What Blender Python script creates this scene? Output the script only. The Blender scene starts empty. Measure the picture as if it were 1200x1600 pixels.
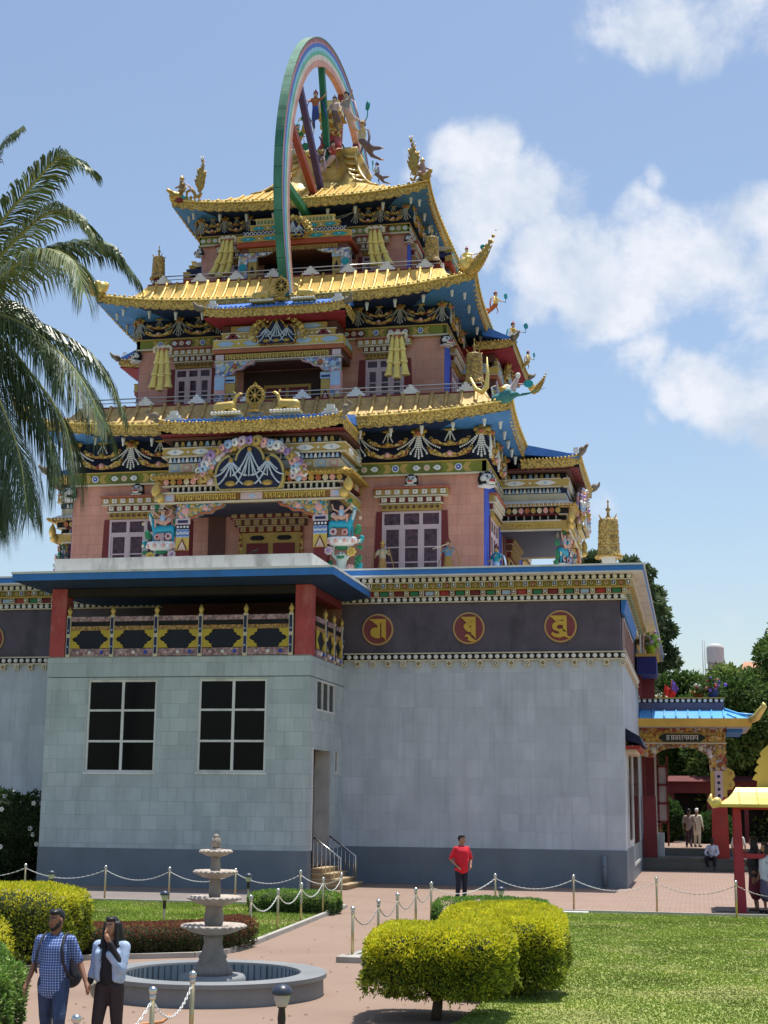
import bpy, bmesh, math, random
from mathutils import Vector, Matrix, Euler, noise
R = math.radians
S = bpy.context.scene
COL = S.collection
random.seed(7)

# ------------------------------------------------------------------ camera
cam_data = bpy.data.cameras.new("camera")
cam = bpy.data.objects.new("camera", cam_data)
COL.objects.link(cam)
cam_data.sensor_width = 36.0
cam_data.sensor_fit = 'AUTO'
cam_data.lens = 2319.0 / 1600.0 * 36.0
cam_data.clip_end = 4000.0
CP = Vector((2.3072, -51.343, 2.8))
yaw, pitch, roll = .205, .192, .0102
fw = Vector((-math.sin(yaw) * math.cos(pitch), math.cos(yaw) * math.cos(pitch), math.sin(pitch)))
rt = Vector((math.cos(yaw), math.sin(yaw), 0))
up = rt.cross(fw)
rt2 = rt * math.cos(roll) + up * math.sin(roll)
up2 = up * math.cos(roll) - rt * math.sin(roll)
m = Matrix((rt2, up2, -fw)).transposed().to_4x4()
m.translation = CP
cam.matrix_world = m
S.camera = cam

# ------------------------------------------------------------------ light
TOSUN = Vector((0.10, 0.16, 1.0)).normalized()
SUN_EL = math.asin(TOSUN.z)
SUN_AZ = math.atan2(TOSUN.x, TOSUN.y)
sd = bpy.data.lights.new("sun", 'SUN')
sd.energy = 3.5
sd.angle = R(0.53)
sd.color = (1.0, 0.955, 0.88)
sun = bpy.data.objects.new("sun", sd)
sun.rotation_euler = TOSUN.to_track_quat('Z', 'Y').to_euler()
sun.location = (20, 20, 60)
COL.objects.link(sun)
S.view_settings.view_transform = 'Standard'
S.view_settings.look = 'None'
S.view_settings.exposure = EXPO = 0.70
S.view_settings.gamma = 1.0
S.view_settings.use_curve_mapping = False

W = bpy.data.worlds.new("World")
S.world = W
W.use_nodes = True
nt = W.node_tree
nt.nodes.clear()
def N(tree, typ, **kw):
    n = tree.nodes.new(typ)
    for k, v in kw.items():
        if k == 'inp':
            for a, b in v.items():
                n.inputs[a].default_value = b
        else:
            setattr(n, k, v)
    return n
out = N(nt, 'ShaderNodeOutputWorld')
bg = N(nt, 'ShaderNodeBackground')
bg.inputs['Strength'].default_value = 0.096
sky = N(nt, 'ShaderNodeTexSky', sky_type='NISHITA', sun_disc=False, sun_elevation=SUN_EL,
        sun_rotation=SUN_AZ, altitude=300, air_density=1.15, dust_density=1.9, ozone_density=1.0)
tc = N(nt, 'ShaderNodeTexCoord')
L = nt.links.new
# cumulus: soft blobs round chosen sky directions, broken up by noise
wn = N(nt, 'ShaderNodeTexNoise', inp={'Scale': 5.0, 'Detail': 5.0, 'Roughness': .6})
L(tc.outputs['Generated'], wn.inputs['Vector'])
wsub = N(nt, 'ShaderNodeVectorMath', operation='SUBTRACT', inp={1: (.5, .5, .5)})
L(wn.outputs['Color'], wsub.inputs[0])
wsc = N(nt, 'ShaderNodeVectorMath', operation='SCALE', inp={'Scale': .055})
L(wsub.outputs[0], wsc.inputs[0])
wadd = N(nt, 'ShaderNodeVectorMath', operation='ADD')
L(tc.outputs['Generated'], wadd.inputs[0]); L(wsc.outputs[0], wadd.inputs[1])
CLOUDS = [((-0.044, 0.8741, 0.4837), 0.0259, 0.5, 0.75), ((-0.0081, 0.8746, 0.4847), 0.0345, 0.5, 0.8), ((0.0271, 0.8795, 0.4751), 0.0323, 0.5, 0.7), ((0.0582, 0.8761, 0.4787), 0.0345, 0.5, 0.75), ((-0.0589, 0.8812, 0.4691), 0.0172, 0.6, 0.6), ((-0.1462, 0.8967, 0.4178), 0.0216, 0.5, 0.9), ((-0.1215, 0.9014, 0.4156), 0.0259, 0.4, 1), ((-0.0978, 0.9128, 0.3964), 0.0302, 0.4, 1), ((-0.1361, 0.9141, 0.382), 0.0345, 0.5, 1), ((-0.1722, 0.8997, 0.4011), 0.0216, 0.7, 0.6), ((-0.0773, 0.9167, 0.392), 0.0259, 0.5, 0.85), ((-0.075, 0.9324, 0.3536), 0.0388, 0.4, 1), ((-0.0421, 0.9392, 0.3406), 0.0431, 0.4, 1), ((-0.0006, 0.9367, 0.3502), 0.0388, 0.4, 1), ((0.0361, 0.934, 0.3555), 0.0388, 0.4, 1), ((0.0564, 0.9277, 0.369), 0.0259, 0.4, 1), ((-0.0112, 0.9172, 0.3982), 0.0095, 0.8, 0.7), ((-0.0242, 0.9254, 0.3783), 0.0216, 0.6, 0.7), ((-0.0929, 0.9406, 0.3265), 0.0216, 0.6, 0.8), ((0.0474, 0.9449, 0.3239), 0.0345, 0.5, 0.9), ((0.0011, 0.9626, 0.271), 0.0259, 0.4, 1), ((0.0296, 0.9647, 0.2616), 0.0345, 0.4, 1), ((0.054, 0.9629, 0.2643), 0.0388, 0.4, 1), ((0.0344, 0.9566, 0.2894), 0.0172, 0.6, 0.8), ((-0.0244, 0.9675, 0.2517), 0.0129, 0.8, 0.5), ((0.0124, 0.9722, 0.2339), 0.0259, 0.9, 0.5), ((-0.0272, 0.9559, 0.2924), 0.0172, 0.9, 0.75), ((-0.0512, 0.9792, 0.1965), 0.0185, 0.7, 0.8), ((0.0214, 0.9923, 0.122), 0.0151, 0.9, 0.4)]
prev = None
for (d, r, soft, wgt) in CLOUDS:
    dist = N(nt, 'ShaderNodeVectorMath', operation='DISTANCE', inp={1: d})
    L(wadd.outputs[0], dist.inputs[0])
    mr = N(nt, 'ShaderNodeMapRange', interpolation_type='SMOOTHSTEP',
           inp={1: r * (1 - soft), 2: r * (1 + soft), 3: wgt, 4: 0.0})
    L(dist.outputs['Value'], mr.inputs[0])
    if prev is None:
        prev = mr.outputs[0]
    else:
        mx = N(nt, 'ShaderNodeMath', operation='MAXIMUM')
        L(prev, mx.inputs[0]); L(mr.outputs[0], mx.inputs[1]); prev = mx.outputs[0]
dn = N(nt, 'ShaderNodeTexNoise', inp={'Scale': 13.0, 'Detail': 9.0, 'Roughness': .62, 'Distortion': .25})
L(tc.outputs['Generated'], dn.inputs['Vector'])
dm = N(nt, 'ShaderNodeMath', operation='MULTIPLY_ADD', inp={1: 2.3, 2: -1.18})
L(dn.outputs['Fac'], dm.inputs[0])
ds = N(nt, 'ShaderNodeMath', operation='ADD')
sc_ = N(nt, 'ShaderNodeMath', operation='MULTIPLY', inp={1: .80}); L(prev, sc_.inputs[0])
L(sc_.outputs[0], ds.inputs[0]); L(dm.outputs[0], ds.inputs[1])
dmask = N(nt, 'ShaderNodeMath', operation='MULTIPLY')
pm = N(nt, 'ShaderNodeMapRange', interpolation_type='SMOOTHSTEP', inp={1: .0, 2: .30, 3: 0.0, 4: 1.0})
L(prev, pm.inputs[0])
fac = N(nt, 'ShaderNodeMapRange', interpolation_type='SMOOTHSTEP', inp={1: .24, 2: .86, 3: 0.0, 4: .97})
L(ds.outputs[0], fac.inputs[0])
L(fac.outputs[0], dmask.inputs[0]); L(pm.outputs[0], dmask.inputs[1])
shade = N(nt, 'ShaderNodeTexNoise', inp={'Scale': 11.0, 'Detail': 7.0, 'Roughness': .6})
L(tc.outputs['Generated'], shade.inputs['Vector'])
sr = N(nt, 'ShaderNodeValToRGB')
sr.color_ramp.elements[0].position = .40; sr.color_ramp.elements[0].color = (3.7, 4.35, 5.3, 1)
sr.color_ramp.elements[1].position = .58; sr.color_ramp.elements[1].color = (5.6, 5.8, 6.3, 1)
L(shade.outputs['Fac'], sr.inputs[0])
tint = N(nt, 'ShaderNodeMix', data_type='RGBA', blend_type='MULTIPLY')
tint.inputs[0].default_value = 1.0
L(sky.outputs[0], tint.inputs[6]); tint.inputs[7].default_value = (1.0, 1.0, 1.0, 1)
mixc = N(nt, 'ShaderNodeMix', data_type='RGBA')
L(dmask.outputs[0], mixc.inputs[0]); L(tint.outputs[2], mixc.inputs[6]); L(sr.outputs[0], mixc.inputs[7])
L(mixc.outputs[2], bg.inputs[0]); L(bg.outputs[0], out.inputs[0])

# ------------------------------------------------------------------ materials
MATS = {}
def mat(name, col, rough=.75, metal=0.0, var=.18, vscale=1.5, bump=0.0, bscale=20.0, spec=.4, dirt=None, dscale=.6, trans=0.0):
    if name in MATS:
        return MATS[name]
    mt = bpy.data.materials.new(name); mt.use_nodes = True
    t = mt.node_tree; l = t.links.new
    b = t.nodes['Principled BSDF']
    b.inputs['Roughness'].default_value = rough
    b.inputs['Metallic'].default_value = metal
    b.inputs['Specular IOR Level'].default_value = spec
    g = N(t, 'ShaderNodeNewGeometry')
    n = N(t, 'ShaderNodeTexNoise', inp={'Scale': vscale, 'Detail': 6.0, 'Roughness': .62})
    l(g.outputs['Position'], n.inputs['Vector'])
    rp = N(t, 'ShaderNodeValToRGB')
    c = Vector(col[:3])
    lo, hi = c * (1 - var), c * (1 + var)
    rp.color_ramp.elements[0].position = .3; rp.color_ramp.elements[0].color = (*lo, 1)
    rp.color_ramp.elements[1].position = .7; rp.color_ramp.elements[1].color = (*[min(1, x) for x in hi], 1)
    l(n.outputs['Fac'], rp.inputs[0])
    src = rp.outputs[0]
    if dirt:
        n2 = N(t, 'ShaderNodeTexNoise', inp={'Scale': dscale, 'Detail': 8.0, 'Roughness': .7})
        mp = N(t, 'ShaderNodeMapping'); mp.inputs['Scale'].default_value = (1, 1, .35)
        l(g.outputs['Position'], mp.inputs[0]); l(mp.outputs[0], n2.inputs['Vector'])
        mr = N(t, 'ShaderNodeMapRange', inp={1: .50, 2: .72, 3: 0.0, 4: .75})
        l(n2.outputs['Fac'], mr.inputs[0])
        mx = N(t, 'ShaderNodeMix', data_type='RGBA')
        l(mr.outputs[0], mx.inputs[0]); l(src, mx.inputs[6]); mx.inputs[7].default_value = (*dirt, 1)
        src = mx.outputs[2]
    l(src, b.inputs['Base Color'])
    if bump:
        n3 = N(t, 'ShaderNodeTexNoise', inp={'Scale': bscale, 'Detail': 4.0, 'Roughness': .6})
        l(g.outputs['Position'], n3.inputs['Vector'])
        bp = N(t, 'ShaderNodeBump', inp={'Strength': bump, 'Distance': .03})
        l(n3.outputs['Fac'], bp.inputs['Height']); l(bp.outputs[0], b.inputs['Normal'])
    if trans:
        tl = N(t, 'ShaderNodeBsdfTranslucent'); ms = N(t, 'ShaderNodeMixShader'); ms.inputs[0].default_value = trans
        l(src, tl.inputs[0]); l(b.outputs[0], ms.inputs[1]); l(tl.outputs[0], ms.inputs[2]); l(ms.outputs[0], t.nodes['Material Output'].inputs[0])
    MATS[name] = mt
    return mt

def brickmat(name, c1, c2, cm, bw, bh, mortar=.012, rough=.6, bump=.3, offset=.0, var=.12, dirt=None, ground=False, spec=.4):
    if name in MATS:
        return MATS[name]
    mt = bpy.data.materials.new(name); mt.use_nodes = True
    t = mt.node_tree; l = t.links.new
    b = t.nodes['Principled BSDF']; b.inputs['Roughness'].default_value = rough
    b.inputs['Specular IOR Level'].default_value = spec
    g = N(t, 'ShaderNodeNewGeometry')
    sx = N(t, 'ShaderNodeSeparateXYZ'); l(g.outputs['Position'], sx.inputs[0])
    cb = N(t, 'ShaderNodeCombineXYZ')
    if ground:
        l(sx.outputs[0], cb.inputs[0]); l(sx.outputs[1], cb.inputs[1])
    else:
        ad = N(t, 'ShaderNodeMath', operation='ADD'); l(sx.outputs[0], ad.inputs[0]); l(sx.outputs[1], ad.inputs[1])
        l(ad.outputs[0], cb.inputs[0]); l(sx.outputs[2], cb.inputs[1])
    br = N(t, 'ShaderNodeTexBrick', offset=offset, inp={'Scale': 1.0, 'Mortar Size': mortar, 'Brick Width': bw, 'Row Height': bh,
           'Mortar Smooth': .2, 'Bias': 0.0})
    br.inputs['Color1'].default_value = (*c1, 1); br.inputs['Color2'].default_value = (*c2, 1)
    br.inputs['Mortar'].default_value = (*cm, 1)
    l(cb.outputs[0], br.inputs['Vector'])
    n = N(t, 'ShaderNodeTexNoise', inp={'Scale': 1.1, 'Detail': 8.0, 'Roughness': .65})
    mp = N(t, 'ShaderNodeMapping'); mp.inputs['Scale'].default_value = (1, 1, .5)
    l(g.outputs['Position'], mp.inputs[0]); l(mp.outputs[0], n.inputs['Vector'])
    mr = N(t, 'ShaderNodeMapRange', inp={1: .3, 2: .7, 3: 1 - var, 4: 1 + var})
    l(n.outputs['Fac'], mr.inputs[0])
    mx = N(t, 'ShaderNodeVectorMath', operation='SCALE')
    l(br.outputs['Color'], mx.inputs[0]); l(mr.outputs[0], mx.inputs['Scale'])
    src = mx.outputs[0]
    if not ground:
        m3 = N(t, 'ShaderNodeMapping'); m3.inputs['Scale'].default_value = (2.6, 2.6, .16)
        n5 = N(t, 'ShaderNodeTexNoise', inp={'Scale': 1.6, 'Detail': 7.0, 'Roughness': .7}); l(g.outputs['Position'], m3.inputs[0]); l(m3.outputs[0], n5.inputs['Vector'])
        r5 = N(t, 'ShaderNodeMapRange', inp={1: .52, 2: .80, 3: 1.0, 4: .74}); l(n5.outputs['Fac'], r5.inputs[0])
        x5 = N(t, 'ShaderNodeVectorMath', operation='SCALE'); l(src, x5.inputs[0]); l(r5.outputs[0], x5.inputs['Scale']); src = x5.outputs[0]
    if dirt:
        n2 = N(t, 'ShaderNodeTexNoise', inp={'Scale': .5, 'Detail': 9.0, 'Roughness': .7})
        l(mp.outputs[0], n2.inputs['Vector'])
        mr2 = N(t, 'ShaderNodeMapRange', inp={1: .52, 2: .75, 3: 0.0, 4: .55})
        l(n2.outputs['Fac'], mr2.inputs[0])
        m2 = N(t, 'ShaderNodeMix', data_type='RGBA')
        l(mr2.outputs[0], m2.inputs[0]); l(src, m2.inputs[6]); m2.inputs[7].default_value = (*dirt, 1)
        src = m2.outputs[2]
    l(src, b.inputs['Base Color'])
    bp = N(t, 'ShaderNodeBump', inp={'Strength': bump, 'Distance': .01}); bp.invert = True
    l(br.outputs['Fac'], bp.inputs['Height']); l(bp.outputs[0], b.inputs['Normal'])
    MATS[name] = mt
    return mt

def motley(name, cols, scale=9.0, rough=.7, bump=.6, metric='EUCLIDEAN'):
    """carved and painted scrollwork: small cells of several paints, in relief"""
    if name in MATS:
        return MATS[name]
    mt = bpy.data.materials.new(name); mt.use_nodes = True
    t = mt.node_tree; l = t.links.new
    b = t.nodes['Principled BSDF']; b.inputs['Roughness'].default_value = rough
    g = N(t, 'ShaderNodeNewGeometry')
    wv = N(t, 'ShaderNodeTexNoise', inp={'Scale': scale * .6, 'Detail': 2.0})
    l(g.outputs['Position'], wv.inputs['Vector'])
    sc = N(t, 'ShaderNodeVectorMath', operation='SCALE', inp={'Scale': 1.2 / scale})
    l(wv.outputs['Color'], sc.inputs[0])
    ad = N(t, 'ShaderNodeVectorMath', operation='ADD'); l(g.outputs['Position'], ad.inputs[0]); l(sc.outputs[0], ad.inputs[1])
    vo = N(t, 'ShaderNodeTexVoronoi', distance=metric, inp={'Scale': scale})
    l(ad.outputs[0], vo.inputs['Vector'])
    sp = N(t, 'ShaderNodeSeparateColor'); l(vo.outputs['Color'], sp.inputs[0])
    rp = N(t, 'ShaderNodeValToRGB'); rp.color_ramp.interpolation = 'CONSTANT'
    el = rp.color_ramp.elements
    el[0].position = 0; el[0].color = (*cols[0], 1)
    el[1].position = 1.0 / len(cols); el[1].color = (*cols[1], 1)
    for i in range(2, len(cols)):
        e = el.new(i / len(cols)); e.color = (*cols[i], 1)
    l(sp.outputs[0], rp.inputs[0])
    # each cell's colour darkens towards its edge
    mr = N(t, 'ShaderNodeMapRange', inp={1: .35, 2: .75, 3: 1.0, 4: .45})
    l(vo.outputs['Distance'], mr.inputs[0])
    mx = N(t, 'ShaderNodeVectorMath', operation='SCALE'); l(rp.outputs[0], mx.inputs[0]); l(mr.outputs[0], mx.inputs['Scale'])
    l(mx.outputs[0], b.inputs['Base Color'])
    bp = N(t, 'ShaderNodeBump', inp={'Strength': bump, 'Distance': .04}); bp.invert = True
    l(vo.outputs['Distance'], bp.inputs['Height']); l(bp.outputs[0], b.inputs['Normal'])
    MATS[name] = mt
    return mt

# paints and stuffs
WHITE = mat('white_paint', (.72, .72, .70), var=.06, dirt=(.35, .34, .30), dscale=1.2)
PARA = mat('parapet_whitewash', (.62, .62, .59), var=.08, dirt=(.16, .15, .13), dscale=1.5)
BEAD = mat('bead_white', (.74, .73, .69), var=.1, vscale=4)
BLACK = mat('black_paint', (.012, .012, .014), var=.3)
BLUE = mat('roof_edge_blue', (.04, .20, .58), var=.12, dirt=(.06, .17, .40), dscale=1.4, rough=.6)
SOFFIT = mat('soffit_blue', (.06, .20, .46), var=.12, rough=.7)
NAVY = mat('navy_backing', (.012, .018, .05), var=.3)
SKYB = mat('sky_blue_sheet', (.12, .42, .80), rough=.35, var=.06, dirt=(.2, .4, .6))
ULTRA = mat('ultramarine_wall', (.04, .09, .50), var=.15)
GOLD = mat('gold_paint', (.58, .40, .11), rough=.45, metal=.35, var=.25, vscale=3, bump=.25, bscale=14, spec=.5)
GOLDR = mat('gold_roof_sheet', (.60, .40, .09), rough=.42, metal=.35, var=.16, vscale=2.2, bump=.25, bscale=5, dirt=(.42, .27, .09), dscale=1.6)
GOLDD = mat('embossed_gold', (.50, .31, .06), rough=.42, metal=.45, var=.55, vscale=9, bump=.9, bscale=11)
GOLDP = mat('pale_gold', (.80, .62, .20), rough=.4, metal=.35, var=.15, bump=.3, bscale=8)
OCHRE = mat('yellow_paint', (.47, .32, .09), var=.12)
LEMON = mat('bright_yellow_paint', (.60, .43, .10), var=.1)
OLIVE = mat('olive_green_paint', (.20, .22, .035), var=.15)
GREEN = mat('green_paint', (.03, .20, .09), var=.15)
TEAL = mat('teal_paint', (.02, .30, .34), var=.12)
TURQ = mat('turquoise_paint', (.02, .33, .47), var=.1, rough=.5)
MAROON = mat('maroon_paint', (.17, .022, .024), var=.15, rough=.6)
REDP = mat('red_paint', (.38, .035, .025), var=.14, rough=.55, dirt=(.30, .12, .10), dscale=1.0)
PILLAR = mat('weathered_red_pillar', (.42, .07, .07), var=.2, rough=.7, dirt=(.52, .27, .24), dscale=1.3)
ORANGE = mat('orange_paint', (.40, .13, .06), var=.12)
PINKP = mat('pink_paint', (.68, .36, .33), var=.12)
LILAC = mat('lilac_frame_paint', (.60, .46, .48), var=.08)
LBLUE = mat('pale_blue_paint', (.36, .50, .66), var=.12)
CREAM = mat('cream_paint', (.62, .55, .40), var=.12)
SKINP = mat('painted_flesh', (.62, .36, .27), var=.08)
STONE = brickmat('grey_stone_cladding', (.53, .58, .63), (.455, .505, .555), (.42, .465, .51), .60, .60, mortar=.008, rough=.55, bump=.15, offset=0, var=.15, dirt=(.54, .55, .59))
STONE2 = brickmat('grey_green_stone_cladding', (.48, .545, .55), (.395, .46, .47), (.33, .38, .39), .60, .45, mortar=.009, rough=.55, bump=.2, offset=.5, var=.13, dirt=(.40, .42, .43))
DADO = mat('slate_dado_paint', (.155, .19, .225), var=.14, rough=.5, vscale=.8, dirt=(.20, .22, .235), dscale=.7)
BANDM = mat('charcoal_frieze_plaster', (.105, .088, .115), var=.2, rough=.8, vscale=1.1, dirt=(.03, .028, .035), dscale=1.0)
PINKST = brickmat('rose_stone_cladding', (.64, .31, .22), (.56, .26, .19), (.42, .19, .14), .62, .40, mortar=.008, rough=.6, bump=.2, offset=.5, var=.14, dirt=(.66, .38, .29))
GLASS = mat('dark_window_glass', (.004, .0045, .006), rough=.12, var=.3, spec=.12)
GLASSP = mat('curtained_glass', (.075, .035, .05), rough=.15, var=.75, vscale=5, spec=.3)
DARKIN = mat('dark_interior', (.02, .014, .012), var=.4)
BROWN = mat('brown_plaster', (.13, .055, .04), var=.2)
STEEL = mat('brushed_steel', (.60, .60, .58), rough=.28, metal=1.0, var=.06)
BRASSY = mat('yellowed_steel_post', (.50, .42, .24), rough=.35, metal=.85, var=.12)
CONC = mat('pale_concrete', (.40, .38, .34), var=.14, bump=.3, bscale=30, dirt=(.22, .2, .17))
SOFTW = mat('pillar_white', (.6, .58, .52), var=.1)
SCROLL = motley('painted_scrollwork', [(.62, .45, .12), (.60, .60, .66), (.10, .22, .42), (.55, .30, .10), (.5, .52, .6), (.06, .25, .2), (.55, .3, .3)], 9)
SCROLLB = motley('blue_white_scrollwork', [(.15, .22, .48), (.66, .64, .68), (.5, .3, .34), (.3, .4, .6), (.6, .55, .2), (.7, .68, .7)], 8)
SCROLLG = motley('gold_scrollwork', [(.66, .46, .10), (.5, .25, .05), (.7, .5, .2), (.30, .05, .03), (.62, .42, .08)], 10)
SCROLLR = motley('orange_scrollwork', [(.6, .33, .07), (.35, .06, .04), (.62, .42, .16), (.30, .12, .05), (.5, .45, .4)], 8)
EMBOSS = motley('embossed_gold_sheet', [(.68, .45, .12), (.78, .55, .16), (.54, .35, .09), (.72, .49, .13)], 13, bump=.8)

# ------------------------------------------------------------------ mesh builder
class MB:
    def __init__(self):
        self.v = []; self.f = []; self.m = []; self.s = []; self.mats = []; self.T = Matrix.Identity(4)
    def mi(self, mt):
        if mt not in self.mats:
            self.mats.append(mt)
        return self.mats.index(mt)
    def add(self, vs, fs, mt, smooth=False):
        o = len(self.v); T = self.T
        self.v.extend([tuple(T @ Vector(p)) for p in vs])
        k = self.mi(mt)
        for f in fs:
            self.f.append([o + i for i in f]); self.m.append(k); self.s.append(smooth)
        return self
    def box(self, x0, x1, y0, y1, z0, z1, mt, bev=0.0):
        x0, x1 = min(x0, x1), max(x0, x1); y0, y1 = min(y0, y1), max(y0, y1); z0, z1 = min(z0, z1), max(z0, z1)
        vs = [(x0, y0, z0), (x1, y0, z0), (x1, y1, z0), (x0, y1, z0), (x0, y0, z1), (x1, y0, z1), (x1, y1, z1), (x0, y1, z1)]
        return self.add(vs, [(0, 3, 2, 1), (4, 5, 6, 7), (0, 1, 5, 4), (1, 2, 6, 5), (2, 3, 7, 6), (3, 0, 4, 7)], mt)
    def hexa(self, b, t, mt):
        return self.add(list(b) + list(t), [(0, 3, 2, 1), (4, 5, 6, 7), (0, 1, 5, 4), (1, 2, 6, 5), (2, 3, 7, 6), (3, 0, 4, 7)], mt)
    def prism(self, poly, y0, y1, mt):
        """polygon in x,z (counter-clockwise seen from -Y) extruded in Y"""
        n = len(poly)
        vs = [(p[0], y0, p[1]) for p in poly] + [(p[0], y1, p[1]) for p in poly]
        fs = [list(range(n)), list(range(2 * n - 1, n - 1, -1))]
        for i in range(n):
            j = (i + 1) % n
            fs.append((i, i + n, j + n, j))
        return self.add(vs, fs, mt)
    def lathe(self, prof, c, mt, n=16, smooth=True, sx=1, sy=1, cap=True):
        vs = []; fs = []
        for (r, z) in prof:
            for i in range(n):
                a = 2 * math.pi * i / n
                vs.append((c[0] + r * sx * math.cos(a), c[1] + r * sy * math.sin(a), c[2] + z))
        k = len(prof)
        for j in range(k - 1):
            for i in range(n):
                i2 = (i + 1) % n
                fs.append((j * n + i, j * n + i2, (j + 1) * n + i2, (j + 1) * n + i))
        if cap and prof[0][0] > 1e-4: fs.append(list(range(n - 1, -1, -1)))
        if cap and prof[-1][0] > 1e-4: fs.append([(k - 1) * n + i for i in range(n)])
        return self.add(vs, fs, mt, smooth)
    def sphere(self, c, r, mt, n=8, k=5, s=(1, 1, 1)):
        vs = []; fs = []
        for j in range(1, k):
            a = math.pi * j / k
            for i in range(n):
                b = 2 * math.pi * i / n
                vs.append((c[0] + r * s[0] * math.sin(a) * math.cos(b), c[1] + r * s[1] * math.sin(a) * math.sin(b), c[2] + r * s[2] * math.cos(a)))
        t = len(vs); vs.append((c[0], c[1], c[2] + r * s[2])); vs.append((c[0], c[1], c[2] - r * s[2]))
        for j in range(k - 2):
            for i in range(n):
                i2 = (i + 1) % n
                fs.append((j * n + i, (j + 1) * n + i, (j + 1) * n + i2, j * n + i2))
        for i in range(n):
            i2 = (i + 1) % n
            fs.append((t, i, i2)); fs.append((t + 1, (k - 2) * n + i2, (k - 2) * n + i))
        return self.add(vs, fs, mt, True)
    def tube(self, path, rad, mt, n=8, smooth=True, flat=1.0):
        P = [Vector(p) for p in path]
        if not hasattr(rad, '__len__'): rad = [rad] * len(P)
        vs = []; fs = []; prevx = None
        for i, p in enumerate(P):
            d = (P[min(i + 1, len(P) - 1)] - P[max(i - 1, 0)])
            if d.length < 1e-9: d = Vector((0, 0, 1))
            d.normalize()
            if prevx is None:
                x = d.orthogonal().normalized()
            else:
                x = (prevx - d * prevx.dot(d))
                x = x.normalized() if x.length > 1e-6 else d.orthogonal().normalized()
            prevx = x; y = d.cross(x)
            for k in range(n):
                a = 2 * math.pi * k / n
                vs.append(tuple(p + x * math.cos(a) * rad[i] + y * math.sin(a) * rad[i] * flat))
        for i in range(len(P) - 1):
            for k in range(n):
                k2 = (k + 1) % n
                fs.append((i * n + k, i * n + k2, (i + 1) * n + k2, (i + 1) * n + k))
        fs.append(list(range(n - 1, -1, -1))); fs.append([(len(P) - 1) * n + k for k in range(n)])
        return self.add(vs, fs, mt, smooth)
    def bar(self, a, b, w, h, mt):
        """square bar from a to b, w wide, h high"""
        a = Vector(a); b = Vector(b); d = (b - a).normalized()
        u = Vector((0, 0, 1)) if abs(d.z) < .9 else Vector((0, 1, 0))
        x = d.cross(u).normalized(); y = x.cross(d).normalized()
        q = [(-1, -1), (1, -1), (1, 1), (-1, 1)]
        bb = [tuple(a + x * i * w / 2 + y * j * h / 2) for i, j in q]; tt = [tuple(b + x * i * w / 2 + y * j * h / 2) for i, j in q]
        return self.add(bb + tt, [(0, 3, 2, 1), (4, 5, 6, 7), (0, 1, 5, 4), (1, 2, 6, 5), (2, 3, 7, 6), (3, 0, 4, 7)], mt)
    def disc(self, c, r, th, mt, n=12, sx=1, sz=1):
        """coin facing -Y, its back at c.y"""
        vs = []
        for y in (c[1], c[1] - th):
            for i in range(n):
                a = 2 * math.pi * i / n
                vs.append((c[0] + r * sx * math.cos(a), y, c[2] + r * sz * math.sin(a)))
        fs = [list(range(n - 1, -1, -1)), list(range(n, 2 * n))]
        for i in range(n):
            j = (i + 1) % n
            fs.append((i, j, j + n, i + n))
        return self.add(vs, fs, mt)
    def build(self, name, parent=None, bevel=0, loc=None, rotz=0, label=None, fix=True):
        me = bpy.data.meshes.new(name)
        me.from_pydata(self.v, [], self.f)
        for mt in self.mats: me.materials.append(mt)
        me.polygons.foreach_set('material_index', self.m)
        me.polygons.foreach_set('use_smooth', self.s)
        if fix:
            bm = bmesh.new(); bm.from_mesh(me)
            bmesh.ops.recalc_face_normals(bm, faces=bm.faces[:])
            bm.to_mesh(me); bm.free()
        me.update()
        o = bpy.data.objects.new(name, me)
        COL.objects.link(o)
        if parent is not None: o.parent = parent
        if loc is not None: o.location = loc
        o.rotation_euler.z = rotz
        if bevel:
            b = o.modifiers.new('bevel', 'BEVEL'); b.width = bevel; b.segments = 2; b.limit_method = 'ANGLE'
        if label: o['label'] = label
        return o

def tag(o, label=None, cat=None, group=None, kind=None):
    if label: o['label'] = label
    if cat: o['category'] = cat
    if group: o['group'] = group
    if kind: o['kind'] = kind
    return o
def empty(name, loc, label, cat, group=None, rz=0):
    o = bpy.data.objects.new(name, None); COL.objects.link(o)
    o.location = loc; o.rotation_euler.z = rz; o.empty_display_size = .2
    return tag(o, label, cat, group)
def kids(o):
    return [c for c in COL.objects if c.parent == o]
def copy_tree(o, parent=None):
    c = o.copy(); COL.objects.link(c); c.parent = parent
    for ch in kids(o): copy_tree(ch, c)
    return c
def wpart(mb, name, parent, **kw):
    """mesh written in world coordinates, parented to an unrotated empty / mesh chain"""
    o = mb.build(name, parent, **kw)
    off = Vector((0, 0, 0)); p = parent
    while p is not None:
        off += p.location; p = p.parent
    o.location = -off
    return o

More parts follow.
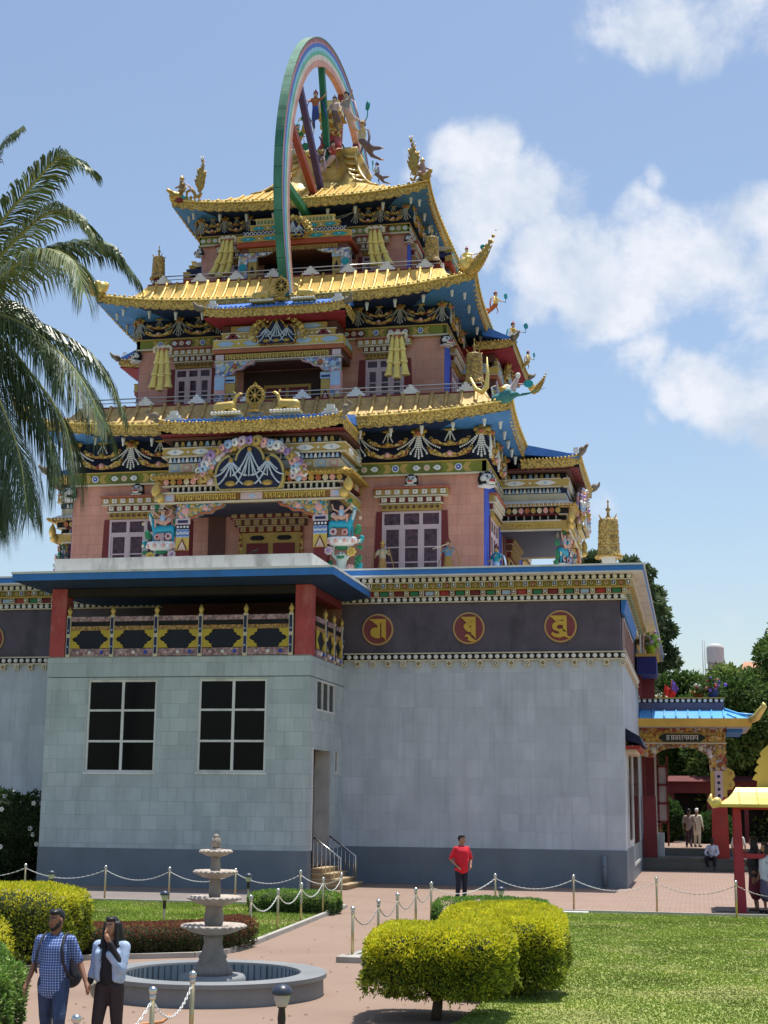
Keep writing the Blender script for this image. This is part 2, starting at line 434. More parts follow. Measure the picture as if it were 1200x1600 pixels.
# remeshed figures: capsules and ellipsoids fused into one continuous skin
def capsule(bm, a, b, r1, r2, n=10):
    a = Vector(a); b = Vector(b); d = b - a; Ld = max(d.length, 1e-5); d = d / Ld
    x = d.orthogonal().normalized(); y = d.cross(x)
    rings = []
    for t in (80, 50, 20): rings.append((a - d * r1 * math.sin(R(t)), r1 * math.cos(R(t))))
    for t in (0, .33, .66, 1): rings.append((a + d * Ld * t, r1 + (r2 - r1) * t))
    for t in (20, 50, 80): rings.append((b + d * r2 * math.sin(R(t)), r2 * math.cos(R(t))))
    vv = [[bm.verts.new(c + x * r * math.cos(2 * math.pi * i / n) + y * r * math.sin(2 * math.pi * i / n)) for i in range(n)] for c, r in rings]
    for j in range(len(vv) - 1):
        for i in range(n):
            bm.faces.new((vv[j][i], vv[j][(i + 1) % n], vv[j + 1][(i + 1) % n], vv[j + 1][i]))
    bm.faces.new(vv[0][::-1]); bm.faces.new(vv[-1])
def ellipsoid(bm, c, r, rot=(0, 0, 0)):
    mt = Matrix.Translation(c) @ Euler(rot).to_matrix().to_4x4() @ Matrix.Diagonal((r[0], r[1], r[2], 1))
    bmesh.ops.create_icosphere(bm, subdivisions=3, radius=1.0, matrix=mt)
def segdist(p, a, b, r1, r2):
    d = b - a; t = max(0, min(1, (p - a).dot(d) / max(d.length_squared, 1e-9)))
    return (p - (a + d * t)).length - (r1 + (r2 - r1) * t)
def blob(name, prims, parent, voxel=.02, smooth=2, loc=None, rotz=0, scale=1.0, label=None):
    """prims: (mat,'c',a,b,r1,r2) or (mat,'e',centre,radii[,rot])"""
    bm = bmesh.new()
    for p in prims:
        if p[1] == 'c': capsule(bm, p[2], p[3], p[4], p[5])
        else: ellipsoid(bm, p[2], p[3], p[4] if len(p) > 4 else (0, 0, 0))
    bmesh.ops.recalc_face_normals(bm, faces=bm.faces[:])
    me = bpy.data.meshes.new(name); bm.to_mesh(me); bm.free()
    tmp = bpy.data.objects.new('tmp', me); COL.objects.link(tmp)
    rm = tmp.modifiers.new('r', 'REMESH'); rm.mode = 'VOXEL'; rm.voxel_size = voxel
    sm = tmp.modifiers.new('s', 'SMOOTH'); sm.iterations = smooth; sm.factor = .5
    dg = bpy.context.evaluated_depsgraph_get()
    me2 = bpy.data.meshes.new_from_object(tmp.evaluated_get(dg))
    bpy.data.objects.remove(tmp); bpy.data.meshes.remove(me)
    ms = []
    for p in prims:
        if p[0] not in ms: ms.append(p[0])
    me2.materials.clear()
    for q in ms: me2.materials.append(q)
    if len(ms) > 1:
        pr = []
        for p in prims:
            if p[1] == 'c': pr.append((ms.index(p[0]), 0, Vector(p[2]), Vector(p[3]), p[4], p[5]))
            else:
                mi = (Matrix.Translation(p[2]) @ Euler(p[4] if len(p) > 4 else (0, 0, 0)).to_matrix().to_4x4()).inverted()
                pr.append((ms.index(p[0]), 1, mi, p[3], min(p[3]), 0))
        idx = []
        for f in me2.polygons:
            c = f.center; best = 1e9; bi = 0
            for q in pr:
                if q[1] == 0: d = segdist(c, q[2], q[3], q[4], q[5])
                else:
                    l = q[2] @ c; k = math.sqrt((l.x / q[3][0]) ** 2 + (l.y / q[3][1]) ** 2 + (l.z / q[3][2]) ** 2)
                    d = (k - 1) * q[4]
                if d < best: best = d; bi = q[0]
            idx.append(bi)
        me2.polygons.foreach_set('material_index', idx)
    else:
        me2.polygons.foreach_set('material_index', [0] * len(me2.polygons))
    me2.polygons.foreach_set('use_smooth', [True] * len(me2.polygons))
    me2.name = name
    o = bpy.data.objects.new(name, me2); COL.objects.link(o)
    if parent is not None: o.parent = parent
    if loc is not None: o.location = loc
    o.rotation_euler.z = rotz; o.scale = (scale,) * 3
    if label: o['label'] = label
    return o

# ================================================================== GROUND
def sheet(name, poly, z, mt, th=.0):
    mb = MB()
    if th == 0:
        mb.add([(x, y, z) for x, y in poly], [list(range(len(poly)))], mt)
    else:
        n = len(poly)
        mb.add([(x, y, z) for x, y in poly] + [(x, y, z - th) for x, y in poly],
               [list(range(n)), list(range(2 * n - 1, n - 1, -1))] + [(i, (i + 1) % n, n + (i + 1) % n, n + i) for i in range(n)], mt)
    o = mb.build(name); tag(o, kind='structure'); return o
EARTH = mat('far_ground_green', (.07, .085, .03), var=.4, vscale=.2)
PATHM = mat('pink_concrete_path', (.27, .188, .142), var=.13, rough=.85, vscale=.5, bump=.2, bscale=40, dirt=(.225, .165, .13), dscale=.5)
PAVEM = brickmat('pink_paving_blocks', (.305, .208, .160), (.275, .19, .148), (.23, .165, .135), .13, .24, mortar=.010, rough=.8, bump=.2, var=.10, ground=True)
GRASSM = mat('lawn_soil_green', (.24, .29, .065), var=.3, vscale=.9, bump=.5, bscale=60, dirt=(.30, .27, .09), dscale=.45)
FOOT = mat('shaded_brown_paving', (.20, .17, .155), var=.12, vscale=.8)  # brown paving, shade before the annexe put into its darker colour
sheet('ground', [(-600, -120), (600, -120), (600, 900), (-600, 900)], -.05, EARTH)
sheet('path', [(-40, -60), (40, -60), (40, 14.0), (-40, 14.0)], 0.0, PATHM)
sheet('pavement', [(-3.6, -11.6), (40, -12.1), (40, 14.0), (-1.0, 14.0), (-3.6, -3)], .004, PAVEM)
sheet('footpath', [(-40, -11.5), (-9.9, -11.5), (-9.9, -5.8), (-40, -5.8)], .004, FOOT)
FC = (-4.72, -29.6)      # fountain centre
def arc(c, r, a0, a1, n=14):
    return [(c[0] + r * math.cos(R(a0 + (a1 - a0) * i / n)), c[1] + r * math.sin(R(a0 + (a1 - a0) * i / n))) for i in range(n + 1)]
lawnL = [(-6.85, -11.8), (-40, -11.8), (-40, -24.0), (-12.0, -27.2)] + [(-8.6, -26.1), (-7.6, -25.5), (-6.6, -24.9), (-6.25, -24.2), (-6.2, -23.1)]
lawnR = [(-3.55, -11.7), (-3.8, -24.6)] + [(-3.2, -25.0), (-2.3, -26.0), (-1.2, -27.5), (-.7, -29.5), (-.75, -31.5), (-1.0, -33), (-1.2, -36), (-1.2, -44), (40, -44), (40, -12.25)]
sheet('lawn', lawnL, .03, GRASSM)
sheet('lawn', lawnR, .03, GRASSM)
def kerb(name, pts, w=.11, h=.09, mt=CONC):
    mb = MB()
    for a, b in zip(pts[:-1], pts[1:]):
        mb.bar((a[0], a[1], h / 2), (b[0], b[1], h / 2), w, h, mt)
    o = mb.build(name); tag(o, kind='structure'); return o
kerb('kerb', [(-40, -11.8), (-6.85, -11.8), (-6.2, -23.1), (-6.25, -24.2), (-6.6, -24.9), (-7.6, -25.5), (-8.6, -26.1), (-12, -27.3), (-20, -27.6)])
kerb('kerb', [(40, -12.25), (-3.55, -11.7), (-3.8, -24.6), (-3.2, -25.0)])
# small white slab at the kerb corner and the pale strips by the posts
mb = MB(); mb.box(-3.95, -3.3, -25.0, -24.5, .0, .10, CONC); mb.box(-1.25, -.45, -12.1, -11.4, 0, .06, WHITE)
tag(mb.build('kerb_slab'), kind='structure')

# grass: short blades, denser near the camera
def inside(p, poly):
    c = False; n = len(poly); j = n - 1
    for i in range(n):
        a, b = poly[i], poly[j]
        if (a[1] > p[1]) != (b[1] > p[1]) and p[0] < (b[0] - a[0]) * (p[1] - a[1]) / (b[1] - a[1]) + a[0]: c = not c
        j = i
    return c
BL = [mat('grass_blade_fresh', (.26, .35, .045), var=.34, vscale=.45, rough=.6, trans=.3), mat('grass_blade_deep', (.21, .30, .045), var=.34, vscale=.45, rough=.6),
      mat('grass_blade_dry', (.36, .36, .11), var=.2, vscale=.7, rough=.7)]
def grass(name, poly, x0, x1, y0, y1, n, hgt):
    mb = MB(); rnd = random.Random(5)
    vs = [[], [], []]; fs = [[], [], []]
    for i in range(n):
        x = rnd.uniform(x0, x1); y = y0 + (y1 - y0) * rnd.random() ** 1.25
        if not inside((x, y), poly): continue
        q = noise.noise(Vector((x * .55, y * .55, 3))) + .5 * noise.noise(Vector((x * 2.3, y * 2.3, 9)))
        k = 2 if q + rnd.uniform(-.25, .25) > .30 else (1 if rnd.random() < .45 - q * .4 else 0)
        h = hgt * rnd.uniform(.5, 1.3) * (.7 if k == 2 else 1); a = rnd.uniform(0, 6.28); w = .011 + .010 * (y - y0) / (y1 - y0)
        dx, dy = math.cos(a) * w, math.sin(a) * w; lx, ly = rnd.uniform(-.6, .6) * h, rnd.uniform(-.6, .6) * h
        o = len(vs[k]); vs[k] += [(x - dx, y - dy, .03), (x + dx, y + dy, .03), (x + lx, y + ly, .03 + h)]; fs[k].append((o, o + 1, o + 2))
    for k in range(3):
        if vs[k]: mb.add(vs[k], fs[k], BL[k])
    o = mb.build(name, fix=False); tag(o, 'short mown grass of the lawn', 'grass', kind='stuff'); return o
tag(grass('grass', lawnR, -3.8, 5.0, -35.5, -12, 190000, .022), 'short sunlit grass of the right lawn, drying out in patches')
tag(grass('grass', lawnL, -14.0, -6.0, -27, -11.9, 70000, .045), 'short green grass of the left lawn behind the fountain')

# dry leaves blown about
mb = MB(); rnd = random.Random(77); DRY = (mat('dry_leaf_brown', (.16, .08, .03)), mat('dry_leaf_tan', (.38, .26, .12)))
for i in range(420):
    x, y = rnd.uniform(-9, 5), rnd.uniform(-34, -9); z = .05 if inside((x, y), lawnR) or inside((x, y), lawnL) else .008
    if (x - FC[0]) ** 2 + (y - FC[1]) ** 2 < 3.2: continue
    a = rnd.uniform(0, 6.28); l = rnd.uniform(.02, .045); c, s = math.cos(a), math.sin(a)
    mb.add([(x, y, z), (x + c * l - s * l * .4, y + s * l + c * l * .4, z + .012), (x + c * l * 2, y + s * l * 2, z + .004), (x + c * l + s * l * .4, y + s * l - c * l * .4, z + .006)], [(0, 1, 2, 3)], DRY[i % 2])
tag(mb.build('fallen_leaves', fix=False), 'small dry leaves scattered over the lawn and paving', 'leaves', kind='stuff')

# ================================================================== GREY HALL
hall = empty('temple_hall', (0, 0, 0), 'long grey stone hall with gold letter medallions on its charcoal frieze', 'building')
HX0, HY1 = -40.0, 32.0
mb = MB()
mb.box(HX0, 0, 0, HY1, 1.24, 7.62, STONE)
wpart(mb, 'wall', hall)
mb = MB(); mb.box(HX0, -9.9 + .1, -.03, .3, 0, 1.24, DADO); mb.box(-9.8, .03, -.03, HY1, 0, 1.24, DADO)
wpart(mb, 'dado', hall)
mb = MB(); mb.box(HX0, .0 - .04, -.04, HY1, 7.90, 9.66, BANDM)
wpart(mb, 'frieze', hall)
# cornice: stepped courses
def course(z0, z1, o, mt, mb):
    mb.box(HX0, o, -o, HY1, z0, z1, mt)
mb = MB()
course(7.62, 7.66, .10, CREAM, mb); course(7.66, 7.86, .07, BLACK, mb); course(7.86, 7.90, .13, CREAM, mb)
course(9.66, 9.70, .14, CREAM, mb); course(9.70, 9.86, .09, BLACK, mb); course(9.86, 9.89, .16, CREAM, mb)
course(9.89, 10.07, .15, MAROON, mb); course(10.07, 10.13, .30, OCHRE, mb)
course(10.13, 10.33, .28, OLIVE, mb); course(10.33, 10.36, .42, CREAM, mb); course(10.36, 10.52, .34, BLACK, mb)
wpart(mb, 'cornice', hall)
def beadrow(mb, z, off, r, step, x0, x1, side_len):
    n = int((x1 - x0) / step)
    for i in range(n + 1):
        x = x1 - i * step
        mb.disc((x, -off + .01, z), r, .05, BEAD, 12); mb.sphere((x, -off - .02, z), r * .93, BEAD, 8, 5, (1, .6, 1))
    n = int(side_len / step)
    for i in range(n + 1):
        mb.sphere((off + .02, -off + i * step + .1, z), r * .95, BEAD, 8, 5, (.6, 1, 1))
mb = MB()
beadrow(mb, 10.44, .36, .082, .238, -9.55, .30, 18)
beadrow(mb, 9.78, .09, .078, .231, -9.7, .06, 18)
beadrow(mb, 7.76, .07, .078, .240, -9.7, .04, 12)
beadrow(mb, 10.44, .36, .082, .238, -28, -18.4, 0)
beadrow(mb, 9.78, .09, .078, .231, -28, -9.8, 0)
beadrow(mb, 7.76, .07, .078, .240, -28, -18.9, 0)
wpart(mb, 'bead_rows', hall)
def blockrow(mb, x0, x1):
    step = .252; n = int((x1 - x0) / step)
    for i in range(n + 1):
        x = x1 - i * step
        if i % 2 == 0:
            mb.box(x - .085, x + .085, -.42, -.28, 10.15, 10.33, CREAM); mb.box(x - .06, x + .06, -.43, -.30, 10.17, 10.31, NAVY)
            mb.box(x - .025, x + .03, -.437, -.30, 10.19, 10.29, (BEAD, LBLUE)[(i // 2) % 2])
        else:
            for rr, mt, th in ((.095, (REDP, OCHRE, OLIVE)[(i // 2) % 3], .03), (.060, CREAM, .04), (.035, MAROON, .05)):
                mb.prism([(x - rr, 10.235), (x, 10.235 - rr), (x + rr, 10.235), (x, 10.235 + rr)], -.28 - th * 1.2, -.27, mt)
            for s in (-1, 1): mb.box(x + s * .10 - .012, x + s * .10 + .012, -.30, -.27, 10.14, 10.33, OCHRE)
    n = int((x1 - .14 - x0) / .272)
    for i in range(n + 1):
        x = x1 - .14 - i * .272
        if i % 2 == 0:
            mb.box(x - .075, x + .075, -.29, -.15, 9.90, 10.06, CREAM); mb.box(x - .05, x + .05, -.30, -.2, 9.925, 10.035, (OLIVE, NAVY)[(i // 2) % 2])
            mb.disc((x, -.30, 9.98), .035, .012, BEAD, 8)
        else:
            mb.box(x - .14, x + .14, -.20, -.14, 9.91, 10.05, (GREEN, REDP, LBLUE, GREEN, MAROON)[(i // 2) % 5])
def dentils(mb, x0, x1):
    n = int((x1 - x0) / .545)
    for i in range(n + 1):
        x = x1 - i * .545
        mb.box(x - .10, x + .10, -.10, .02, 7.42, 7.62, CREAM)
        mb.prism([(x - .065, 7.52), (x, 7.455), (x + .065, 7.52), (x, 7.585)], -.112, -.09, BLACK)
        mb.prism([(x - .04, 7.52), (x, 7.48), (x + .04, 7.52), (x, 7.56)], -.122, -.09, (BEAD, OCHRE)[i % 2])
mb = MB(); dentils(mb, -9.7, .02); dentils(mb, -28, -18.95); wpart(mb, 'dentils', hall)
mb = MB(); blockrow(mb, -9.5, .28); blockrow(mb, -28, -18.5)
for i in range(70):
    y = .2 + i * .252
    mb.box(.28, .42, y - .07, y + .07, 10.15, 10.33, (CREAM, OCHRE)[i % 2])
    mb.box(.15, .29, y - .07, y + .07, 9.90, 10.06, (CREAM, GREEN)[i % 2])
wpart(mb, 'cornice_blocks', hall)
# roof slab: blue edge, white top
mb = MB()
mb.box(-45, .78, -.78, HY1 + .7, 10.52, 10.58, WHITE)
mb.box(-45, .80, -.80, HY1 + .7, 10.34 + .24, 10.80 - .04, BLUE)
mb.box(-45, .84, -.84, HY1 + .7, 10.76, 10.82, WHITE)
wpart(mb, 'roof_slab', hall)
# rear top soffit of slab edge, blue lip on the corner of the frieze return
mb = MB()
mb.hexa([(.0, -.03, 9.2), (.1, -.06, 9.2), (.1, 9, 9.2), (0, 9, 9.2)], [(0, -.03, 9.66), (.20, -.12, 9.66), (.20, 9, 9.66), (0, 9, 9.66)], BLUE)
wpart(mb, 'blue_fascia', hall)
# painted panels on the side frieze
mb = MB()
for i in range(8):
    y = .8 + i * 1.0
    mb.box(-.02, .06, y, y + .55, 7.98, 9.15, CREAM if i % 2 else LILAC)
    mb.box(.0, .075, y + .1, y + .42, 8.1, 9.0, MAROON)
wpart(mb, 'side_panels', hall)
# medallions with cast letters
def glyph(mb, polys, cx, cz, k, y0, y1, mt, ox, oz):
    for p in polys:
        q = [(cx + (a - ox) * k, cz - (b - oz) * k) for a, b in p]
        ar = sum(q[i][0] * q[(i + 1) % len(q)][1] - q[(i + 1) % len(q)][0] * q[i][1] for i in range(len(q)))
        if ar < 0: q = q[::-1]
        mb.prism(q, y0, y1, mt)
G1 = [[(62, 233), (146, 233), (146, 251), (118, 254), (105, 264), (84, 247)],
      [(106, 262), (119, 252), (119, 326), (96, 325), (78, 316), (70, 298), (76, 281), (92, 273), (106, 275)],
      [(126, 251), (146, 251), (148, 336), (137, 324), (126, 318)]]
G2 = [[(534, 222), (606, 222), (606, 241), (580, 244), (564, 252), (550, 238)],
      [(585, 241), (606, 241), (606, 328), (596, 312), (585, 306)],
      [(562, 250), (582, 244), (586, 262), (573, 268), (586, 274), (586, 296), (566, 292), (552, 278), (548, 264)],
      [(553, 316), (560, 306), (574, 306), (588, 322), (601, 332), (614, 333), (600, 340), (580, 339), (566, 330), (574, 322), (566, 318)]]
G3 = [[(1004, 218), (1084, 218), (1084, 236), (1054, 239), (1036, 248), (1022, 234)],
      [(1067, 236), (1085, 236), (1085, 296), (1067, 292)],
      [(1034, 247), (1050, 239), (1067, 246), (1067, 262), (1046, 262), (1036, 272), (1046, 282), (1067, 280), (1085, 296), (1088, 314), (1104, 318), (1092, 324), (1072, 316), (1050, 322), (1026, 318), (1012, 306), (1016, 294), (1034, 304), (1052, 302), (1044, 292), (1022, 284), (1016, 268), (1022, 254)]]
def medallion(x, z, polys, ox, oz, lab):
    mb = MB(); mb.disc((x, -.03, z), .56, .07, OCHRE if False else PALERIM, 40); mb.disc((x, -.06, z), .50, .055, MEDRED, 40)
    o = wpart(mb, 'medallion', hall, label=lab)
    mb = MB(); glyph(mb, polys, x, z, .56 / 76.0, -.165, -.11, OCHREL, ox, oz)
    wpart(mb, 'letter', o)
PALERIM = mat('ochre_rim_paint', (.50, .32, .13), var=.1); MEDRED = mat('medallion_red', (.22, .055, .06), var=.12)
OCHREL = mat('letter_gold_paint', (.58, .38, .05), var=.1, rough=.5)
medallion(-8.53, 8.74, G1, 106, 283, 'round letter medallion next to the balcony')
medallion(-5.28, 8.75, G2, 572, 275, 'middle round letter medallion')
medallion(-2.08, 8.77, G3, 1055, 268, 'round letter medallion nearest the hall corner')
medallion(-23.35, 8.58, G2, 572, 275, 'round letter medallion left of the annexe')
# drain pipe stub and side openings
mb = MB(); mb.tube([(-.72, -.12, .08), (-.72, -.12, 1.0)], .085, DADO, 12); mb.tube([(-.72, -.12, .70), (-.72, -.12, .78)], .098, DADO, 12)
mb.sphere((-.72, -.12, 1.0), .085, DADO, 12, 6)
wpart(mb, 'drain_pipe', hall)
mb = MB(); mb.box(-4.0 - .008, -4.0 + .008, -.012, .0, 1.3, 5.6, BLACK)
mb = MB()
for (y0, y1, z0, z1) in ((2.2, 5.2, 1.5, 5.2), (6.2, 12.5, .6, 5.2)):
    mb = MB(); mb.box(-.02, .05, y0 - .10, y0, z0 - .1, z1 + .1, PARA); mb.box(-.02, .05, y1, y1 + .10, z0 - .1, z1 + .1, PARA)
    mb.box(-.02, .05, y0, y1, z1, z1 + .12, PARA); mb.box(-.02, .05, y0, y1, z0 - .12, z0, PARA)
    o = wpart(mb, 'side_window', hall)
    mb = MB(); mb.box(-.01, .02, y0, y1, z0, z1, GLASS); wpart(mb, 'pane', o)
# awning over the side door
mb = MB()
mb.hexa([(.0, 1.2, 4.95), (.62, 1.0, 4.75), (.62, 5.6, 4.75), (0, 5.6, 4.95)], [(0, 1.2, 5.35), (.5, 1.0, 5.05), (.5, 5.6, 5.05), (0, 5.6, 5.35)], NAVY)
mb.box(.0, .50, 1.2, 5.5, 4.62, 4.75, REDP); mb.box(.0, .34, 1.3, 5.4, 4.50, 4.62, CREAM)
wpart(mb, 'side_awning', hall)
# grey ramp wall beside the corner
# ================================================================== ANNEXE
AX0, AX1, AY = -18.85, -9.76, -4.73
ann = empty('stone_annexe', (-14.3, AY, 0), 'grey green stone annexe with two big dark windows under a yellow railed loggia', 'building')
mb = MB()
# front wall with the two window openings, side wall with door recess
def wallx(mb, x0, x1, z0, z1, holes, y0, y1, mt):
    xs = sorted(set([x0, x1] + [h[0] for h in holes] + [h[1] for h in holes]))
    zs = sorted(set([z0, z1] + [h[2] for h in holes] + [h[3] for h in holes]))
    for i in range(len(xs) - 1):
        for j in range(len(zs) - 1):
            cx = (xs[i] + xs[i + 1]) / 2; cz = (zs[j] + zs[j + 1]) / 2
            if any(h[0] < cx < h[1] and h[2] < cz < h[3] for h in holes): continue
            mb.box(xs[i], xs[i + 1], y0, y1, zs[j], zs[j + 1], mt)
def wally(mb, y0, y1, z0, z1, holes, x0, x1, mt):
    ys = sorted(set([y0, y1] + [h[0] for h in holes] + [h[1] for h in holes]))
    zs = sorted(set([z0, z1] + [h[2] for h in holes] + [h[3] for h in holes]))
    for i in range(len(ys) - 1):
        for j in range(len(zs) - 1):
            cy = (ys[i] + ys[i + 1]) / 2; cz = (zs[j] + zs[j + 1]) / 2
            if any(h[0] < cy < h[1] and h[2] < cz < h[3] for h in holes): continue
            mb.box(x0, x1, ys[i], ys[i + 1], zs[j], zs[j + 1], mt)
W1 = (-17.39, -14.96, 3.62, 6.65); W2 = (-13.52, -11.20, 3.64, 6.66)
wallx(mb, AX0, AX1, 1.2, 6.72, [W1, W2], AY, AY + .3, STONE2)
wally(mb, AY + .3, -.0, 1.2, 6.72, [(-3.85, -1.3, 5.72, 6.68), (-4.2, -1.75, 1.2, 4.42), (-1.2, -.62, 3.75, 4.42)], AX1 - .3, AX1, STONE2)
mb.box(AX0, AX0 + .3, AY + .3, 0, 1.2, 6.72, STONE2)
wpart(mb, 'wall', ann)
mb = MB(); mb.box(AX0 - .02, AX1 + .02, AY - .02, -.0, 6.74, 7.38, STONE2); wpart(mb, 'floor_band', ann)
mb = MB(); mb.box(AX0 - .02, AX1 + .02, AY - .02, AY + .3, 0, 1.2, DADO); mb.box(AX1 - .25, AX1 + .02, AY + .3, -4.2, 0, 1.2, DADO)
mb.box(AX1 - .25, AX1 + .02, -1.75, -.03, 0, 1.2, DADO); mb.box(AX0 - .02, AX0 + .25, AY + .3, 0, 0, 1.2, DADO)
mb.box(AX1 - .25, AX1 + .0, -4.2, -1.75, 0, .66, DADO)
wpart(mb, 'dado', ann)
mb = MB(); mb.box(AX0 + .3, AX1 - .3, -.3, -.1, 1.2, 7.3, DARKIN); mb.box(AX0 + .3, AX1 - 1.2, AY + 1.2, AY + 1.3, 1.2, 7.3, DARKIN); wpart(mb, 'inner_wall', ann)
def big_window(w):
    x0, x1, z0, z1 = w; fr = .075
    mb = MB()
    mb.box(x0, x0 + fr, AY + .04, AY + .12, z0, z1, WHITE); mb.box(x1 - fr, x1, AY + .04, AY + .12, z0, z1, WHITE)
    mb.box(x0 + fr, x1 - fr, AY + .04, AY + .12, z0, z0 + fr, WHITE); mb.box(x0 + fr, x1 - fr, AY + .04, AY + .12, z1 - fr, z1, WHITE)
    xm = (x0 + x1) / 2 + .02
    mb.box(xm - .045, xm + .045, AY + .045, AY + .115, z0 + fr, z1 - fr, WHITE)
    for k in (1, 2):
        zz = z0 + (z1 - z0) * k / 3
        for a, b in ((x0 + fr, xm - .045), (xm + .045, x1 - fr)): mb.box(a, b, AY + .05, AY + .11, zz - .035, zz + .035, WHITE)
    f = wpart(mb, 'window', ann)
    mb = MB(); mb.box(x0 + .02, x1 - .02, AY + .075, AY + .085, z0 + .02, z1 - .02, GLASS); wpart(mb, 'pane', f)
    mb = MB(); mb.box(x0 - .04, x1 + .04, AY - .03, AY + .04, z0 - .06, z0, WHITE); wpart(mb, 'sill', f)
big_window(W1); big_window(W2)
mb = MB()
for y in (-3.85, -3.03, -2.18, -1.36): mb.box(AX1 - .1, AX1 + .0, y, y + .07, 5.72, 6.68, WHITE)
mb.box(AX1 - .1, AX1 + .01, -3.85, -1.29, 5.68, 5.74, WHITE); mb.box(AX1 - .1, AX1 + .01, -3.85, -1.29, 6.64, 6.69, WHITE)
f = wpart(mb, 'side_window', ann)
mb = MB(); mb.box(AX1 - .07, AX1 - .06, -3.8, -1.3, 5.74, 6.66, GLASS); wpart(mb, 'pane', f)
mb = MB(); mb.box(AX1 - .08, AX1 + .01, -1.2, -1.12, 3.75, 4.42, WHITE); mb.box(AX1 - .08, AX1 + .01, -.70, -.62, 3.75, 4.42, WHITE); mb.box(AX1 - .08, AX1 + .01, -1.2, -.62, 3.70, 3.76, WHITE)
f = wpart(mb, 'small_window', ann)
mb = MB(); mb.box(AX1 - .07, AX1 - .06, -1.15, -.68, 3.76, 4.42, GLASS); wpart(mb, 'pane', f)
# door recess with a grey leaf and a patterned iron grille
mb = MB(); mb.box(AX1 - .9, AX1 - .84, -4.2, -1.75, .66, 4.42, MAROON); mb.box(AX1 - .84, AX1 - .30, -4.26, -4.2, .66, 4.42, WHITE)
mb.box(AX1 - .12, AX1 + .02, -4.28, -4.2, .66, 4.46, WHITE); mb.box(AX1 - .84, AX1 - .02, -1.80, -1.755, .66, 4.42, mat('grey_door_leaf', (.45, .46, .45)))
mb.box(AX1 - .9, AX1, -4.2, -1.75, .60, .66, CONC)
f = wpart(mb, 'door', ann)
mb = MB(); mb.box(AX1 - .86, AX1 - .52, -1.90, -1.87, .68, 4.40, mat('brown_door_leaf', (.16, .09, .07))); wpart(mb, 'door_leaf', f)
mb = MB(); GR = mat('grille_metal', (.34, .31, .30), rough=.5)
for i in range(4): mb.box(AX1 - .85 + i * .105, AX1 - .83 + i * .105, -1.95, -1.92, .68, 3.9, GR)
for i in range(12):
    for j in range(2): mb.tube([(AX1 - .76 + j * .17 + .07 * math.cos(a), -1.94, .85 + i * .26 + .1 * math.sin(a)) for a in [k * math.pi / 4 for k in range(9)]], .016, GR, 4)
wpart(mb, 'door_grille', f)
# loggia: columns, floor, back wall, ceiling
mb = MB(); mb.box(AX0 + .02, AX1 - .02, AY, -.1, 7.38, 7.42, CONC); wpart(mb, 'loggia_floor', ann)
mb = MB(); mb.box(-16.2, -10.9, -1.2, -1.1, 7.42, 9.62, BROWN); mb.box(-14.9, -12.6, -1.23, -1.19, 8.4, 9.1, DARKIN)
mb.box(-10.9, -9.8, -.35, -.3, 7.42, 9.62, mat('loggia_brown_board', (.26, .12, .08)))
wpart(mb, 'loggia_wall', ann)
for x0 in (AX0, AX1 - .56):
    mb = MB(); mb.box(x0 + .01, x0 + .55, AY + .01, AY + .55, 7.42, 9.72, PILLAR); wpart(mb, 'column', ann)
mb = MB(); mb.box(AX0 + .02, AX1 - .02, AY + .04, AY + .5, 9.46, 9.72, DARKIN); mb.box(AX1 - .5, AX1 - .04, AY + .55, -.3, 9.46, 9.72, MAROON); wpart(mb, 'lintel', ann)
# railing
def rail_panel(mb, u0, u1, fn):
    """fn(u, out, z) -> xyz; panel between u0 and u1"""
    def bx(a, b, o0, o1, z0, z1, mt):
        p = [fn(a, o0, z0), fn(b, o0, z0), fn(b, o1, z0), fn(a, o1, z0)]; q = [fn(a, o0, z1), fn(b, o0, z1), fn(b, o1, z1), fn(a, o1, z1)]
        mb.hexa(p, q, mt)
    bx(u0, u1, .02, .10, 8.60, 8.76, PINKRAIL)
    bx(u0, u1, .04, .08, 8.46, 8.60, BLACK)
    bx(u0, u1, .0, .09, 8.30, 8.44, OCHREB)
    bx(u0, u1, .04, .07, 7.70, 8.30, mat('navy_panel', (.012, .016, .03)))
    bx(u0, u1, .02, .09, 7.44, 7.68, PINKRAIL)
    w = (u1 - u0); hh_ = .60; zc = 8.0
    for s, ub in ((1, u0), (-1, u1)):
        pts = [(0, .30), (.37, .30), (.31, .25), (.32, .19), (.24, .17), (.22, .10), (.12, .07), (.06, 0), (.12, -.07), (.22, -.10), (.24, -.17), (.32, -.19), (.31, -.25), (.37, -.30), (0, -.30)]
        vs = []; k = len(pts)
        for o in (.11, .05):
            for (a, b) in pts: vs.append(fn(ub + s * a, o, zc + b))
        fs = [list(range(k)), list(range(2 * k - 1, k - 1, -1))] + [(i, (i + 1) % k, k + (i + 1) % k, k + i) for i in range(k)]
        mb.add(vs, fs, LEMONR)
    for i, (q, mt) in enumerate(((.2, LILAC), (.5, BEAD), (.8, ULTRA))):
        c = fn(u0 + w * q, .10, 7.56); mb.sphere(c, .065, mt, 8, 6)
PINKRAIL = motley('pink_relief_rail', [(.50, .30, .30), (.42, .25, .27), (.55, .38, .36), (.45, .3, .34)], 9, bump=.4)
OCHREB = motley('ochre_key_pattern', [(.52, .30, .10), (.40, .20, .06), (.58, .36, .14)], 16, bump=.3)
LEMONR = mat('yellow_railing_paint', (.52, .38, .05), var=.14)
NAVYP = mat('navy_post', (.02, .03, .10))
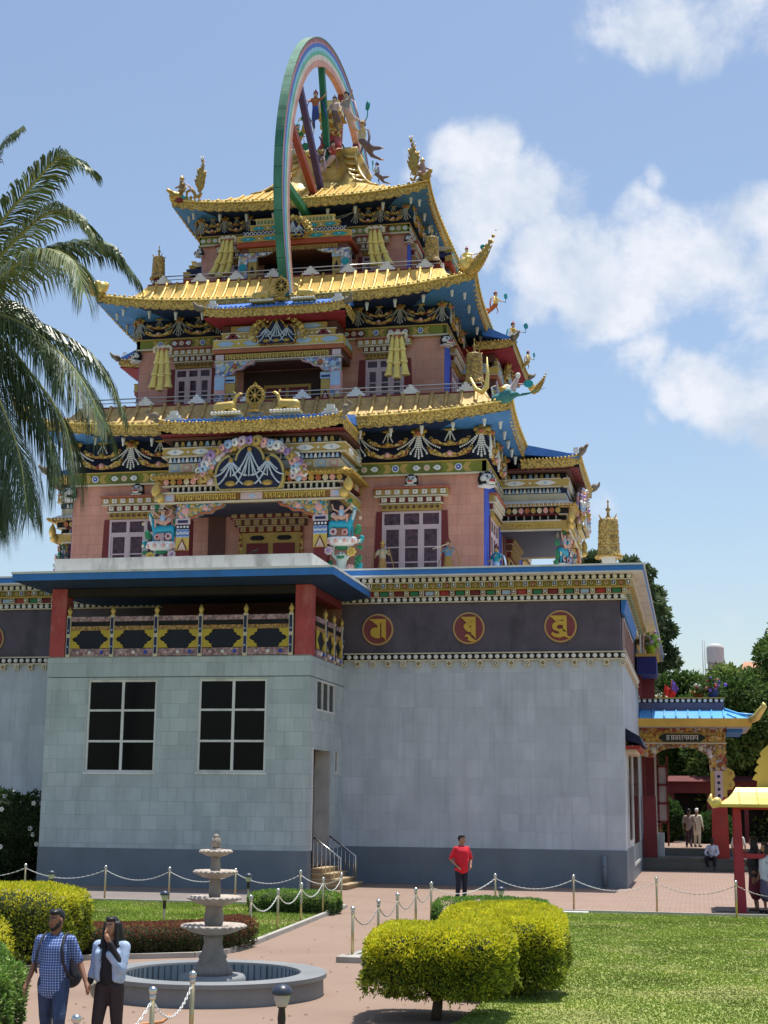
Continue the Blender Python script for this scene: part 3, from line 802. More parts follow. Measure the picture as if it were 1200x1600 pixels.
def rail_post(mb, u, fn):
    def bx(a, b, o0, o1, z0, z1, mt):
        p = [fn(a, o0, z0), fn(b, o0, z0), fn(b, o1, z0), fn(a, o1, z0)]; q = [fn(a, o0, z1), fn(b, o0, z1), fn(b, o1, z1), fn(a, o1, z1)]
        mb.hexa(p, q, mt)
    bx(u - .07, u + .07, .0, .14, 7.40, 8.80, CREAM)
    bx(u - .045, u + .045, .13, .155, 7.5, 8.05, NAVYP); bx(u - .045, u + .045, .13, .155, 8.18, 8.72, NAVYP)
    mb.disc(fn(u, .155, 8.3), .03, .02, LBLUE, 8); mb.disc(fn(u, .155, 7.75), .03, .02, LBLUE, 8)
    c = fn(u, .07, 8.80); mb.lathe([(.05, 0), (.075, .03), (.05, .06), (.085, .12), (.09, .17), (.06, .24), (.02, .30), (0, .34)], c, GOLD, 10)
fF = lambda u, o, z: (u, AY + .10 - o, z)
fS = lambda u, o, z: (AX1 - .10 + o, u, z)
xp = [AX0 + .68 + i * (AX1 - .62 - AX0 - .74) / 5 for i in range(6)]
def rails(us, ps, fn):
    for u in us: mb = MB(); rail_post(mb, u, fn); wpart(mb, 'railing_post', ann)
    for a, b in zip(ps[:-1], ps[1:]): mb = MB(); rail_panel(mb, a + .07, b - .07, fn); wpart(mb, 'railing_panel', ann)
rails(xp, xp, fF)
yp_ = [-4.05, -2.75, -1.5, -.35]
rails(yp_[1:], yp_, fS)
# flat roof: tapered blue edge, white top and white parapet
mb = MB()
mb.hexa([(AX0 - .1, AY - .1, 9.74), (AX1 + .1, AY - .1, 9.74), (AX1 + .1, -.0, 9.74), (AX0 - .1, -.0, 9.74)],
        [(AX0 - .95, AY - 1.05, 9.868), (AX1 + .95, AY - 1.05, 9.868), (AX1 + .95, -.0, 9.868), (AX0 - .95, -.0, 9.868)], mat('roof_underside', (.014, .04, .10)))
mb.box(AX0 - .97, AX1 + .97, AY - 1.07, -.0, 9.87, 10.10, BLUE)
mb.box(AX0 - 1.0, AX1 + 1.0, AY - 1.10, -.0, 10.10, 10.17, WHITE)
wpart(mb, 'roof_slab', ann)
mb = MB(); mb.box(AX0 + .1, AX1, AY - .1, AY + .1, 10.17, 10.74, PARA); mb.box(AX1 - .2, AX1, AY + .1, -.85, 10.17, 10.74, PARA); mb.box(AX0 + .1, AX0 + .3, AY + .1, -.85, 10.17, 10.74, PARA)
wpart(mb, 'parapet', ann)
# steps and handrails of the side door
st = empty('entrance_steps', (AX1, -3, 0), 'four yellow ochre stone steps leading up to the side door of the annexe', 'steps')
STEP = mat('ochre_step_stone', (.42, .33, .20), var=.15, dirt=(.35, .25, .14))
mb = MB()
for i in range(4): mb.box(AX1 + .02, AX1 + 1.16 - i * .27, -4.15, -1.9, .165 * i, .165 * i + .125, mat('step_riser', (.34, .24, .13))); mb.box(AX1 + .02, AX1 + 1.20 - i * .27, -4.19, -1.86, .165 * i + .125, .165 * (i + 1), STEP)
wpart(mb, 'stair_flight', st)
def handrail(y, lab):
    h = empty('handrail', (AX1 + 1, y, 0), lab, 'handrail', 'steel handrails of the side door steps')
    mb = MB(); a = Vector((AX1 + .05, y, 1.62)); b = Vector((AX1 + .95, y, .98)); mb.tube([a, b, (b.x + .02, y, .05)], .028, STEEL, 8); wpart(mb, 'top_rail', h)
    mb = MB()
    for i in range(7):
        t = i / 6.5; x = a.x + (b.x - a.x) * t; z = a.z + (b.z - a.z) * t; zb = .66 - .165 * min(3, int(max(0, (x - AX1 - .39) / .27) + (1 if x > AX1 + .39 else 0)))
        mb.tube([(x, y, max(.02, zb)), (x, y, z)], .016, STEEL, 6)
    wpart(mb, 'balusters', h)
handrail(-4.1, 'steel handrail on the near side of the annexe steps'); handrail(-1.95, 'steel handrail on the far side of the annexe steps, against the hall wall')

# ================================================================== PAGODA
XC, YC = -13.7, 12.4
pag = empty('pagoda_tower', (XC, YC, 0), 'three tiered temple tower with gold roofs, rose stone walls and painted porches', 'temple')
SIDES = (0, 1, 3)
def lp(mb, name, parent, k=0, **kw):      # local part, turned to side k when it hangs directly on the tower
    return mb.build(name, parent, rotz=k * math.pi / 2, **kw)
def rbox(mb, h, z0, z1, mt, t=None):
    """square ring or block centred on the axis"""
    mb.box(-h, h, -h, h, z0, z1, mt)
# --- walls
for (h, z0, z1) in ((8.4, 10.8, 15.2), (6.55, 18.5, 21.41), (4.6, 24.4, 26.7)):
    mb = MB(); rbox(mb, h, z0, z1, PINKST)
    lp(mb, 'storey_wall', pag)
for (h, z0, z1) in ((8.34, 15.2, 17.3), (6.5, 21.41, 23.0), (4.55, 26.7, 28.2)):
    mb = MB(); rbox(mb, h, z0, z1, NAVY); lp(mb, 'upper_wall', pag)
# blue painted flank walls beyond the corner strip (right and left sides)
for (h, z0, z1, hw) in ((8.4, 10.8, 15.2, 3.0), (6.55, 18.5, 21.41, 2.4), (4.6, 24.4, 26.7, 2.0)):
    for k in (1, 3):
        mb = MB(); mb.box(-h + .02, -hw, -h - .02, -h + .1, z0, z1, ULTRA); mb.box(hw, h - .02, -h - .02, -h + .1, z0, z1, ULTRA)
        lp(mb, 'blue_wall_facing', pag, k)
# --- decorated beams
def teardrop(cx, cz, w, h, d):
    return [(cx - d * w, cz), (cx - d * w * .2, cz - h), (cx + d * w * .5, cz - h * .8), (cx + d * w * .85, cz), (cx + d * w * .5, cz + h * .8), (cx - d * w * .2, cz + h)][::(1 if d > 0 else -1)]
def beam(mb, h, z0, z1, base, field, pitch, off=.10, sk=0):
    y = -h - off
    mb.box(-h - off, h + off, y, -h + .05, z0, z1, base)
    mb.box(-h - off - .03, h + off + .03, y - .05, y + .05, z0 - .05, z0 + .02, CREAM)
    mb.box(-h - off - .02, h + off + .02, y - .04, y + .05, z1 - .02, z1 + .03, OCHRE)
    zc = (z0 + z1) / 2; r = (z1 - z0) * .30; n = int((h + off - .2) / pitch)
    for i in range(-n, n + 1):
        c = i * pitch
        if i % 2 == 0:
            mb.disc((c, y, zc), r, .03, BEAD, 12); mb.disc((c, y - .03, zc), r * .68, .02, (ULTRA, LBLUE)[base == MAROON and 1 or 0], 10); mb.disc((c, y - .05, zc), r * .25, .02, BEAD, 8)
            for s in (-1, 1):
                mb.prism([(c + s * pitch * .22, zc - r * 1.25), (c + s * pitch * .40, zc - r * 1.25), (c + s * pitch * .30, zc), (c + s * pitch * .40, zc + r * 1.25), (c + s * pitch * .22, zc + r * 1.25), (c + s * pitch * .13, zc)][::(1 if s > 0 else -1)], y - .02, y + .01, OCHRE)
        else:
            mb.prism([(c - pitch * .55, zc), (c - pitch * .42, zc - r * 1.3), (c + pitch * .42, zc - r * 1.3), (c + pitch * .55, zc), (c + pitch * .42, zc + r * 1.3), (c - pitch * .42, zc + r * 1.3)], y - .012, y + .01, field)
            mb.disc((c, y - .01, zc), r * .85, .03, CREAM, 10); mb.disc((c, y - .04, zc), r * .45, .02, PINKP, 8)
            for s in (-1, 1):
                mb.prism(teardrop(c + s * pitch * .33, zc, pitch * .14, r * .75, s), y - .04, y, BEAD)
                mb.disc((c + s * pitch * .34, y - .04, zc), r * .32, .015, LBLUE, 8)
for k in SIDES:
    mb = MB(); beam(mb, 8.4, 15.22, 15.70, OLIVE, mat('deep_olive', (.13, .15, .03)), 1.24); lp(mb, 'painted_beam', pag, k)
    mb = MB(); beam(mb, 6.55, 21.43, 21.84, OLIVE, MAROON, .93); lp(mb, 'painted_beam', pag, k)
    mb = MB(); beam(mb, 4.6, 26.71, 27.10, MAROON, OLIVE, .85); lp(mb, 'painted_beam', pag, k)
# --- bead garlands
def beadline(mb, pts, r, mt):
    L_ = 0
    for a, b in zip(pts[:-1], pts[1:]): L_ += (Vector(b) - Vector(a)).length
    step = r * 2.05; d = 0; acc = 0
    for a, b in zip(pts[:-1], pts[1:]):
        a = Vector(a); b = Vector(b); l = (b - a).length
        while d < acc + l:
            p = a + (b - a) * ((d - acc) / l); mb.sphere(p, r, mt, 5, 4, (1, 1, 1)); d += step
        acc += l
def curve(a, b, sag, n=6, y=0):
    return [(a[0] + (b[0] - a[0]) * t, y, a[1] + (b[1] - a[1]) * t - sag * math.sin(math.pi * t)) for t in [i / n for i in range(n + 1)]]
def garlands(h, ztop, zbot, anchors, r, bead, skip, gold, detail=True):
    """row of tassel faces with bead swags on a dark band"""
    mb = MB(); y = -h - .28; H = ztop - zbot
    for i, u in enumerate(anchors):
        if abs(u) < skip: continue
        # gold face holding the strings
        for dx, dz, rr in ((0, 0, .17), (-.17, .06, .10), (.17, .06, .10), (0, .12, .11), (-.12, -.08, .08), (.12, -.08, .08)):
            mb.sphere((u + dx * H, y, ztop - .10 * H + dz * H), rr * H, gold, 8, 5, (1, .6, .8))
        mb.sphere((u, y - .1 * H, ztop - .12 * H), .09 * H, ORANGE, 8, 5)
        for dx in (-.26, -.11, 0, .11, .26):
            e = (u + dx * H, zbot + (.12 + abs(dx) * .55) * H)
            mid = (u + dx * H * .42, ztop - .55 * H)
            beadline(mb, [(u + dx * .2, y - .03, ztop - .22 * H), (mid[0], y - .05, mid[1]), (e[0], y - .03, e[1])], r, bead)
            mb.lathe([(.0, -.07 * H), (.035 * H, -.05 * H), (.03 * H, 0), (.0, .03 * H)], (e[0], y - .03, e[1]), bead, 6)
        if i + 1 < len(anchors):
            v = anchors[i + 1]
            if abs(v) < skip: continue
            w = v - u; c = (u + v) / 2
            for s, st, en in ((1, u, c), (-1, v, c)):
                for q, (fx, z1_, sg) in enumerate(((.36, .62, .06), (.26, .42, .05))):
                    beadline(mb, curve((st + s * .10 * H, ztop - .20 * H), (st + s * w * fx * 1.0, zbot + z1_ * H * .62), sg * H, 5, y - .02), r, bead)
            # two scrolled gold troughs, one over the other
            for zc, ww, hh in ((zbot + .56 * H, .30, .10), (zbot + .22 * H, .34, .13)):
                P = []
                for j in range(13):
                    t = -1 + j / 6; P.append((c + t * w * ww, zc + abs(t) ** 2.2 * hh * H * 1.3 + .05 * H * math.cos(t * 9)))
                B = [(c + t * w * ww * .93, zc - hh * H * (1 - abs(t) ** 2)) for t in [1 - j / 6 for j in range(13)]]
                poly = P + B
                vs = []; n = len(poly)
                for yy in (y - .10, y + .03): vs += [(a, yy, b) for a, b in poly]
                fs = []
                for j in range(12): fs.append((j, j + 1, 2 * 13 - 2 - j, 2 * 13 - 1 - j)); fs.append((n + j, n + 2 * 13 - 1 - j, n + 2 * 13 - 2 - j, n + j + 1))
                for j in range(n): fs.append((j, (j + 1) % n, n + (j + 1) % n, n + j))
                mb.add(vs, fs, SCROLLG if detail else gold)
                mb.sphere((c, y - .10, zc - .02 * H), .09 * H, PINKP if zc < zbot + .4 * H else gold, 8, 5)
                for s in (-1, 1): mb.tube([(c + s * w * ww + .05 * H * math.cos(a) * s, y - .06, zc + hh * H * 1.3 + .05 * H * math.sin(a)) for a in [q * .9 for q in range(7)]], .022 * H, gold, 5)
            # small tassel above
            for dx in (-.16, 0, .16):
                beadline(mb, [(c, y - .02, ztop - .04 * H), (c + dx * H, y - .04, zbot + .62 * H)], r * .85, bead)
            mb.sphere((c, y, ztop - .02), .09 * H, gold, 8, 5, (2.4, .6, .6))
    return mb
SHB = mat('bead_grey_white', (.42, .40, .35), var=.1, vscale=4)
GOLDS = mat('old_gold_relief', (.42, .27, .06), rough=.5, metal=.25, var=.3, vscale=6, bump=.6, bscale=12)
for k in SIDES:
    a1 = [-8.35, -5.9, -3.45, 3.45, 5.9, 8.35]
    lp(garlands(8.34, 16.95, 15.72, a1, .042, BEAD, 2, GOLDS), 'bead_garland', pag, k)
    a2 = [-6.5, -4.75, -3.0, 3.0, 4.75, 6.5]
    lp(garlands(6.5, 22.72, 21.86, a2, .030, SHB, 2, GOLDS), 'bead_garland', pag, k)
    a3 = [-4.6, -3.5, -2.4, 2.4, 3.5, 4.6]
    lp(garlands(4.6, 27.86, 27.12, a3, .026, SHB, 2, GOLDS), 'bead_garland', pag, k)
# --- roofs
def ze(u, z0, rise, p=3.2): return z0 + rise * abs(u) ** p
TILE1 = mat('weathered_gold_tiles', (.46, .31, .11), rough=.5, metal=.25, var=.3, vscale=5, bump=.6, bscale=9, dirt=(.30, .17, .11), dscale=3.0)
def roof(e, zt, rise, htop, ztop, fh, pitch, g=1.35, ribr=.075, tilemat=GOLDR, fmat=None, flare=.25):
    """curved hipped skirt roof on four sides. e eave half width, zt eave top z"""
    fmat = fmat or EMBOSS
    mb = MB(); nu, nv = 48, 8
    def pt(u, t, dz=0.0):
        h = e + (htop - e) * t
        fl = flare * abs(u) ** 5 * (1 - t) ** 2
        z = ze(u, zt, rise * (1 - t) ** 1.5) + (ztop - zt) * t ** g
        return (u * (h + fl), -(h + fl), z + dz)
    vs = []; fs = []
    for j in range(nv + 1):
        for i in range(nu + 1): vs.append(pt(-1 + 2 * i / nu, j / nv))
    for j in range(nv):
        for i in range(nu): q = j * (nu + 1) + i; fs.append((q, q + 1, q + nu + 2, q + nu + 1))
    rib = MB(); n = int(e / pitch)
    for i in range(-n, n + 1):
        x = i * pitch; path = []
        for j in range(7):
            t = j / 6; h = e + (htop - e) * t; u = x / h
            if abs(u) > 1: break
            path.append(pt(u, t, .03))
        if len(path) > 1: rib.tube(path, ribr, tilemat, 6)
    fas = MB(); sof = MB()
    m_ = int(2 * e / .20)
    top = []; bot = []
    for i in range(m_ + 1):
        u = -1 + 2 * i / m_; p = pt(u, 0); top.append((p[0], p[1] - .02, p[2] + .03))
        s = .055 if i % 2 else 0.0; fhh = fh * (1 - .12 * abs(u) ** 4)
        bot.append((p[0] * .992, p[1] * .992 - .0, p[2] - fhh + s))
    o = [(a[0], a[1] + .09, a[2]) for a in top]; o2 = [(a[0], a[1] + .09, a[2]) for a in bot]
    k = m_ + 1; fvs = top + bot + o + o2; ffs = []
    for i in range(m_):
        ffs += [(k + i, k + i + 1, i + 1, i), (2 * k + i, 2 * k + i + 1, 3 * k + i + 1, 3 * k + i), (i, i + 1, 2 * k + i + 1, 2 * k + i), (k + i, 3 * k + i, 3 * k + i + 1, k + i + 1)]
    # mouldings along the fascia
    mold = MB()
    mold.tube([(p[0], p[1] - .03, p[2] - .04) for p in top[::2]] + [(top[-1][0], top[-1][1] - .03, top[-1][2] - .04)], .035, GOLDP, 5)
    # drip tiles: round ends standing along the eave
    for i in range(0, m_ + 1):
        p = top[i]; mold.sphere((p[0], p[1] - .01, p[2] + .03), .075 if i % 2 == 0 else .05, GOLD, 6, 4, (1, .7, 1))
    objs = {}
    for kk in range(4):
        if kk == 0:
            a = MB(); a.add(vs, fs, tilemat, True); r0 = a.build('roof', pag)
            r1 = rib.build('tile_ribbing', r0)
            f = MB(); f.add(fvs, ffs, fmat); f0 = f.build('fascia', r0); mo = mold.build('eave_moulding', r0)
        else:
            if kk == 2: pass
            c = copy_tree(r0, pag); c.rotation_euler.z = kk * math.pi / 2
    return pt
def soffit(e, zt, rise, fh, hin, zin, mt=SOFFIT, flare=.25):
    mb = MB(); nu = 40; vs = []; fs = []
    for i in range(nu + 1):
        u = -1 + 2 * i / nu; fl = flare * abs(u) ** 5
        vs += [(u * (e - .05 + fl), -(e - .05 + fl), ze(u, zt, rise) - fh + .06), (u * hin, -hin, zin)]
    for i in range(nu): fs.append((2 * i, 2 * i + 2, 2 * i + 3, 2 * i + 1))
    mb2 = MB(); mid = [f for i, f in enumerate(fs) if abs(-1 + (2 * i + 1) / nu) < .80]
    mb2.add(vs, mid, mat('soffit_shade_navy', (.012, .028, .085))); mb2.add(vs, [f for f in fs if f not in mid], mt); mb.add(vs, fs, mt)  # middle of the front soffit coloured navy for the deep shade under the eave
    # white hanging buds
    n = max(3, int(e / 1.25))
    for i in range(-n, n + 1):
        u = i / n * .94; p = (u * (e - .45), -(e - .45), ze(u, zt, rise) - fh)
        for q in (mb, mb2): q.lathe([(0, -.34), (.045, -.30), (.05, -.2), (.085, -.05), (.09, .02)], p, WHITE, 8)
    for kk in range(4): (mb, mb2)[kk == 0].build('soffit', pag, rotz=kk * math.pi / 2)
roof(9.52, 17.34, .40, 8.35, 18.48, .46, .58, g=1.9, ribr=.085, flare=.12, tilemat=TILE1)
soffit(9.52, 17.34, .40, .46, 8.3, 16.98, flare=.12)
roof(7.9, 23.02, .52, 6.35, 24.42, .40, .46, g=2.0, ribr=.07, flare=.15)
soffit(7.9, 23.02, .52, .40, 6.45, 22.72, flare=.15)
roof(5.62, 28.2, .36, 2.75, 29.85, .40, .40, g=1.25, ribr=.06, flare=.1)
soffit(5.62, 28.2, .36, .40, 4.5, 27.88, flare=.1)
# terraces behind the railings
for (h, z, zb) in ((8.38, 18.5, 17.2), (6.38, 24.44, 22.9)):
    mb = MB(); mb.box(-h, h, -h, h, zb, z, MAROON); lp(mb, 'terrace', pag)
# crown: steep sculpted gold drapery
CR = motley('moulded_gold_drapery', [(.78, .55, .16), (.70, .46, .11), (.82, .60, .2)], 1.3, rough=.35, bump=1.0)
mb = MB(); n = 40; prof = [(2.95, 29.72), (2.55, 29.98), (2.22, 30.3), (1.98, 30.65), (1.80, 31.0), (1.66, 31.4), (1.56, 31.8), (1.54, 32.05), (1.66, 32.12), (1.66, 32.27)]
vs = []; fs = []
for j, (h, z) in enumerate(prof):
    for i in range(4 * n):
        s, f = divmod(i, n); t = -1 + 2 * f / n; k_ = math.sin(math.pi * min(1, j / 7.5))
        w = h * (1 + .050 * k_ * math.sin(t * 9 + s * 2 + j * .35) + .03 * k_ * math.sin(t * 17 + j * .8)) - .10 * h * k_ * (1 - t * t)
        p = [(t * h, -w), (w, t * h), (-t * h, w), (-w, -t * h)][s]; vs.append((p[0], p[1], z))
for j in range(len(prof) - 1):
    for i in range(4 * n): i2 = (i + 1) % (4 * n); fs.append((j * 4 * n + i, j * 4 * n + i2, (j + 1) * 4 * n + i2, (j + 1) * 4 * n + i))
fs.append([(len(prof) - 1) * 4 * n + i for i in range(4 * n)])
mb.add(vs, fs, CR, True)
for s in (-1, 1):
    for yy in (-1, 1):
        mb.tube([(s * h, yy * h, z + .02) for h, z in prof[:8]], [.05, .06, .08, .09, .09, .08, .07, .05], CR, 8)
        for q in range(5):
            h, z = prof[q + 2]; mb.tube([(s * h, yy * h * 1.01, z), (s * (h - .30), yy * (h + .05), z + .02), (s * (h - .55), yy * (h - .02), z + .16), (s * (h - .62), yy * (h - .05), z + .32)], [.10, .13, .09, .03], CR, 7, flat=.5)
mb.tube([(math.cos(a) * .6, -1.72, 31.95 + .10 * math.sin(a * 2)) for a in [k * .35 for k in range(10)]], .05, MAROON, 6)
lp(mb, 'crown', pag)
mb = MB(); mb.lathe([(1.0, 32.25), (1.15, 32.4), (.75, 32.6), (.62, 32.9)], (0, 0, 0), MAROON, 16); mb.lathe([(.55, 32.9), (.62, 33.0), (.5, 33.2), (.5, 33.5)], (0, 0, 0), REDP, 16)
lp(mb, 'pedestal', pag)
mb = MB(); mb.lathe([(.42, 33.5), (.50, 33.7), (.40, 34.0), (.55, 34.1), (.50, 34.5), (.36, 34.6)], (0, 0, 0), SCROLLG, 12)
mb.hexa([(-.55, -.55, 34.6), (.55, -.55, 34.6), (.55, .55, 34.6), (-.55, .55, 34.6)], [(-.45, -.45, 35.3), (.45, -.45, 35.3), (.45, .45, 35.3), (-.45, .45, 35.3)], GOLDP)
mb.box(-.62, .62, -.62, .62, 34.56, 34.62, GOLD)
lp(mb, 'gold_shrine', pag)
# --- railings and stepped merlons
def railing(h, z, step, white, k):
    mb = MB(); mb.tube([(-h, -h, z + .34), (h, -h, z + .34)], .025, STEEL, 6); mb.tube([(-h, -h, z + .18), (h, -h, z + .18)], .018, STEEL, 6)
    n = int(2 * h / step)
    for i in range(n + 1): x = -h + .6 + i * (2 * h - 1.2) / n; mb.tube([(x, -h, z), (x, -h, z + .34)], .018, STEEL, 5)
    o = lp(mb, 'railing', pag, k)
    mb = MB()
    for i in range(n + 1):
        x = -h + .6 + i * (2 * h - 1.2) / n
        for w, a, b in ((.36, .0, .10), (.26, .10, .19), (.16, .19, .28), (.07, .28, .37)): mb.box(x - w, x + w, -h - .08, -h + .03, z + a, z + b, WHITE)
    mb.build('merlons', o)
for k in SIDES:
    railing(8.30, 18.50, 2.1, WHITE, k); railing(6.30, 24.44, 1.75, WHITE, k)
# --- windows with stepped lintels
def blocks(mb, x0, x1, y, z0, z1, n, fc, bc):
    for i in range(n):
        x = x0 + (x1 - x0) * (i + .5) / n; w = (x1 - x0) / n * .30
        mb.box(x - w, x + w, y - .08, y, z0 + (z1 - z0) * .12, z1 - (z1 - z0) * .12, bc)
        mb.box(x - w * .72, x + w * .72, y - .095, y - .07, z0 + (z1 - z0) * .25, z1 - (z1 - z0) * .25, fc)
        mb.box(x - w * .25, x + w * .25, y - .105, y - .09, z0 + (z1 - z0) * .4, z1 - (z1 - z0) * .4, ORANGE)
def window(h, cx, half, zb, zt, lint, jw, panes, k, small=False, glass=GLASSP):
    y = -h
    mb = MB(); f = .085 if not small else .06
    mb.box(cx - half, cx - half + f, y - .06, y + .02, zb, zt, LILAC); mb.box(cx + half - f, cx + half, y - .06, y + .02, zb, zt, LILAC)
    mb.box(cx - half + f, cx + half - f, y - .06, y + .02, zt - f, zt, LILAC)
    n = panes; w = (2 * half - f) / n; zs = zt - (zt - zb) * (.24 if not small else .26)
    for i in range(1, n):
        x = cx - half + f / 2 + i * w; mb.box(x - f * .8, x + f * .8, y - .055, y + .02, zb, zt - f, LILAC)
    x0 = cx - half + f; x1 = cx + half - f
    mb.box(x0, x1, y - .05, y + .01, zs - .09, zs + .09, LILAC)
    for i in range(n):
        a = cx - half + f / 2 + i * w + .05; b = a + w - .1
        for fr in (.30, .60):
            z = zb + (zs - zb) * fr; mb.box(a, b, y - .04, y, z - .025, z + .025, LILAC)
        mb.box(a, a + .07, y - .045, y, zb, zs, LILAC); mb.box(b - .07, b, y - .045, y, zb, zs, LILAC)
    o = lp(mb, 'window', pag, k)
    mb = MB(); mb.box(x0, x1, y - .03, y - .025, zb, zt - .05, glass); mb.build('pane', o)
    mb = MB()
    for s in (-1, 1):
        a = cx + s * half; b0 = cx + s * (half + jw * 1.25); b1 = cx + s * (half + jw * .9)
        q = [(a, y - .05, zb), (b0, y - .05, zb), (b0, y + .02, zb), (a, y + .02, zb)]; r = [(a, y - .05, zt), (b1, y - .05, zt), (b1, y + .02, zt), (a, y + .02, zt)]
        mb.hexa(q, r, MAROON)
    mb.build('jamb', o)
    mb = MB(); z0, z1 = lint; H = z1 - z0
    mb.box(cx - half, cx + half, y - .12, y, z0, z0 + H * .27, OCHRE)
    mb.box(cx - half - jw * .3, cx + half + jw * .3, y - .20, y, z0 + H * .27, z0 + H * .32, CREAM)
    mb.box(cx - half - jw * .3, cx + half + jw * .3, y - .14, y, z0 + H * .32, z0 + H * .58, MAROON)
    mb.box(cx - half - jw * 1.1, cx + half + jw * 1.1, y - .30, y, z0 + H * .58, z0 + H * .63, CREAM)
    mb.box(cx - half - jw * 1.1, cx + half + jw * 1.1, y - .22, y, z0 + H * .63, z0 + H * .92, OCHRE)
    mb.box(cx - half - jw * 1.3, cx + half + jw * 1.3, y - .36, y, z0 + H * .92, z1, mat('terracotta_capping', (.40, .12, .07)))
    nb = 7 if not small else 5
    blocks(mb, cx - half, cx + half, y - .12, z0 + .01, z0 + H * .25, nb + 3, BLACK, OCHRE)
    blocks(mb, cx - half - jw * .3, cx + half + jw * .3, y - .14, z0 + H * .33, z0 + H * .58, nb, BEAD, CREAM)
    blocks(mb, cx - half - jw * 1.1, cx + half + jw * 1.1, y - .22, z0 + H * .64, z0 + H * .92, nb + 1, BEAD, CREAM)
    mb.build('lintel', o)
for k in SIDES:
    for s in (-1, 1):
        window(8.4, s * 5.6, 1.16, 11.2, 13.78, (13.80, 14.70), .26, 3, k)
        window(6.55, s * 4.10, .80, 18.7, 20.52, (20.54, 21.37), .30, 3, k)
        window(4.6, s * 3.15, .48, 24.6, 25.75, (25.78, 26.62), .22, 2, k, small=True)
# --- snow lion heads at corners and over the windows
def lion(parent, x, y, z, s, rz, lab=None):
    mb = MB()
    mb.sphere((0, -.12, 0), .30, BEAD, 12, 8, (1, .9, .85)); mb.sphere((0, -.36, -.10), .19, BEAD, 10, 7, (1.1, .9, .7))
    mb.box(-.13, .13, -.545, -.3, -.165, -.075, REDP); mb.box(-.15, .15, -.50, -.3, -.24, -.17, BEAD)
    for q in (-1, 1):
        mb.sphere((q * .13, -.36, .07), .065, BLACK, 8, 6); mb.sphere((q * .13, -.41, .075), .035, BEAD, 6, 5); mb.sphere((q * .27, -.06, .17), .09, BLACK, 8, 6, (.6, 1, 1.2)); mb.sphere((q * .06, -.55, -.04), .03, BLACK, 6, 5)
        mb.tube([(q * .16, -.30, -.17), (q * .28, -.15, -.2), (q * .32, 0, -.1)], .05, BLACK, 6)
        mb.box(q * .10 - .02, q * .10 + .02, -.53, -.49, -.20, -.165, WHITE)
    mb.sphere((0, -.2, .26), .10, BLACK, 8, 6, (1.6, 1, .6)); mb.sphere((0, .05, -.02), .33, BLACK, 10, 7, (1, .5, .95))
    mb.box(-.30, .30, -.35, .1, -.34, -.27, WHITE)
    o = mb.build('lion_head', parent, loc=(x, y, z), rotz=rz, label=lab); o.scale = (s, s, s); return o
for (h, z, s, u) in ((8.4, 14.98, .92, 5.6), (6.55, 21.2, .72, None), (4.6, 26.45, .55, None)):
    d = h + .05
    lion(pag, d, -d, z - .05, s, R(45)); lion(pag, -d, -d, z - .05, s, R(-45)); lion(pag, d, d, z - .05, s, R(135))
    if u:
        for q in (-1, 1): lion(pag, q * u, -h - .05, z, s * .8, 0)
# --- porches
def pseudo(mb, x0, x1, y, z0, z1, mt, seed=1, w=.17):
    """a run of raised ritual letters hanging from a head bar"""
    rnd = random.Random(seed); x = x0; H = z1 - z0
    while x + w < x1:
        mb.box(x, x + w * .86, y - .03, y, z1 - H * .16, z1, mt)
        st = x + w * .86 - w * .22; mb.box(st, st + w * .22, y - .03, y, z0, z1 - H * .16, mt)
        for _ in range(2):
            a = x + rnd.uniform(0, .3) * w; b = z0 + rnd.uniform(.1, .6) * H
            mb.box(a, st, y - .025, y, b, b + H * .15, mt)
        mb.box(x + w * .08, x + w * .28, y - .025, y, z0 + H * rnd.uniform(.1, .4), z1 - H * .16, mt)
        x += w
def lozenges(mb, x0, x1, y, z0, z1, n, base, mot):
    mb.box(x0, x1, y, y + .3, z0, z1, base); zc = (z0 + z1) / 2; hh = (z1 - z0) * .36
    for i in range(n):
        c = x0 + (x1 - x0) * (i + .5) / n; w = (x1 - x0) / n * .36
        mb.prism([(c - w, zc), (c - w * .4, zc - hh), (c + w * .4, zc - hh), (c + w, zc), (c + w * .4, zc + hh), (c - w * .4, zc + hh)], y - .025, y, mot)
        mb.disc((c, y - .02, zc), hh * .5, .02, LBLUE, 8)
        mb.disc((c + (x1 - x0) / n * .5, y, zc), hh * .45, .03, BEAD, 8) if i < n - 1 else None
def petals(mb, x0, x1, y, z0, z1, n, cols, back=BLACK):
    mb.box(x0, x1, y, y + .3, z0, z1, back)
    for i in range(n):
        c = x0 + (x1 - x0) * (i + .5) / n; w = (x1 - x0) / n * .42; mt = cols[i % len(cols)]
        mb.prism([(c, z0), (c + w * .8, z0 + (z1 - z0) * .25), (c + w, z0 + (z1 - z0) * .6), (c + w * .5, z1), (c - w * .5, z1), (c - w, z0 + (z1 - z0) * .6), (c - w * .8, z0 + (z1 - z0) * .25)], y - .05, y, mt)
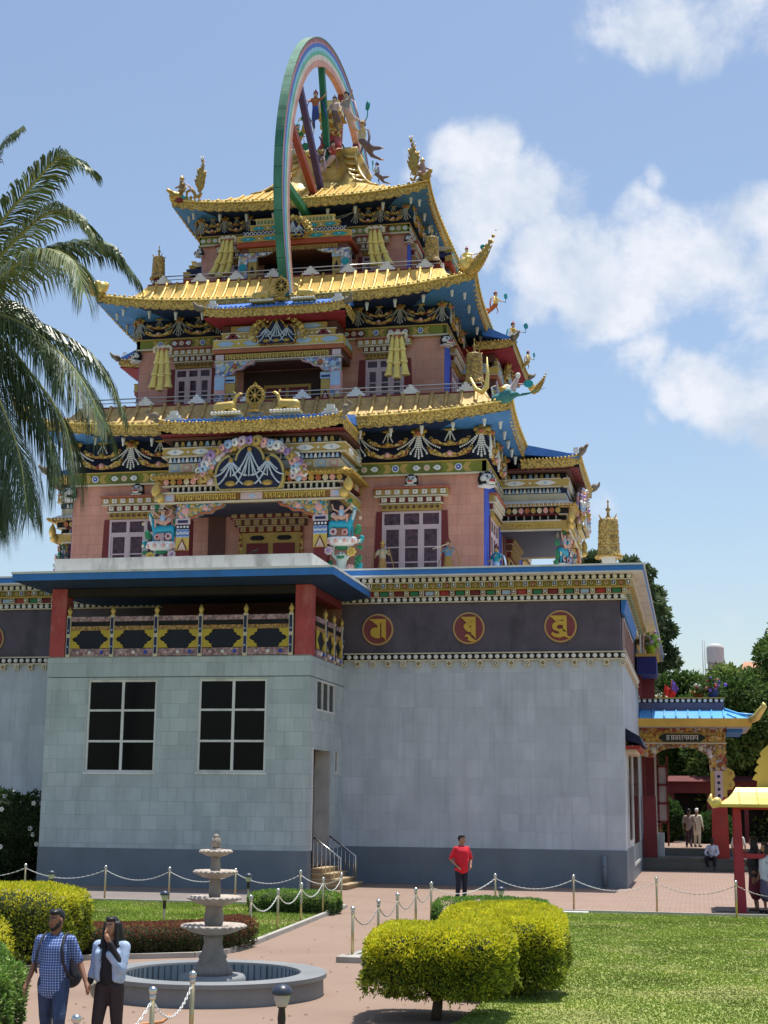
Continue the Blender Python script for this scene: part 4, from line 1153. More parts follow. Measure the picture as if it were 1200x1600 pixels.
def trefoil(hw, zb, zt, y, parent, rim, mats2, small=False):
    """gold rimmed trefoil window with silver garlands inside"""
    H = zt - zb
    def outl(k, dz=0):
        pts = []
        for (cx, cz, r, a0, a1) in ((.54, .30, .44, -42, 78), (0, .58, .40, 8, 172), (-.54, .30, .44, 102, 222)):
            for q in range(9):
                a = R(a0 + (a1 - a0) * q / 8); pts.append(((cx * hw + r * hw * k * math.cos(a)), zb + max(0, (cz * H + r * H * k * 1.0 * math.sin(a))) + dz))
        return pts
    mb = MB(); mb.prism(outl(1.16), y - .14, y + .05, rim); mb.prism(outl(1.0), y - .16, y - .13, NAVY)
    o = mb.build('arch_ornament', parent)
    mb = MB(); r = .022 * (H / 1.5) + .004
    for s in (-1, 0, 1):
        ax = s * hw * .55; az = zb + H * (.90 if s == 0 else .66)
        for dx in (-.30, -.14, .0, .14, .30):
            mb.tube(curve((ax, az), (ax + dx * hw, zb + H * (.28 if abs(dx) < .2 else .42)), .02, 5, y - .18), r, (SILV), 4)
        for t in (-1, 1):
            mb.tube(curve((ax, az), (ax + t * hw * .5, zb + H * .30), .10 * H, 7, y - .18), r * 1.3, SILV, 4)
            mb.tube(curve((ax, az - .1 * H), (ax + t * hw * .38, zb + H * .10), .08 * H, 7, y - .18), r * 1.3, SILV, 4)
        mb.sphere((ax, y - .18, az), r * 3.5, GOLDS, 6, 5)
        mb.sphere((ax, y - .18, zb + H * .12), r * 5, GOLDS, 6, 5, (1.6, .6, .8))
    mb.build('silver_garland', o)
    # scrolls around it
    mb = MB(); rnd = random.Random(3)
    for i in range(23 if not small else 15):
        a = R(-12 + 204 * i / (22 if not small else 14)); k = 1.34
        x = hw * k * 1.02 * math.cos(a); z = zb + H * .40 + H * .70 * math.sin(a)
        if z < zb: z = zb + .06
        rr = H * .115 * rnd.uniform(.8, 1.25); mt = mats2[i % len(mats2)]
        mb.tube([(x + rr * .8 * math.cos(b) * (1 - b / 14), y - .10 - .02 * q, z + rr * .8 * math.sin(b) * (1 - b / 14)) for q, b in enumerate([j * .75 for j in range(11)])], rr * .33, mt, 6)
        mb.sphere((x + rr * .9, y - .05, z - rr * .4), rr * .7, mats2[(i + 2) % len(mats2)], 6, 5, (1, .6, 1))
    if not small:
        for i in range(17):
            a = R(2 + 176 * i / 16); x = hw * 1.62 * math.cos(a); z = zb + H * .30 + H * .72 * math.sin(a); rr = H * .085 * rnd.uniform(.8, 1.3); mt = mats2[(i * 2 + 1) % len(mats2)]
            mb.tube([(x + rr * math.cos(b) * (1 - b / 12), y - .02, z + rr * math.sin(b) * (1 - b / 12)) for b in [j * .8 for j in range(9)]], rr * .36, mt, 6)
    mb.build('scroll_carving', o)
GOLDT = mat('arch_rim_gold', (.46, .36, .12), rough=.5, var=.15)
SILV = mat('silver_string', (.50, .56, .60), rough=.4, metal=.2)
mat('dragon_teal_brown', (.20, .17, .13), var=.4, vscale=6)
WING = mat('mauve_paint', (.40, .25, .50), var=.15)
def porch1(k):
    D = 11.24; y = -D; hw = 3.58; yw = -8.4
    mb = MB()
    # script beam returns along the sides
    mb.box(-hw, hw, y, y + .35, 13.80, 14.19, OCHRE); mb.box(-hw - .04, hw + .04, y - .06, y, 13.76, 13.83, CREAM); mb.box(-hw - .04, hw + .04, y - .06, y, 14.15, 14.21, CREAM)
    for s in (-1, 1): mb.box(s * hw, s * (hw - .35), y + .35, yw, 13.80, 14.19, OCHRE)
    mb.box(-hw + .55, -.45, y - .02, y, 13.86, 14.12, mat('umber_ground', (.22, .10, .03))); mb.box(.45, hw - .55, y - .02, y, 13.86, 14.12, mat('umber_ground', (.22, .10, .03)))
    for a, b in ((-hw + .03, -hw + .52), (-.42, .42), (hw - .52, hw - .03)):
        mb.box(a, b, y - .03, y, 13.86, 14.12, LILAC); c = (a + b) / 2; mb.prism([(c - .18, 13.99), (c + .05, 13.9), (c + .16, 13.99), (c + .05, 14.08)], y - .045, y - .02, LBLUE)
    P = lp(mb, 'porch', pag, k)
    mb = MB(); pseudo(mb, -hw + .6, -.48, y - .02, 13.88, 14.11, LEMON, 5); pseudo(mb, .48, hw - .6, y - .02, 13.88, 14.11, LEMON, 8)
    mb.build('gold_lettering', P)
    mb = MB()
    # baluster row, lotus row
    mb.box(-hw + .3, hw - .3, y + .12, y + .4, 14.19, 14.45, BLACK)
    for i in range(30): x = -hw + .42 + i * (2 * hw - .84) / 29; mb.box(x - .035, x + .035, y + .04, y + .12, 14.22, 14.42, SOFTW)
    mb.box(-hw + .05, hw - .05, y - .05, y + .4, 14.44, 14.48, CREAM)
    petals(mb, -hw + .05, hw - .05, y, 14.48, 14.72, 26, (PINKP, OCHRE, ORANGE, CREAM))
    mb.box(-hw - .05, hw + .05, y - .12, y + .4, 14.72, 14.78, OCHRE)
    for s in (-1, 1):
        mb.box(s * (hw - .05), s * (hw - .4), y + .4, yw, 14.44, 14.72, MAROON)
        for j in range(7): mb.box(s * (hw - .28), s * (hw - .22), y + .5 + j * .33, y + .56 + j * .33, 14.21, 14.43, SOFTW)
        mb.box(s * (hw - .3), s * (hw - .5), y + .4, yw, 14.19, 14.44, BLACK)
    # little gold eave
    e2 = hw + .32
    mb.hexa([(-e2, y - .28, 14.80), (e2, y - .28, 14.80), (e2, yw, 14.80), (-e2, yw, 14.80)], [(-hw, y + .05, 15.02), (hw, y + .05, 15.02), (hw, yw, 15.02), (-hw, yw, 15.02)], WHITE if k else GOLDS)
    for i in range(48):
        x = -e2 + i * 2 * e2 / 47; mb.sphere((x, y - .30, 14.80), .07, GOLDS, 6, 4)
    for s in (-1, 1):
        for i in range(18): mb.sphere((s * e2, y - .25 + i * .165, 14.80), .07, GOLDS, 6, 4)
    mb.box(-e2, e2, y - .29, y - .1, 14.70, 14.80, GOLDS)
    # panels, waves, lozenge beam, small row
    h2 = hw - .22
    mb.box(-h2, h2, y + .1, yw, 15.0, 15.36, CREAM)
    for i in range(14):
        x = -h2 + .1 + i * (2 * h2) / 14; mt = (LBLUE, PINKP, OCHRE)[i % 3]; mb.box(x, x + 2 * h2 / 14 - .16, y + .07, y + .1, 15.05, 15.31, mt); mb.box(x + .06, x + 2 * h2 / 14 - .22, y + .055, y + .08, 15.11, 15.25, CREAM)
    mb.box(-h2, h2, y + .06, yw, 15.36, 15.60, NAVYP)
    for i in range(40): x = -h2 + .08 + i * (2 * h2 - .16) / 39; mb.prism([(x - .07, 15.39), (x + .07, 15.39), (x + .02, 15.57), (x - .02, 15.57)], y + .03, y + .06, LBLUE if i % 2 else BEAD)
    lozenges(mb, -hw, hw, y - .02, 15.62, 15.93, 7, OCHRE, BEAD)
    mb.box(-hw - .03, hw + .03, y - .06, y + .2, 15.58, 15.63, CREAM); mb.box(-hw - .03, hw + .03, y - .06, y + .2, 15.92, 15.96, CREAM)
    for s in (-1, 1): mb.box(s * hw, s * (hw - .3), y + .28, yw, 15.62, 15.93, OCHRE)
    mb.box(-h2 + .1, h2 - .1, y + .1, yw, 15.96, 16.25, BLACK)
    for i in range(26): x = -h2 + .3 + i * (2 * h2 - .6) / 25; mb.prism([(x - .09, 16.02), (x + .09, 16.02), (x + .04, 16.2), (x - .04, 16.2)], y + .06, y + .1, (CREAM, OCHRE, LBLUE)[i % 3])
    mb.box(-hw, hw, y - .1, yw, 16.25, 16.33, BROWN)
    for a, (u0, u1) in ((90, (y + .3, yw)), (-90, (-yw, -y - .3))):
        if a < 0: u0, u1 = min(u0, u1), max(u0, u1)
        mb.T = Matrix.Rotation(R(a), 4, 'Z'); L_ = u1 - u0
        lozenges(mb, u0, u1, -hw - .01, 15.63, 15.92, 2, OCHRE, BEAD); mb.box(u0, u1, -hw - .04, -hw + .05, 15.58, 15.63, CREAM); mb.box(u0, u1, -hw - .04, -hw + .05, 15.92, 15.96, CREAM)
        for i in range(16): x = u0 + L_ * (i + .5) / 16; mb.prism([(x - .07, 15.39), (x + .07, 15.39), (x + .02, 15.57), (x - .02, 15.57)], -h2 - .03, -h2, LBLUE if i % 2 else BEAD)
        for i in range(11): x = u0 + L_ * (i + .5) / 11; mb.prism([(x - .09, 16.02), (x + .09, 16.02), (x + .04, 16.2), (x - .04, 16.2)], -h2 + .06, -h2 + .1, (CREAM, OCHRE, LBLUE)[i % 3])
        petals(mb, u0, u1, -hw + .02, 14.48, 14.72, 10, (ORANGE, OCHRE, CREAM, PINKP)); pseudo(mb, u0 + .3, u1 - .1, -hw, 13.88, 14.11, LEMON, 15)
        mb.box(u0, u1, -hw - .03, -hw + .05, 13.76, 13.83, CREAM); mb.box(u0, u1, -hw - .03, -hw + .05, 14.15, 14.21, CREAM)
        mb.T = Matrix.Identity(4)
    mb.build('carved_frieze', P)
    # painted bracket wings and columns
    mb = MB()
    for s in (-1, 1):
        br = [(2.95, 13.76), (1.05, 13.76), (1.15, 13.62), (1.45, 13.55), (1.62, 13.40), (1.95, 13.40), (2.15, 13.28), (2.40, 13.20), (2.95, 13.20)]
        q = [(s * a, b) for a, b in br]
        if s > 0: q = q[::-1]
        mb.prism(q, y + .02, y + .3, SCROLL)
        edge = [(s * a, y + .0, b) for a, b in br[1:-1]]
        mb.tube(edge, .05, ORANGE, 6)
        rnd = random.Random(11)
        for (a, b, rr) in ((2.6, 13.5, .17), (2.2, 13.52, .13), (1.8, 13.58, .12), (2.78, 13.3, .09), (2.35, 13.34, .09), (1.45, 13.66, .08)):
            mb.sphere((s * a, y + .02, b), rr, (LILAC, BEAD, LBLUE, PINKP, OCHRE)[rnd.randrange(5)], 8, 6, (1, .5, 1))
            for t in range(6): mb.sphere((s * a + rr * 1.1 * math.cos(t), y + .02, b + rr * 1.1 * math.sin(t)), rr * .4, (OCHRE, TURQ, CREAM)[t % 3], 6, 4, (1, .5, 1))
    mb.build('bracket_carving', P)
    for s in (-1, 1):
        mb = MB(); c = s * 2.68; w = .26
        mb.box(c - w, c + w, y + .04, y + .50, 10.8, 13.2, MAROON)
        mb.box(c - w - .03, c + w + .03, y, y + .04, 12.97, 13.2, LILAC); mb.box(c - w + .06, c + w - .06, y - .02, y, 13.03, 13.13, NAVYP)
        mb.box(c - w, c + w, y + .01, y + .04, 12.79, 12.97, NAVY)
        for i in range(4): mb.sphere((c - w + .07 + i * .13, y, 12.88), .05, BEAD, 6, 5)
        mb.box(c - w, c + w, y + .01, y + .04, 12.48, 12.79, LBLUE)
        for i in range(3): mb.tube([(c - w + j * w / 3, y + .0, 12.55 + i * .09 + .022 * (-1) ** j) for j in range(7)], .018, (ULTRA, BEAD)[i % 2], 4)
        mb.box(c - w, c + w, y + .01, y + .04, 11.98, 12.48, LEMON)
        for a, mt in ((.20, MAROON), (.15, CREAM), (.08, PINKP)): mb.prism([(c - a, 12.0), (c + a, 12.0), (c, 12.02 + a * 2.1)], y - .02 + (.22 - a) * -.1, y + .01, mt)
        mb.build('column', P)
    # ceiling, back wall with the door
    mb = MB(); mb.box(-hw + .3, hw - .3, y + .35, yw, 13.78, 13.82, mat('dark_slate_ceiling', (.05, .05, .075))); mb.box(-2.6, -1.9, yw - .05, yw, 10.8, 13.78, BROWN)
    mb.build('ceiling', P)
    mb = MB(); yb = yw - .02
    for j, (w, z0, z1) in enumerate(((1.62, 13.62, 13.92), (1.46, 13.34, 13.60), (1.28, 13.08, 13.32))):
        mb.box(-w, w, yb - .30 + j * .07, yb, z0, z1, BROWN if j % 2 else MAROON); mb.box(-w - .05, w + .05, yb - .36 + j * .07, yb, z1, z1 + .04, CREAM)
        blocks(mb, -w, w, yb - .30 + j * .07, z0, z1, 9 - j, mat('dull_cream', (.42, .34, .22)), OCHRE)
    mb.box(-1.22, 1.22, yb - .08, yb, 12.0, 13.08, OCHRE); mb.box(-1.30, -1.16, yb - .10, yb, 10.8, 13.04, SCROLLG); mb.box(1.16, 1.30, yb - .10, yb, 10.8, 13.04, SCROLLG)
    for s in (-1, 1):
        mb.prism([(s * .55 - .32, 12.87), (s * .55 - .2, 12.78), (s * .55 + .2, 12.78), (s * .55 + .32, 12.87), (s * .55 + .2, 12.96), (s * .55 - .2, 12.96)], yb - .11, yb - .07, BLACK)
        mb.box(min(s * .1, s * .98), max(s * .1, s * .98), yb - .11, yb - .07, 10.8, 12.66, MAROON)
    mb.build('porch_door', P)
    trefoil(1.30, 14.20, 15.86, y - .24, P, GOLDT, (LILAC, BEAD, LBLUE, PINKP, OCHRE, WING))
    # porch roof: blue sheet, gold fascia, red soffit
    r = MB(); ew = hw + .05; ye = -11.75
    def pr(mb, ew, ye, z0, z1, yw2):
        n = 52
        vs = []
        for i in range(n + 1):
            x = -ew + 2 * ew * i / n; up_ = .18 * abs(x / ew) ** 6; vs.append((x, ye, z1 + up_)); vs.append((x * .985, ye + .05, z0 + up_ + (.05 if i % 2 else 0)))
        mb.add(vs, [(2 * i + 1, 2 * i + 3, 2 * i + 2, 2 * i) for i in range(n)], EMBOSS)
        for i in range(n + 1): mb.sphere((vs[2 * i][0], ye - .02, vs[2 * i][2]), .065 if i % 2 else .04, GOLD, 6, 4)
        for s in (-1, 1):
            m = 16; vs = []
            for i in range(m + 1):
                yy = ye + (yw2 - ye) * i / m; up_ = .18 * (1 - i / m) ** 6; vs.append((s * ew, yy, z1 + up_)); vs.append((s * ew * .985, yy, z0 + up_ + (.05 if i % 2 else 0)))
            mb.add(vs, [(2 * i, 2 * i + 2, 2 * i + 3, 2 * i + 1) if s < 0 else (2 * i + 1, 2 * i + 3, 2 * i + 2, 2 * i) for i in range(m)], EMBOSS)
            for i in range(m + 1): mb.sphere((s * ew, vs[2 * i][1], vs[2 * i][2]), .06, GOLD, 6, 4)
    pr(r, ew, ye, 16.34, 16.78, -9.3)
    rr = r.build('porch_roof', P)
    r = MB(); r.hexa([(-ew, ye + .02, 16.74), (ew, ye + .02, 16.74), (ew, -9.4, 17.0), (-ew, -9.4, 17.0)], [(-ew + .02, ye + .04, 16.90), (ew - .02, ye + .04, 16.90), (ew - .05, -9.4, 17.45), (-ew + .05, -9.4, 17.45)], mat('porch_blue_sheet', (.06, .20, .60), rough=.5))
    for i in range(34): x = -ew + .1 + i * (2 * ew - .2) / 33; r.tube([(x, ye + .05, 16.92), (x, -10.4, 17.12)], .05, MATS['porch_blue_sheet'], 5)
    r.build('roof_sheet', P)
    r = MB(); r.hexa([(-ew + .03, ye + .08, 16.36), (ew - .03, ye + .08, 16.36), (ew - .03, yw, 16.36), (-ew + .03, yw, 16.36)], [(-ew + .03, ye + .08, 16.4), (ew - .03, ye + .08, 16.4), (ew - .03, yw, 16.4), (-ew + .03, yw, 16.4)], MAROON)
    r.build('roof_soffit', P)
    r = MB()
    for s in (-1, 1):
        for w, a, b in ((.34, .0, .12), (.24, .12, .24), (.14, .24, .40)): r.box(s * (ew - .55) - w, s * (ew - .55) + w, ye + .1, ye + .3, 16.92 + a, 16.92 + b, WHITE)
        r.tube([(s * ew, ye, 16.9), (s * (ew + .18), ye - .15, 17.0), (s * (ew + .34), ye - .3, 17.2), (s * (ew + .2), ye - .35, 17.32)], [.10, .10, .07, .03], MATS['dragon_teal_brown'], 8); r.sphere((s * (ew + .1), ye - .12, 17.08), .16, MATS['dragon_teal_brown'], 8, 6)
        r.lathe([(.0, .0), (.12, .05), (.20, .22), (.16, .40), (.05, .56), (0, .66)], (s * (hw + .17), y - .12, 14.02), GOLD, 10, sx=1, sy=.8); r.sphere((s * (hw - .0), y - .10, 13.98), .19, GOLD, 10, 7)
    r.build('porch_finials', P)
def porch2(k):
    D = 8.25; y = -D; hw = 2.72; yw = -6.55
    mb = MB()
    mb.box(-hw, hw, y + .02, yw, 20.60, 20.78, ORANGE); mb.box(-hw - .02, hw + .02, y - .03, y + .4, 20.77, 20.81, CREAM)
    P = lp(mb, 'porch', pag, k)
    mb = MB(); mb.box(-hw + .08, hw - .08, y + .1, yw, 20.28, 20.58, BROWN); pseudo(mb, -hw + .5, hw - .5, y + .1, 20.32, 20.54, LEMON, 21, .15)
    for s in (-1, 1): mb.box(min(s * (hw - .1), s * (hw - .45)), max(s * (hw - .1), s * (hw - .45)), y + .06, y + .1, 20.31, 20.55, LILAC)
    mb.box(-hw + .05, hw - .05, y + .04, y + .3, 20.25, 20.29, CREAM)
    mb.build('gold_lettering', P)
    mb = MB()
    lozenges(mb, -hw, hw, y, 20.82, 21.12, 5, LEMON, LBLUE)
    lozenges(mb, -hw + .35, hw - .35, y + .06, 21.15, 21.42, 5, OCHRE, BEAD); mb.box(-hw + .3, hw - .3, y + .03, y + .3, 21.42, 21.46, CREAM); mb.box(-hw, hw, y - .03, y + .3, 21.11, 21.15, CREAM)
    for s in (-1, 1): mb.prism([(s * 1.9 - .28, 21.17), (s * 1.9 + .28, 21.17), (s * 1.9 + .1, 21.4), (s * 1.9 - .1, 21.4)], y + .02, y + .06, MAROON)
    lozenges(mb, -hw + .7, hw - .7, y + .12, 21.46, 21.74, 3, OCHRE, LBLUE); mb.box(-hw + .9, hw - .9, y + .3, yw, 21.74, 22.0, BROWN)
    mb.box(-hw + .3, hw - .3, y + .2, yw, 20.8, 21.8, BROWN)
    for a, (u0, u1) in ((90, (y + .3, yw)), (-90, (-yw, -y - .3))):
        if a < 0: u0, u1 = min(u0, u1), max(u0, u1)
        mb.T = Matrix.Rotation(R(a), 4, 'Z'); lozenges(mb, u0, u1, -hw - .01, 20.83, 21.11, 2, LEMON, LBLUE); lozenges(mb, u0, u1, -hw + .30, 21.15, 21.42, 2, OCHRE, BEAD); mb.T = Matrix.Identity(4)
    mb.build('carved_frieze', P)
    mb = MB()
    for s in (-1, 1):
        br = [(2.62, 20.25), (.95, 20.25), (1.05, 20.12), (1.35, 20.06), (1.5, 19.92), (1.75, 19.88), (1.9, 19.70), (2.62, 19.62)]
        q = [(s * a, b) for a, b in br]
        if s > 0: q = q[::-1]
        mb.prism(q, y + .08, y + .3, SCROLLB); mb.tube([(s * a, y + .06, b) for a, b in br[1:-1]], .035, PINKP, 5)
        for (a, b, rr) in ((2.3, 19.95, .15), (1.8, 20.05, .11), (1.4, 20.14, .08)): mb.sphere((s * a, y + .06, b), rr, (ORANGE, BEAD, LBLUE)[int(a * 10) % 3], 8, 6, (1, .5, 1))
    mb.build('bracket_carving', P)
    for s in (-1, 1):
        mb = MB(); c = s * 2.0; c2 = s * 2.42
        mb.box(c - .20, c + .20, y + .14, y + .45, 18.5, 19.66, OCHRE); mb.box(c - .22, c + .22, y + .10, y + .14, 19.36, 19.62, LBLUE); mb.box(c - .18, c + .18, y + .09, y + .11, 19.42, 19.50, NAVYP)
        mb.prism([(c - .16, 18.52), (c + .16, 18.52), (c, 18.95)], y + .10, y + .14, BLACK); mb.prism([(c - .10, 18.52), (c + .10, 18.52), (c, 18.80)], y + .08, y + .11, PINKP)
        mb.box(c2 - .22, c2 + .22, y + .05, y + .40, 18.5, 19.64, PINKP); mb.box(c2 - .20, c2 + .20, y + .03, y + .05, 19.05, 19.62, LBLUE); mb.box(c2 - .20, c2 + .20, y + .03, y + .05, 18.55, 18.85, SCROLLB)
        mb.build('column', P)
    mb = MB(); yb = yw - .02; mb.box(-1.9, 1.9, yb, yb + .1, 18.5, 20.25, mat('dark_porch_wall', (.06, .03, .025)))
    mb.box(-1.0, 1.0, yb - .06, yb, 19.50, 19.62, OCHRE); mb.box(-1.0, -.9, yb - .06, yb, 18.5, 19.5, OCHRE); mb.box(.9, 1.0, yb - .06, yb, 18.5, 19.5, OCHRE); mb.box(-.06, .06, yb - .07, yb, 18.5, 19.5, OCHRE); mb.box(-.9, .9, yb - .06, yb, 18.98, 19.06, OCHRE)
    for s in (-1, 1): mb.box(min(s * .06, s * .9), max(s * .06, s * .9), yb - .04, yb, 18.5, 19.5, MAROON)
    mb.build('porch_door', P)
    trefoil(.78, 20.84, 21.86, y - .02, P, SCROLLG, (OCHRE, GOLD, GOLDP), small=True)
    r = MB(); ew = 3.0; ye = -8.95; n = 40
    for (z0, z1) in ((21.85, 22.20),):
        vs = []
        for i in range(n + 1):
            x = -ew + 2 * ew * i / n; up_ = .15 * abs(x / ew) ** 6; vs.append((x, ye, z1 + up_)); vs.append((x * .985, ye + .04, z0 + up_ + (.04 if i % 2 else 0)))
        r.add(vs, [(2 * i + 1, 2 * i + 3, 2 * i + 2, 2 * i) for i in range(n)], EMBOSS)
        for i in range(n + 1): r.sphere((vs[2 * i][0], ye - .02, vs[2 * i][2]), .055, GOLDS, 6, 4)
        for s in (-1, 1):
            vs = []
            for i in range(11):
                yy = ye + 1.6 * i / 10; vs.append((s * ew, yy, z1 + .15 * (1 - i / 10) ** 6)); vs.append((s * ew * .985, yy, z0 + .15 * (1 - i / 10) ** 6))
                r.sphere((s * ew, yy, z1), .05, GOLDS, 6, 4)
            r.add(vs, [(2 * i, 2 * i + 2, 2 * i + 3, 2 * i + 1) for i in range(10)], EMBOSS)
    r.build('porch_roof', P)
    r = MB(); r.hexa([(-ew, ye + .02, 22.16), (ew, ye + .02, 22.16), (ew, -7.6, 22.5), (-ew, -7.6, 22.5)], [(-ew + .02, ye + .03, 22.30), (ew - .02, ye + .03, 22.30), (ew - .05, -7.6, 22.95), (-ew + .05, -7.6, 22.95)], MATS['porch_blue_sheet'])
    for i in range(28): x = -ew + .1 + i * (2 * ew - .2) / 27; r.tube([(x, ye + .04, 22.31), (x, -8.0, 22.66)], .045, MATS['porch_blue_sheet'], 5)
    r.build('roof_sheet', P)
    r = MB(); r.hexa([(-ew + .05, ye + .06, 21.88), (ew - .05, ye + .06, 21.88), (hw - .3, yw, 21.76), (-hw + .3, yw, 21.76)], [(-ew + .05, ye + .06, 21.92), (ew - .05, ye + .06, 21.92), (hw - .3, yw, 22.2), (-hw + .3, yw, 22.2)], mat('crimson_soffit', (.30, .025, .03)))
    r.build('roof_soffit', P)
    r = MB()
    for s in (-1, 1):
        for w, a, b in ((.30, .0, .10), (.21, .10, .2), (.12, .2, .34)): r.box(s * (ew - .38) - w, s * (ew - .38) + w, ye + .1, ye + .25, 22.32 + a, 22.32 + b, WHITE)
        r.sphere((s * (ew + .08), ye - .05, 22.3), .17, MATS['dragon_teal_brown'], 8, 6, (1.3, 1, .8)); r.tube([(s * ew, ye, 22.2), (s * (ew + .2), ye - .2, 22.35), (s * (ew + .3), ye - .3, 22.5)], [.10, .09, .03], MATS['dragon_teal_brown'], 6)
    r.build('porch_finials', P)
def porch3(k):
    D = 6.2; y = -D; hw = 2.5; yw = -4.6
    mb = MB(); mb.box(-hw, hw, y, yw, 25.92, 26.12, mat('orange_red_beam', (.36, .07, .03)))
    P = lp(mb, 'porch', pag, k)
    mb = MB(); mb.box(-hw + .15, hw - .15, y + .15, yw, 25.68, 25.92, BROWN); pseudo(mb, -hw + .5, hw - .5, y + .15, 25.70, 25.88, OCHRE, 31, .13); mb.build('gold_lettering', P)
    mb = MB()
    lozenges(mb, -hw, hw, y, 26.14, 26.36, 5, OCHRE, TEAL); mb.box(-hw, hw, y - .03, y + .2, 26.36, 26.40, LEMON)
    mb.box(-hw + .25, hw - .25, y + .05, yw, 26.40, 26.62, NAVYP)
    for i in range(26):
        x = -hw + .35 + i * (2 * hw - .7) / 25
        for s in (-1, 1): mb.prism([(x - .09 * s, 26.42), (x - .09 * s + .03, 26.42), (x + .09 * s + .03, 26.60), (x + .09 * s, 26.60)], y + .03, y + .05, BEAD)
    lozenges(mb, -hw + .55, hw - .55, y + .08, 26.64, 26.86, 5, OCHRE, TEAL); mb.box(-hw + .5, hw - .5, y + .05, y + .3, 26.86, 26.90, LEMON)
    mb.box(-hw + .8, hw - .8, y + .12, yw, 26.92, 27.14, CREAM); mb.box(-hw + .75, hw - .75, y + .09, y + .3, 27.14, 27.19, LEMON)
    for i in range(22): x = -hw + .9 + i * (2 * hw - 1.8) / 21; mb.box(x - .05, x + .05, y + .10, y + .12, 26.96, 27.10, OLIVE)
    mb.build('carved_frieze', P)
    for s in (-1, 1):
        mb = MB(); c = s * 1.85; c2 = s * 2.25
        mb.box(c - .18, c + .18, y + .2, y + .45, 24.44, 25.55, OCHRE); mb.prism([(c - .12, 24.8), (c + .12, 24.8), (c, 25.15)], y + .17, y + .2, BLACK); mb.box(c - .2, c + .2, y + .16, y + .2, 25.3, 25.5, LBLUE)
        mb.box(c2 - .20, c2 + .20, y + .12, y + .45, 24.44, 25.55, SCROLLB); mb.disc((c2, y + .12, 25.05), .16, .03, TEAL, 12)
        mb.build('column', P)
    mb = MB()
    for s in (-1, 1):
        br = [(2.45, 25.68), (.95, 25.68), (1.3, 25.55), (1.65, 25.50), (1.9, 25.38), (2.45, 25.34)]
        q = [(s * a, b) for a, b in br]
        if s > 0: q = q[::-1]
        mb.prism(q, y + .14, y + .3, SCROLLB)
    mb.build('bracket_carving', P)
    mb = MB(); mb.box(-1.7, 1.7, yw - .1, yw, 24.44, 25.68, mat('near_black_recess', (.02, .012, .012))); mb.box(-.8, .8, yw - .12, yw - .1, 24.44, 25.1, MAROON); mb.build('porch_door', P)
    trefoil(.52, 26.14, 26.98, y - .02, P, SCROLLG, (OCHRE, GOLDP), small=True)
for k in SIDES:
    porch1(k); porch2(k); porch3(k)
# --- hanging gold banners
def banner(x, y, z, hgt, lean, k, lab):
    mb = MB()
    for q in (-1, 1): mb.tube([(q * .08, -.03, -.02), (q * .24, -.04, .10), (q * .36, -.04, .04), (q * .36, -.04, -.12), (q * .28, -.04, -.14)], [.05, .07, .07, .06, .03], CREAM, 7)
    mb.sphere((0, -.04, .04), .15, CREAM, 9, 7, (1.2, .6, .8)); mb.sphere((.10, -.10, -.06), .08, ORANGE, 8, 6); mb.sphere((-.06, -.10, -.05), .07, ORANGE, 8, 6)
    for s, L_ in ((-1, .93), (0, 1.0), (1, .93)):
        for j, (a, b, r) in enumerate(((.04, .36, .095), (.33, .66, .108), (.63, .98, .128))):
            P = []; off = -.05 * (s == 0) - .02 * (2 - j)
            for q in range(5):
                c = a + (b - a) * q / 4; P.append((s * (.16 + c * .18) + lean * c * c, off, -c * hgt * L_))
            mb.tube(P, [r * .72, r * .90, r * 1.0, r * 1.10, r * 1.42], BANN, 12)
            e = P[-1]; mb.lathe([(r * 1.2, -.035), (r * 1.52, .0), (r * 1.3, .035)], e, BANL, 12)
            mb.sphere((e[0], e[1] - .02, e[2] - .02), r * .7, BANS, 8, 6)
    o = mb.build('gold_banner', pag, label=lab); a = k * math.pi / 2
    o.location = (x * math.cos(a) - y * math.sin(a), x * math.sin(a) + y * math.cos(a), z); o.rotation_euler.z = a
BANL = mat('banner_pale_rim', (.80, .70, .34), rough=.5, var=.1); BANS = mat('banner_gap_shade', (.30, .20, .05))  # darker gold balls stand in for the shade in the bell mouths
BANN = mat('banner_gold_yellow', (.72, .58, .17), rough=.5, metal=.1, var=.18, bump=.3, bscale=9)
banner(-4.95, -8.05, 20.98, 1.78, -.05, 0, None); banner(4.9, -8.05, 21.02, 1.78, .0, 0, None)
banner(-3.05, -5.75, 26.5, 1.7, -.35, 0, 'gold banner blown to the left'); banner(3.45, -5.75, 26.5, 1.75, .32, 0, 'gold banner blown to the right')

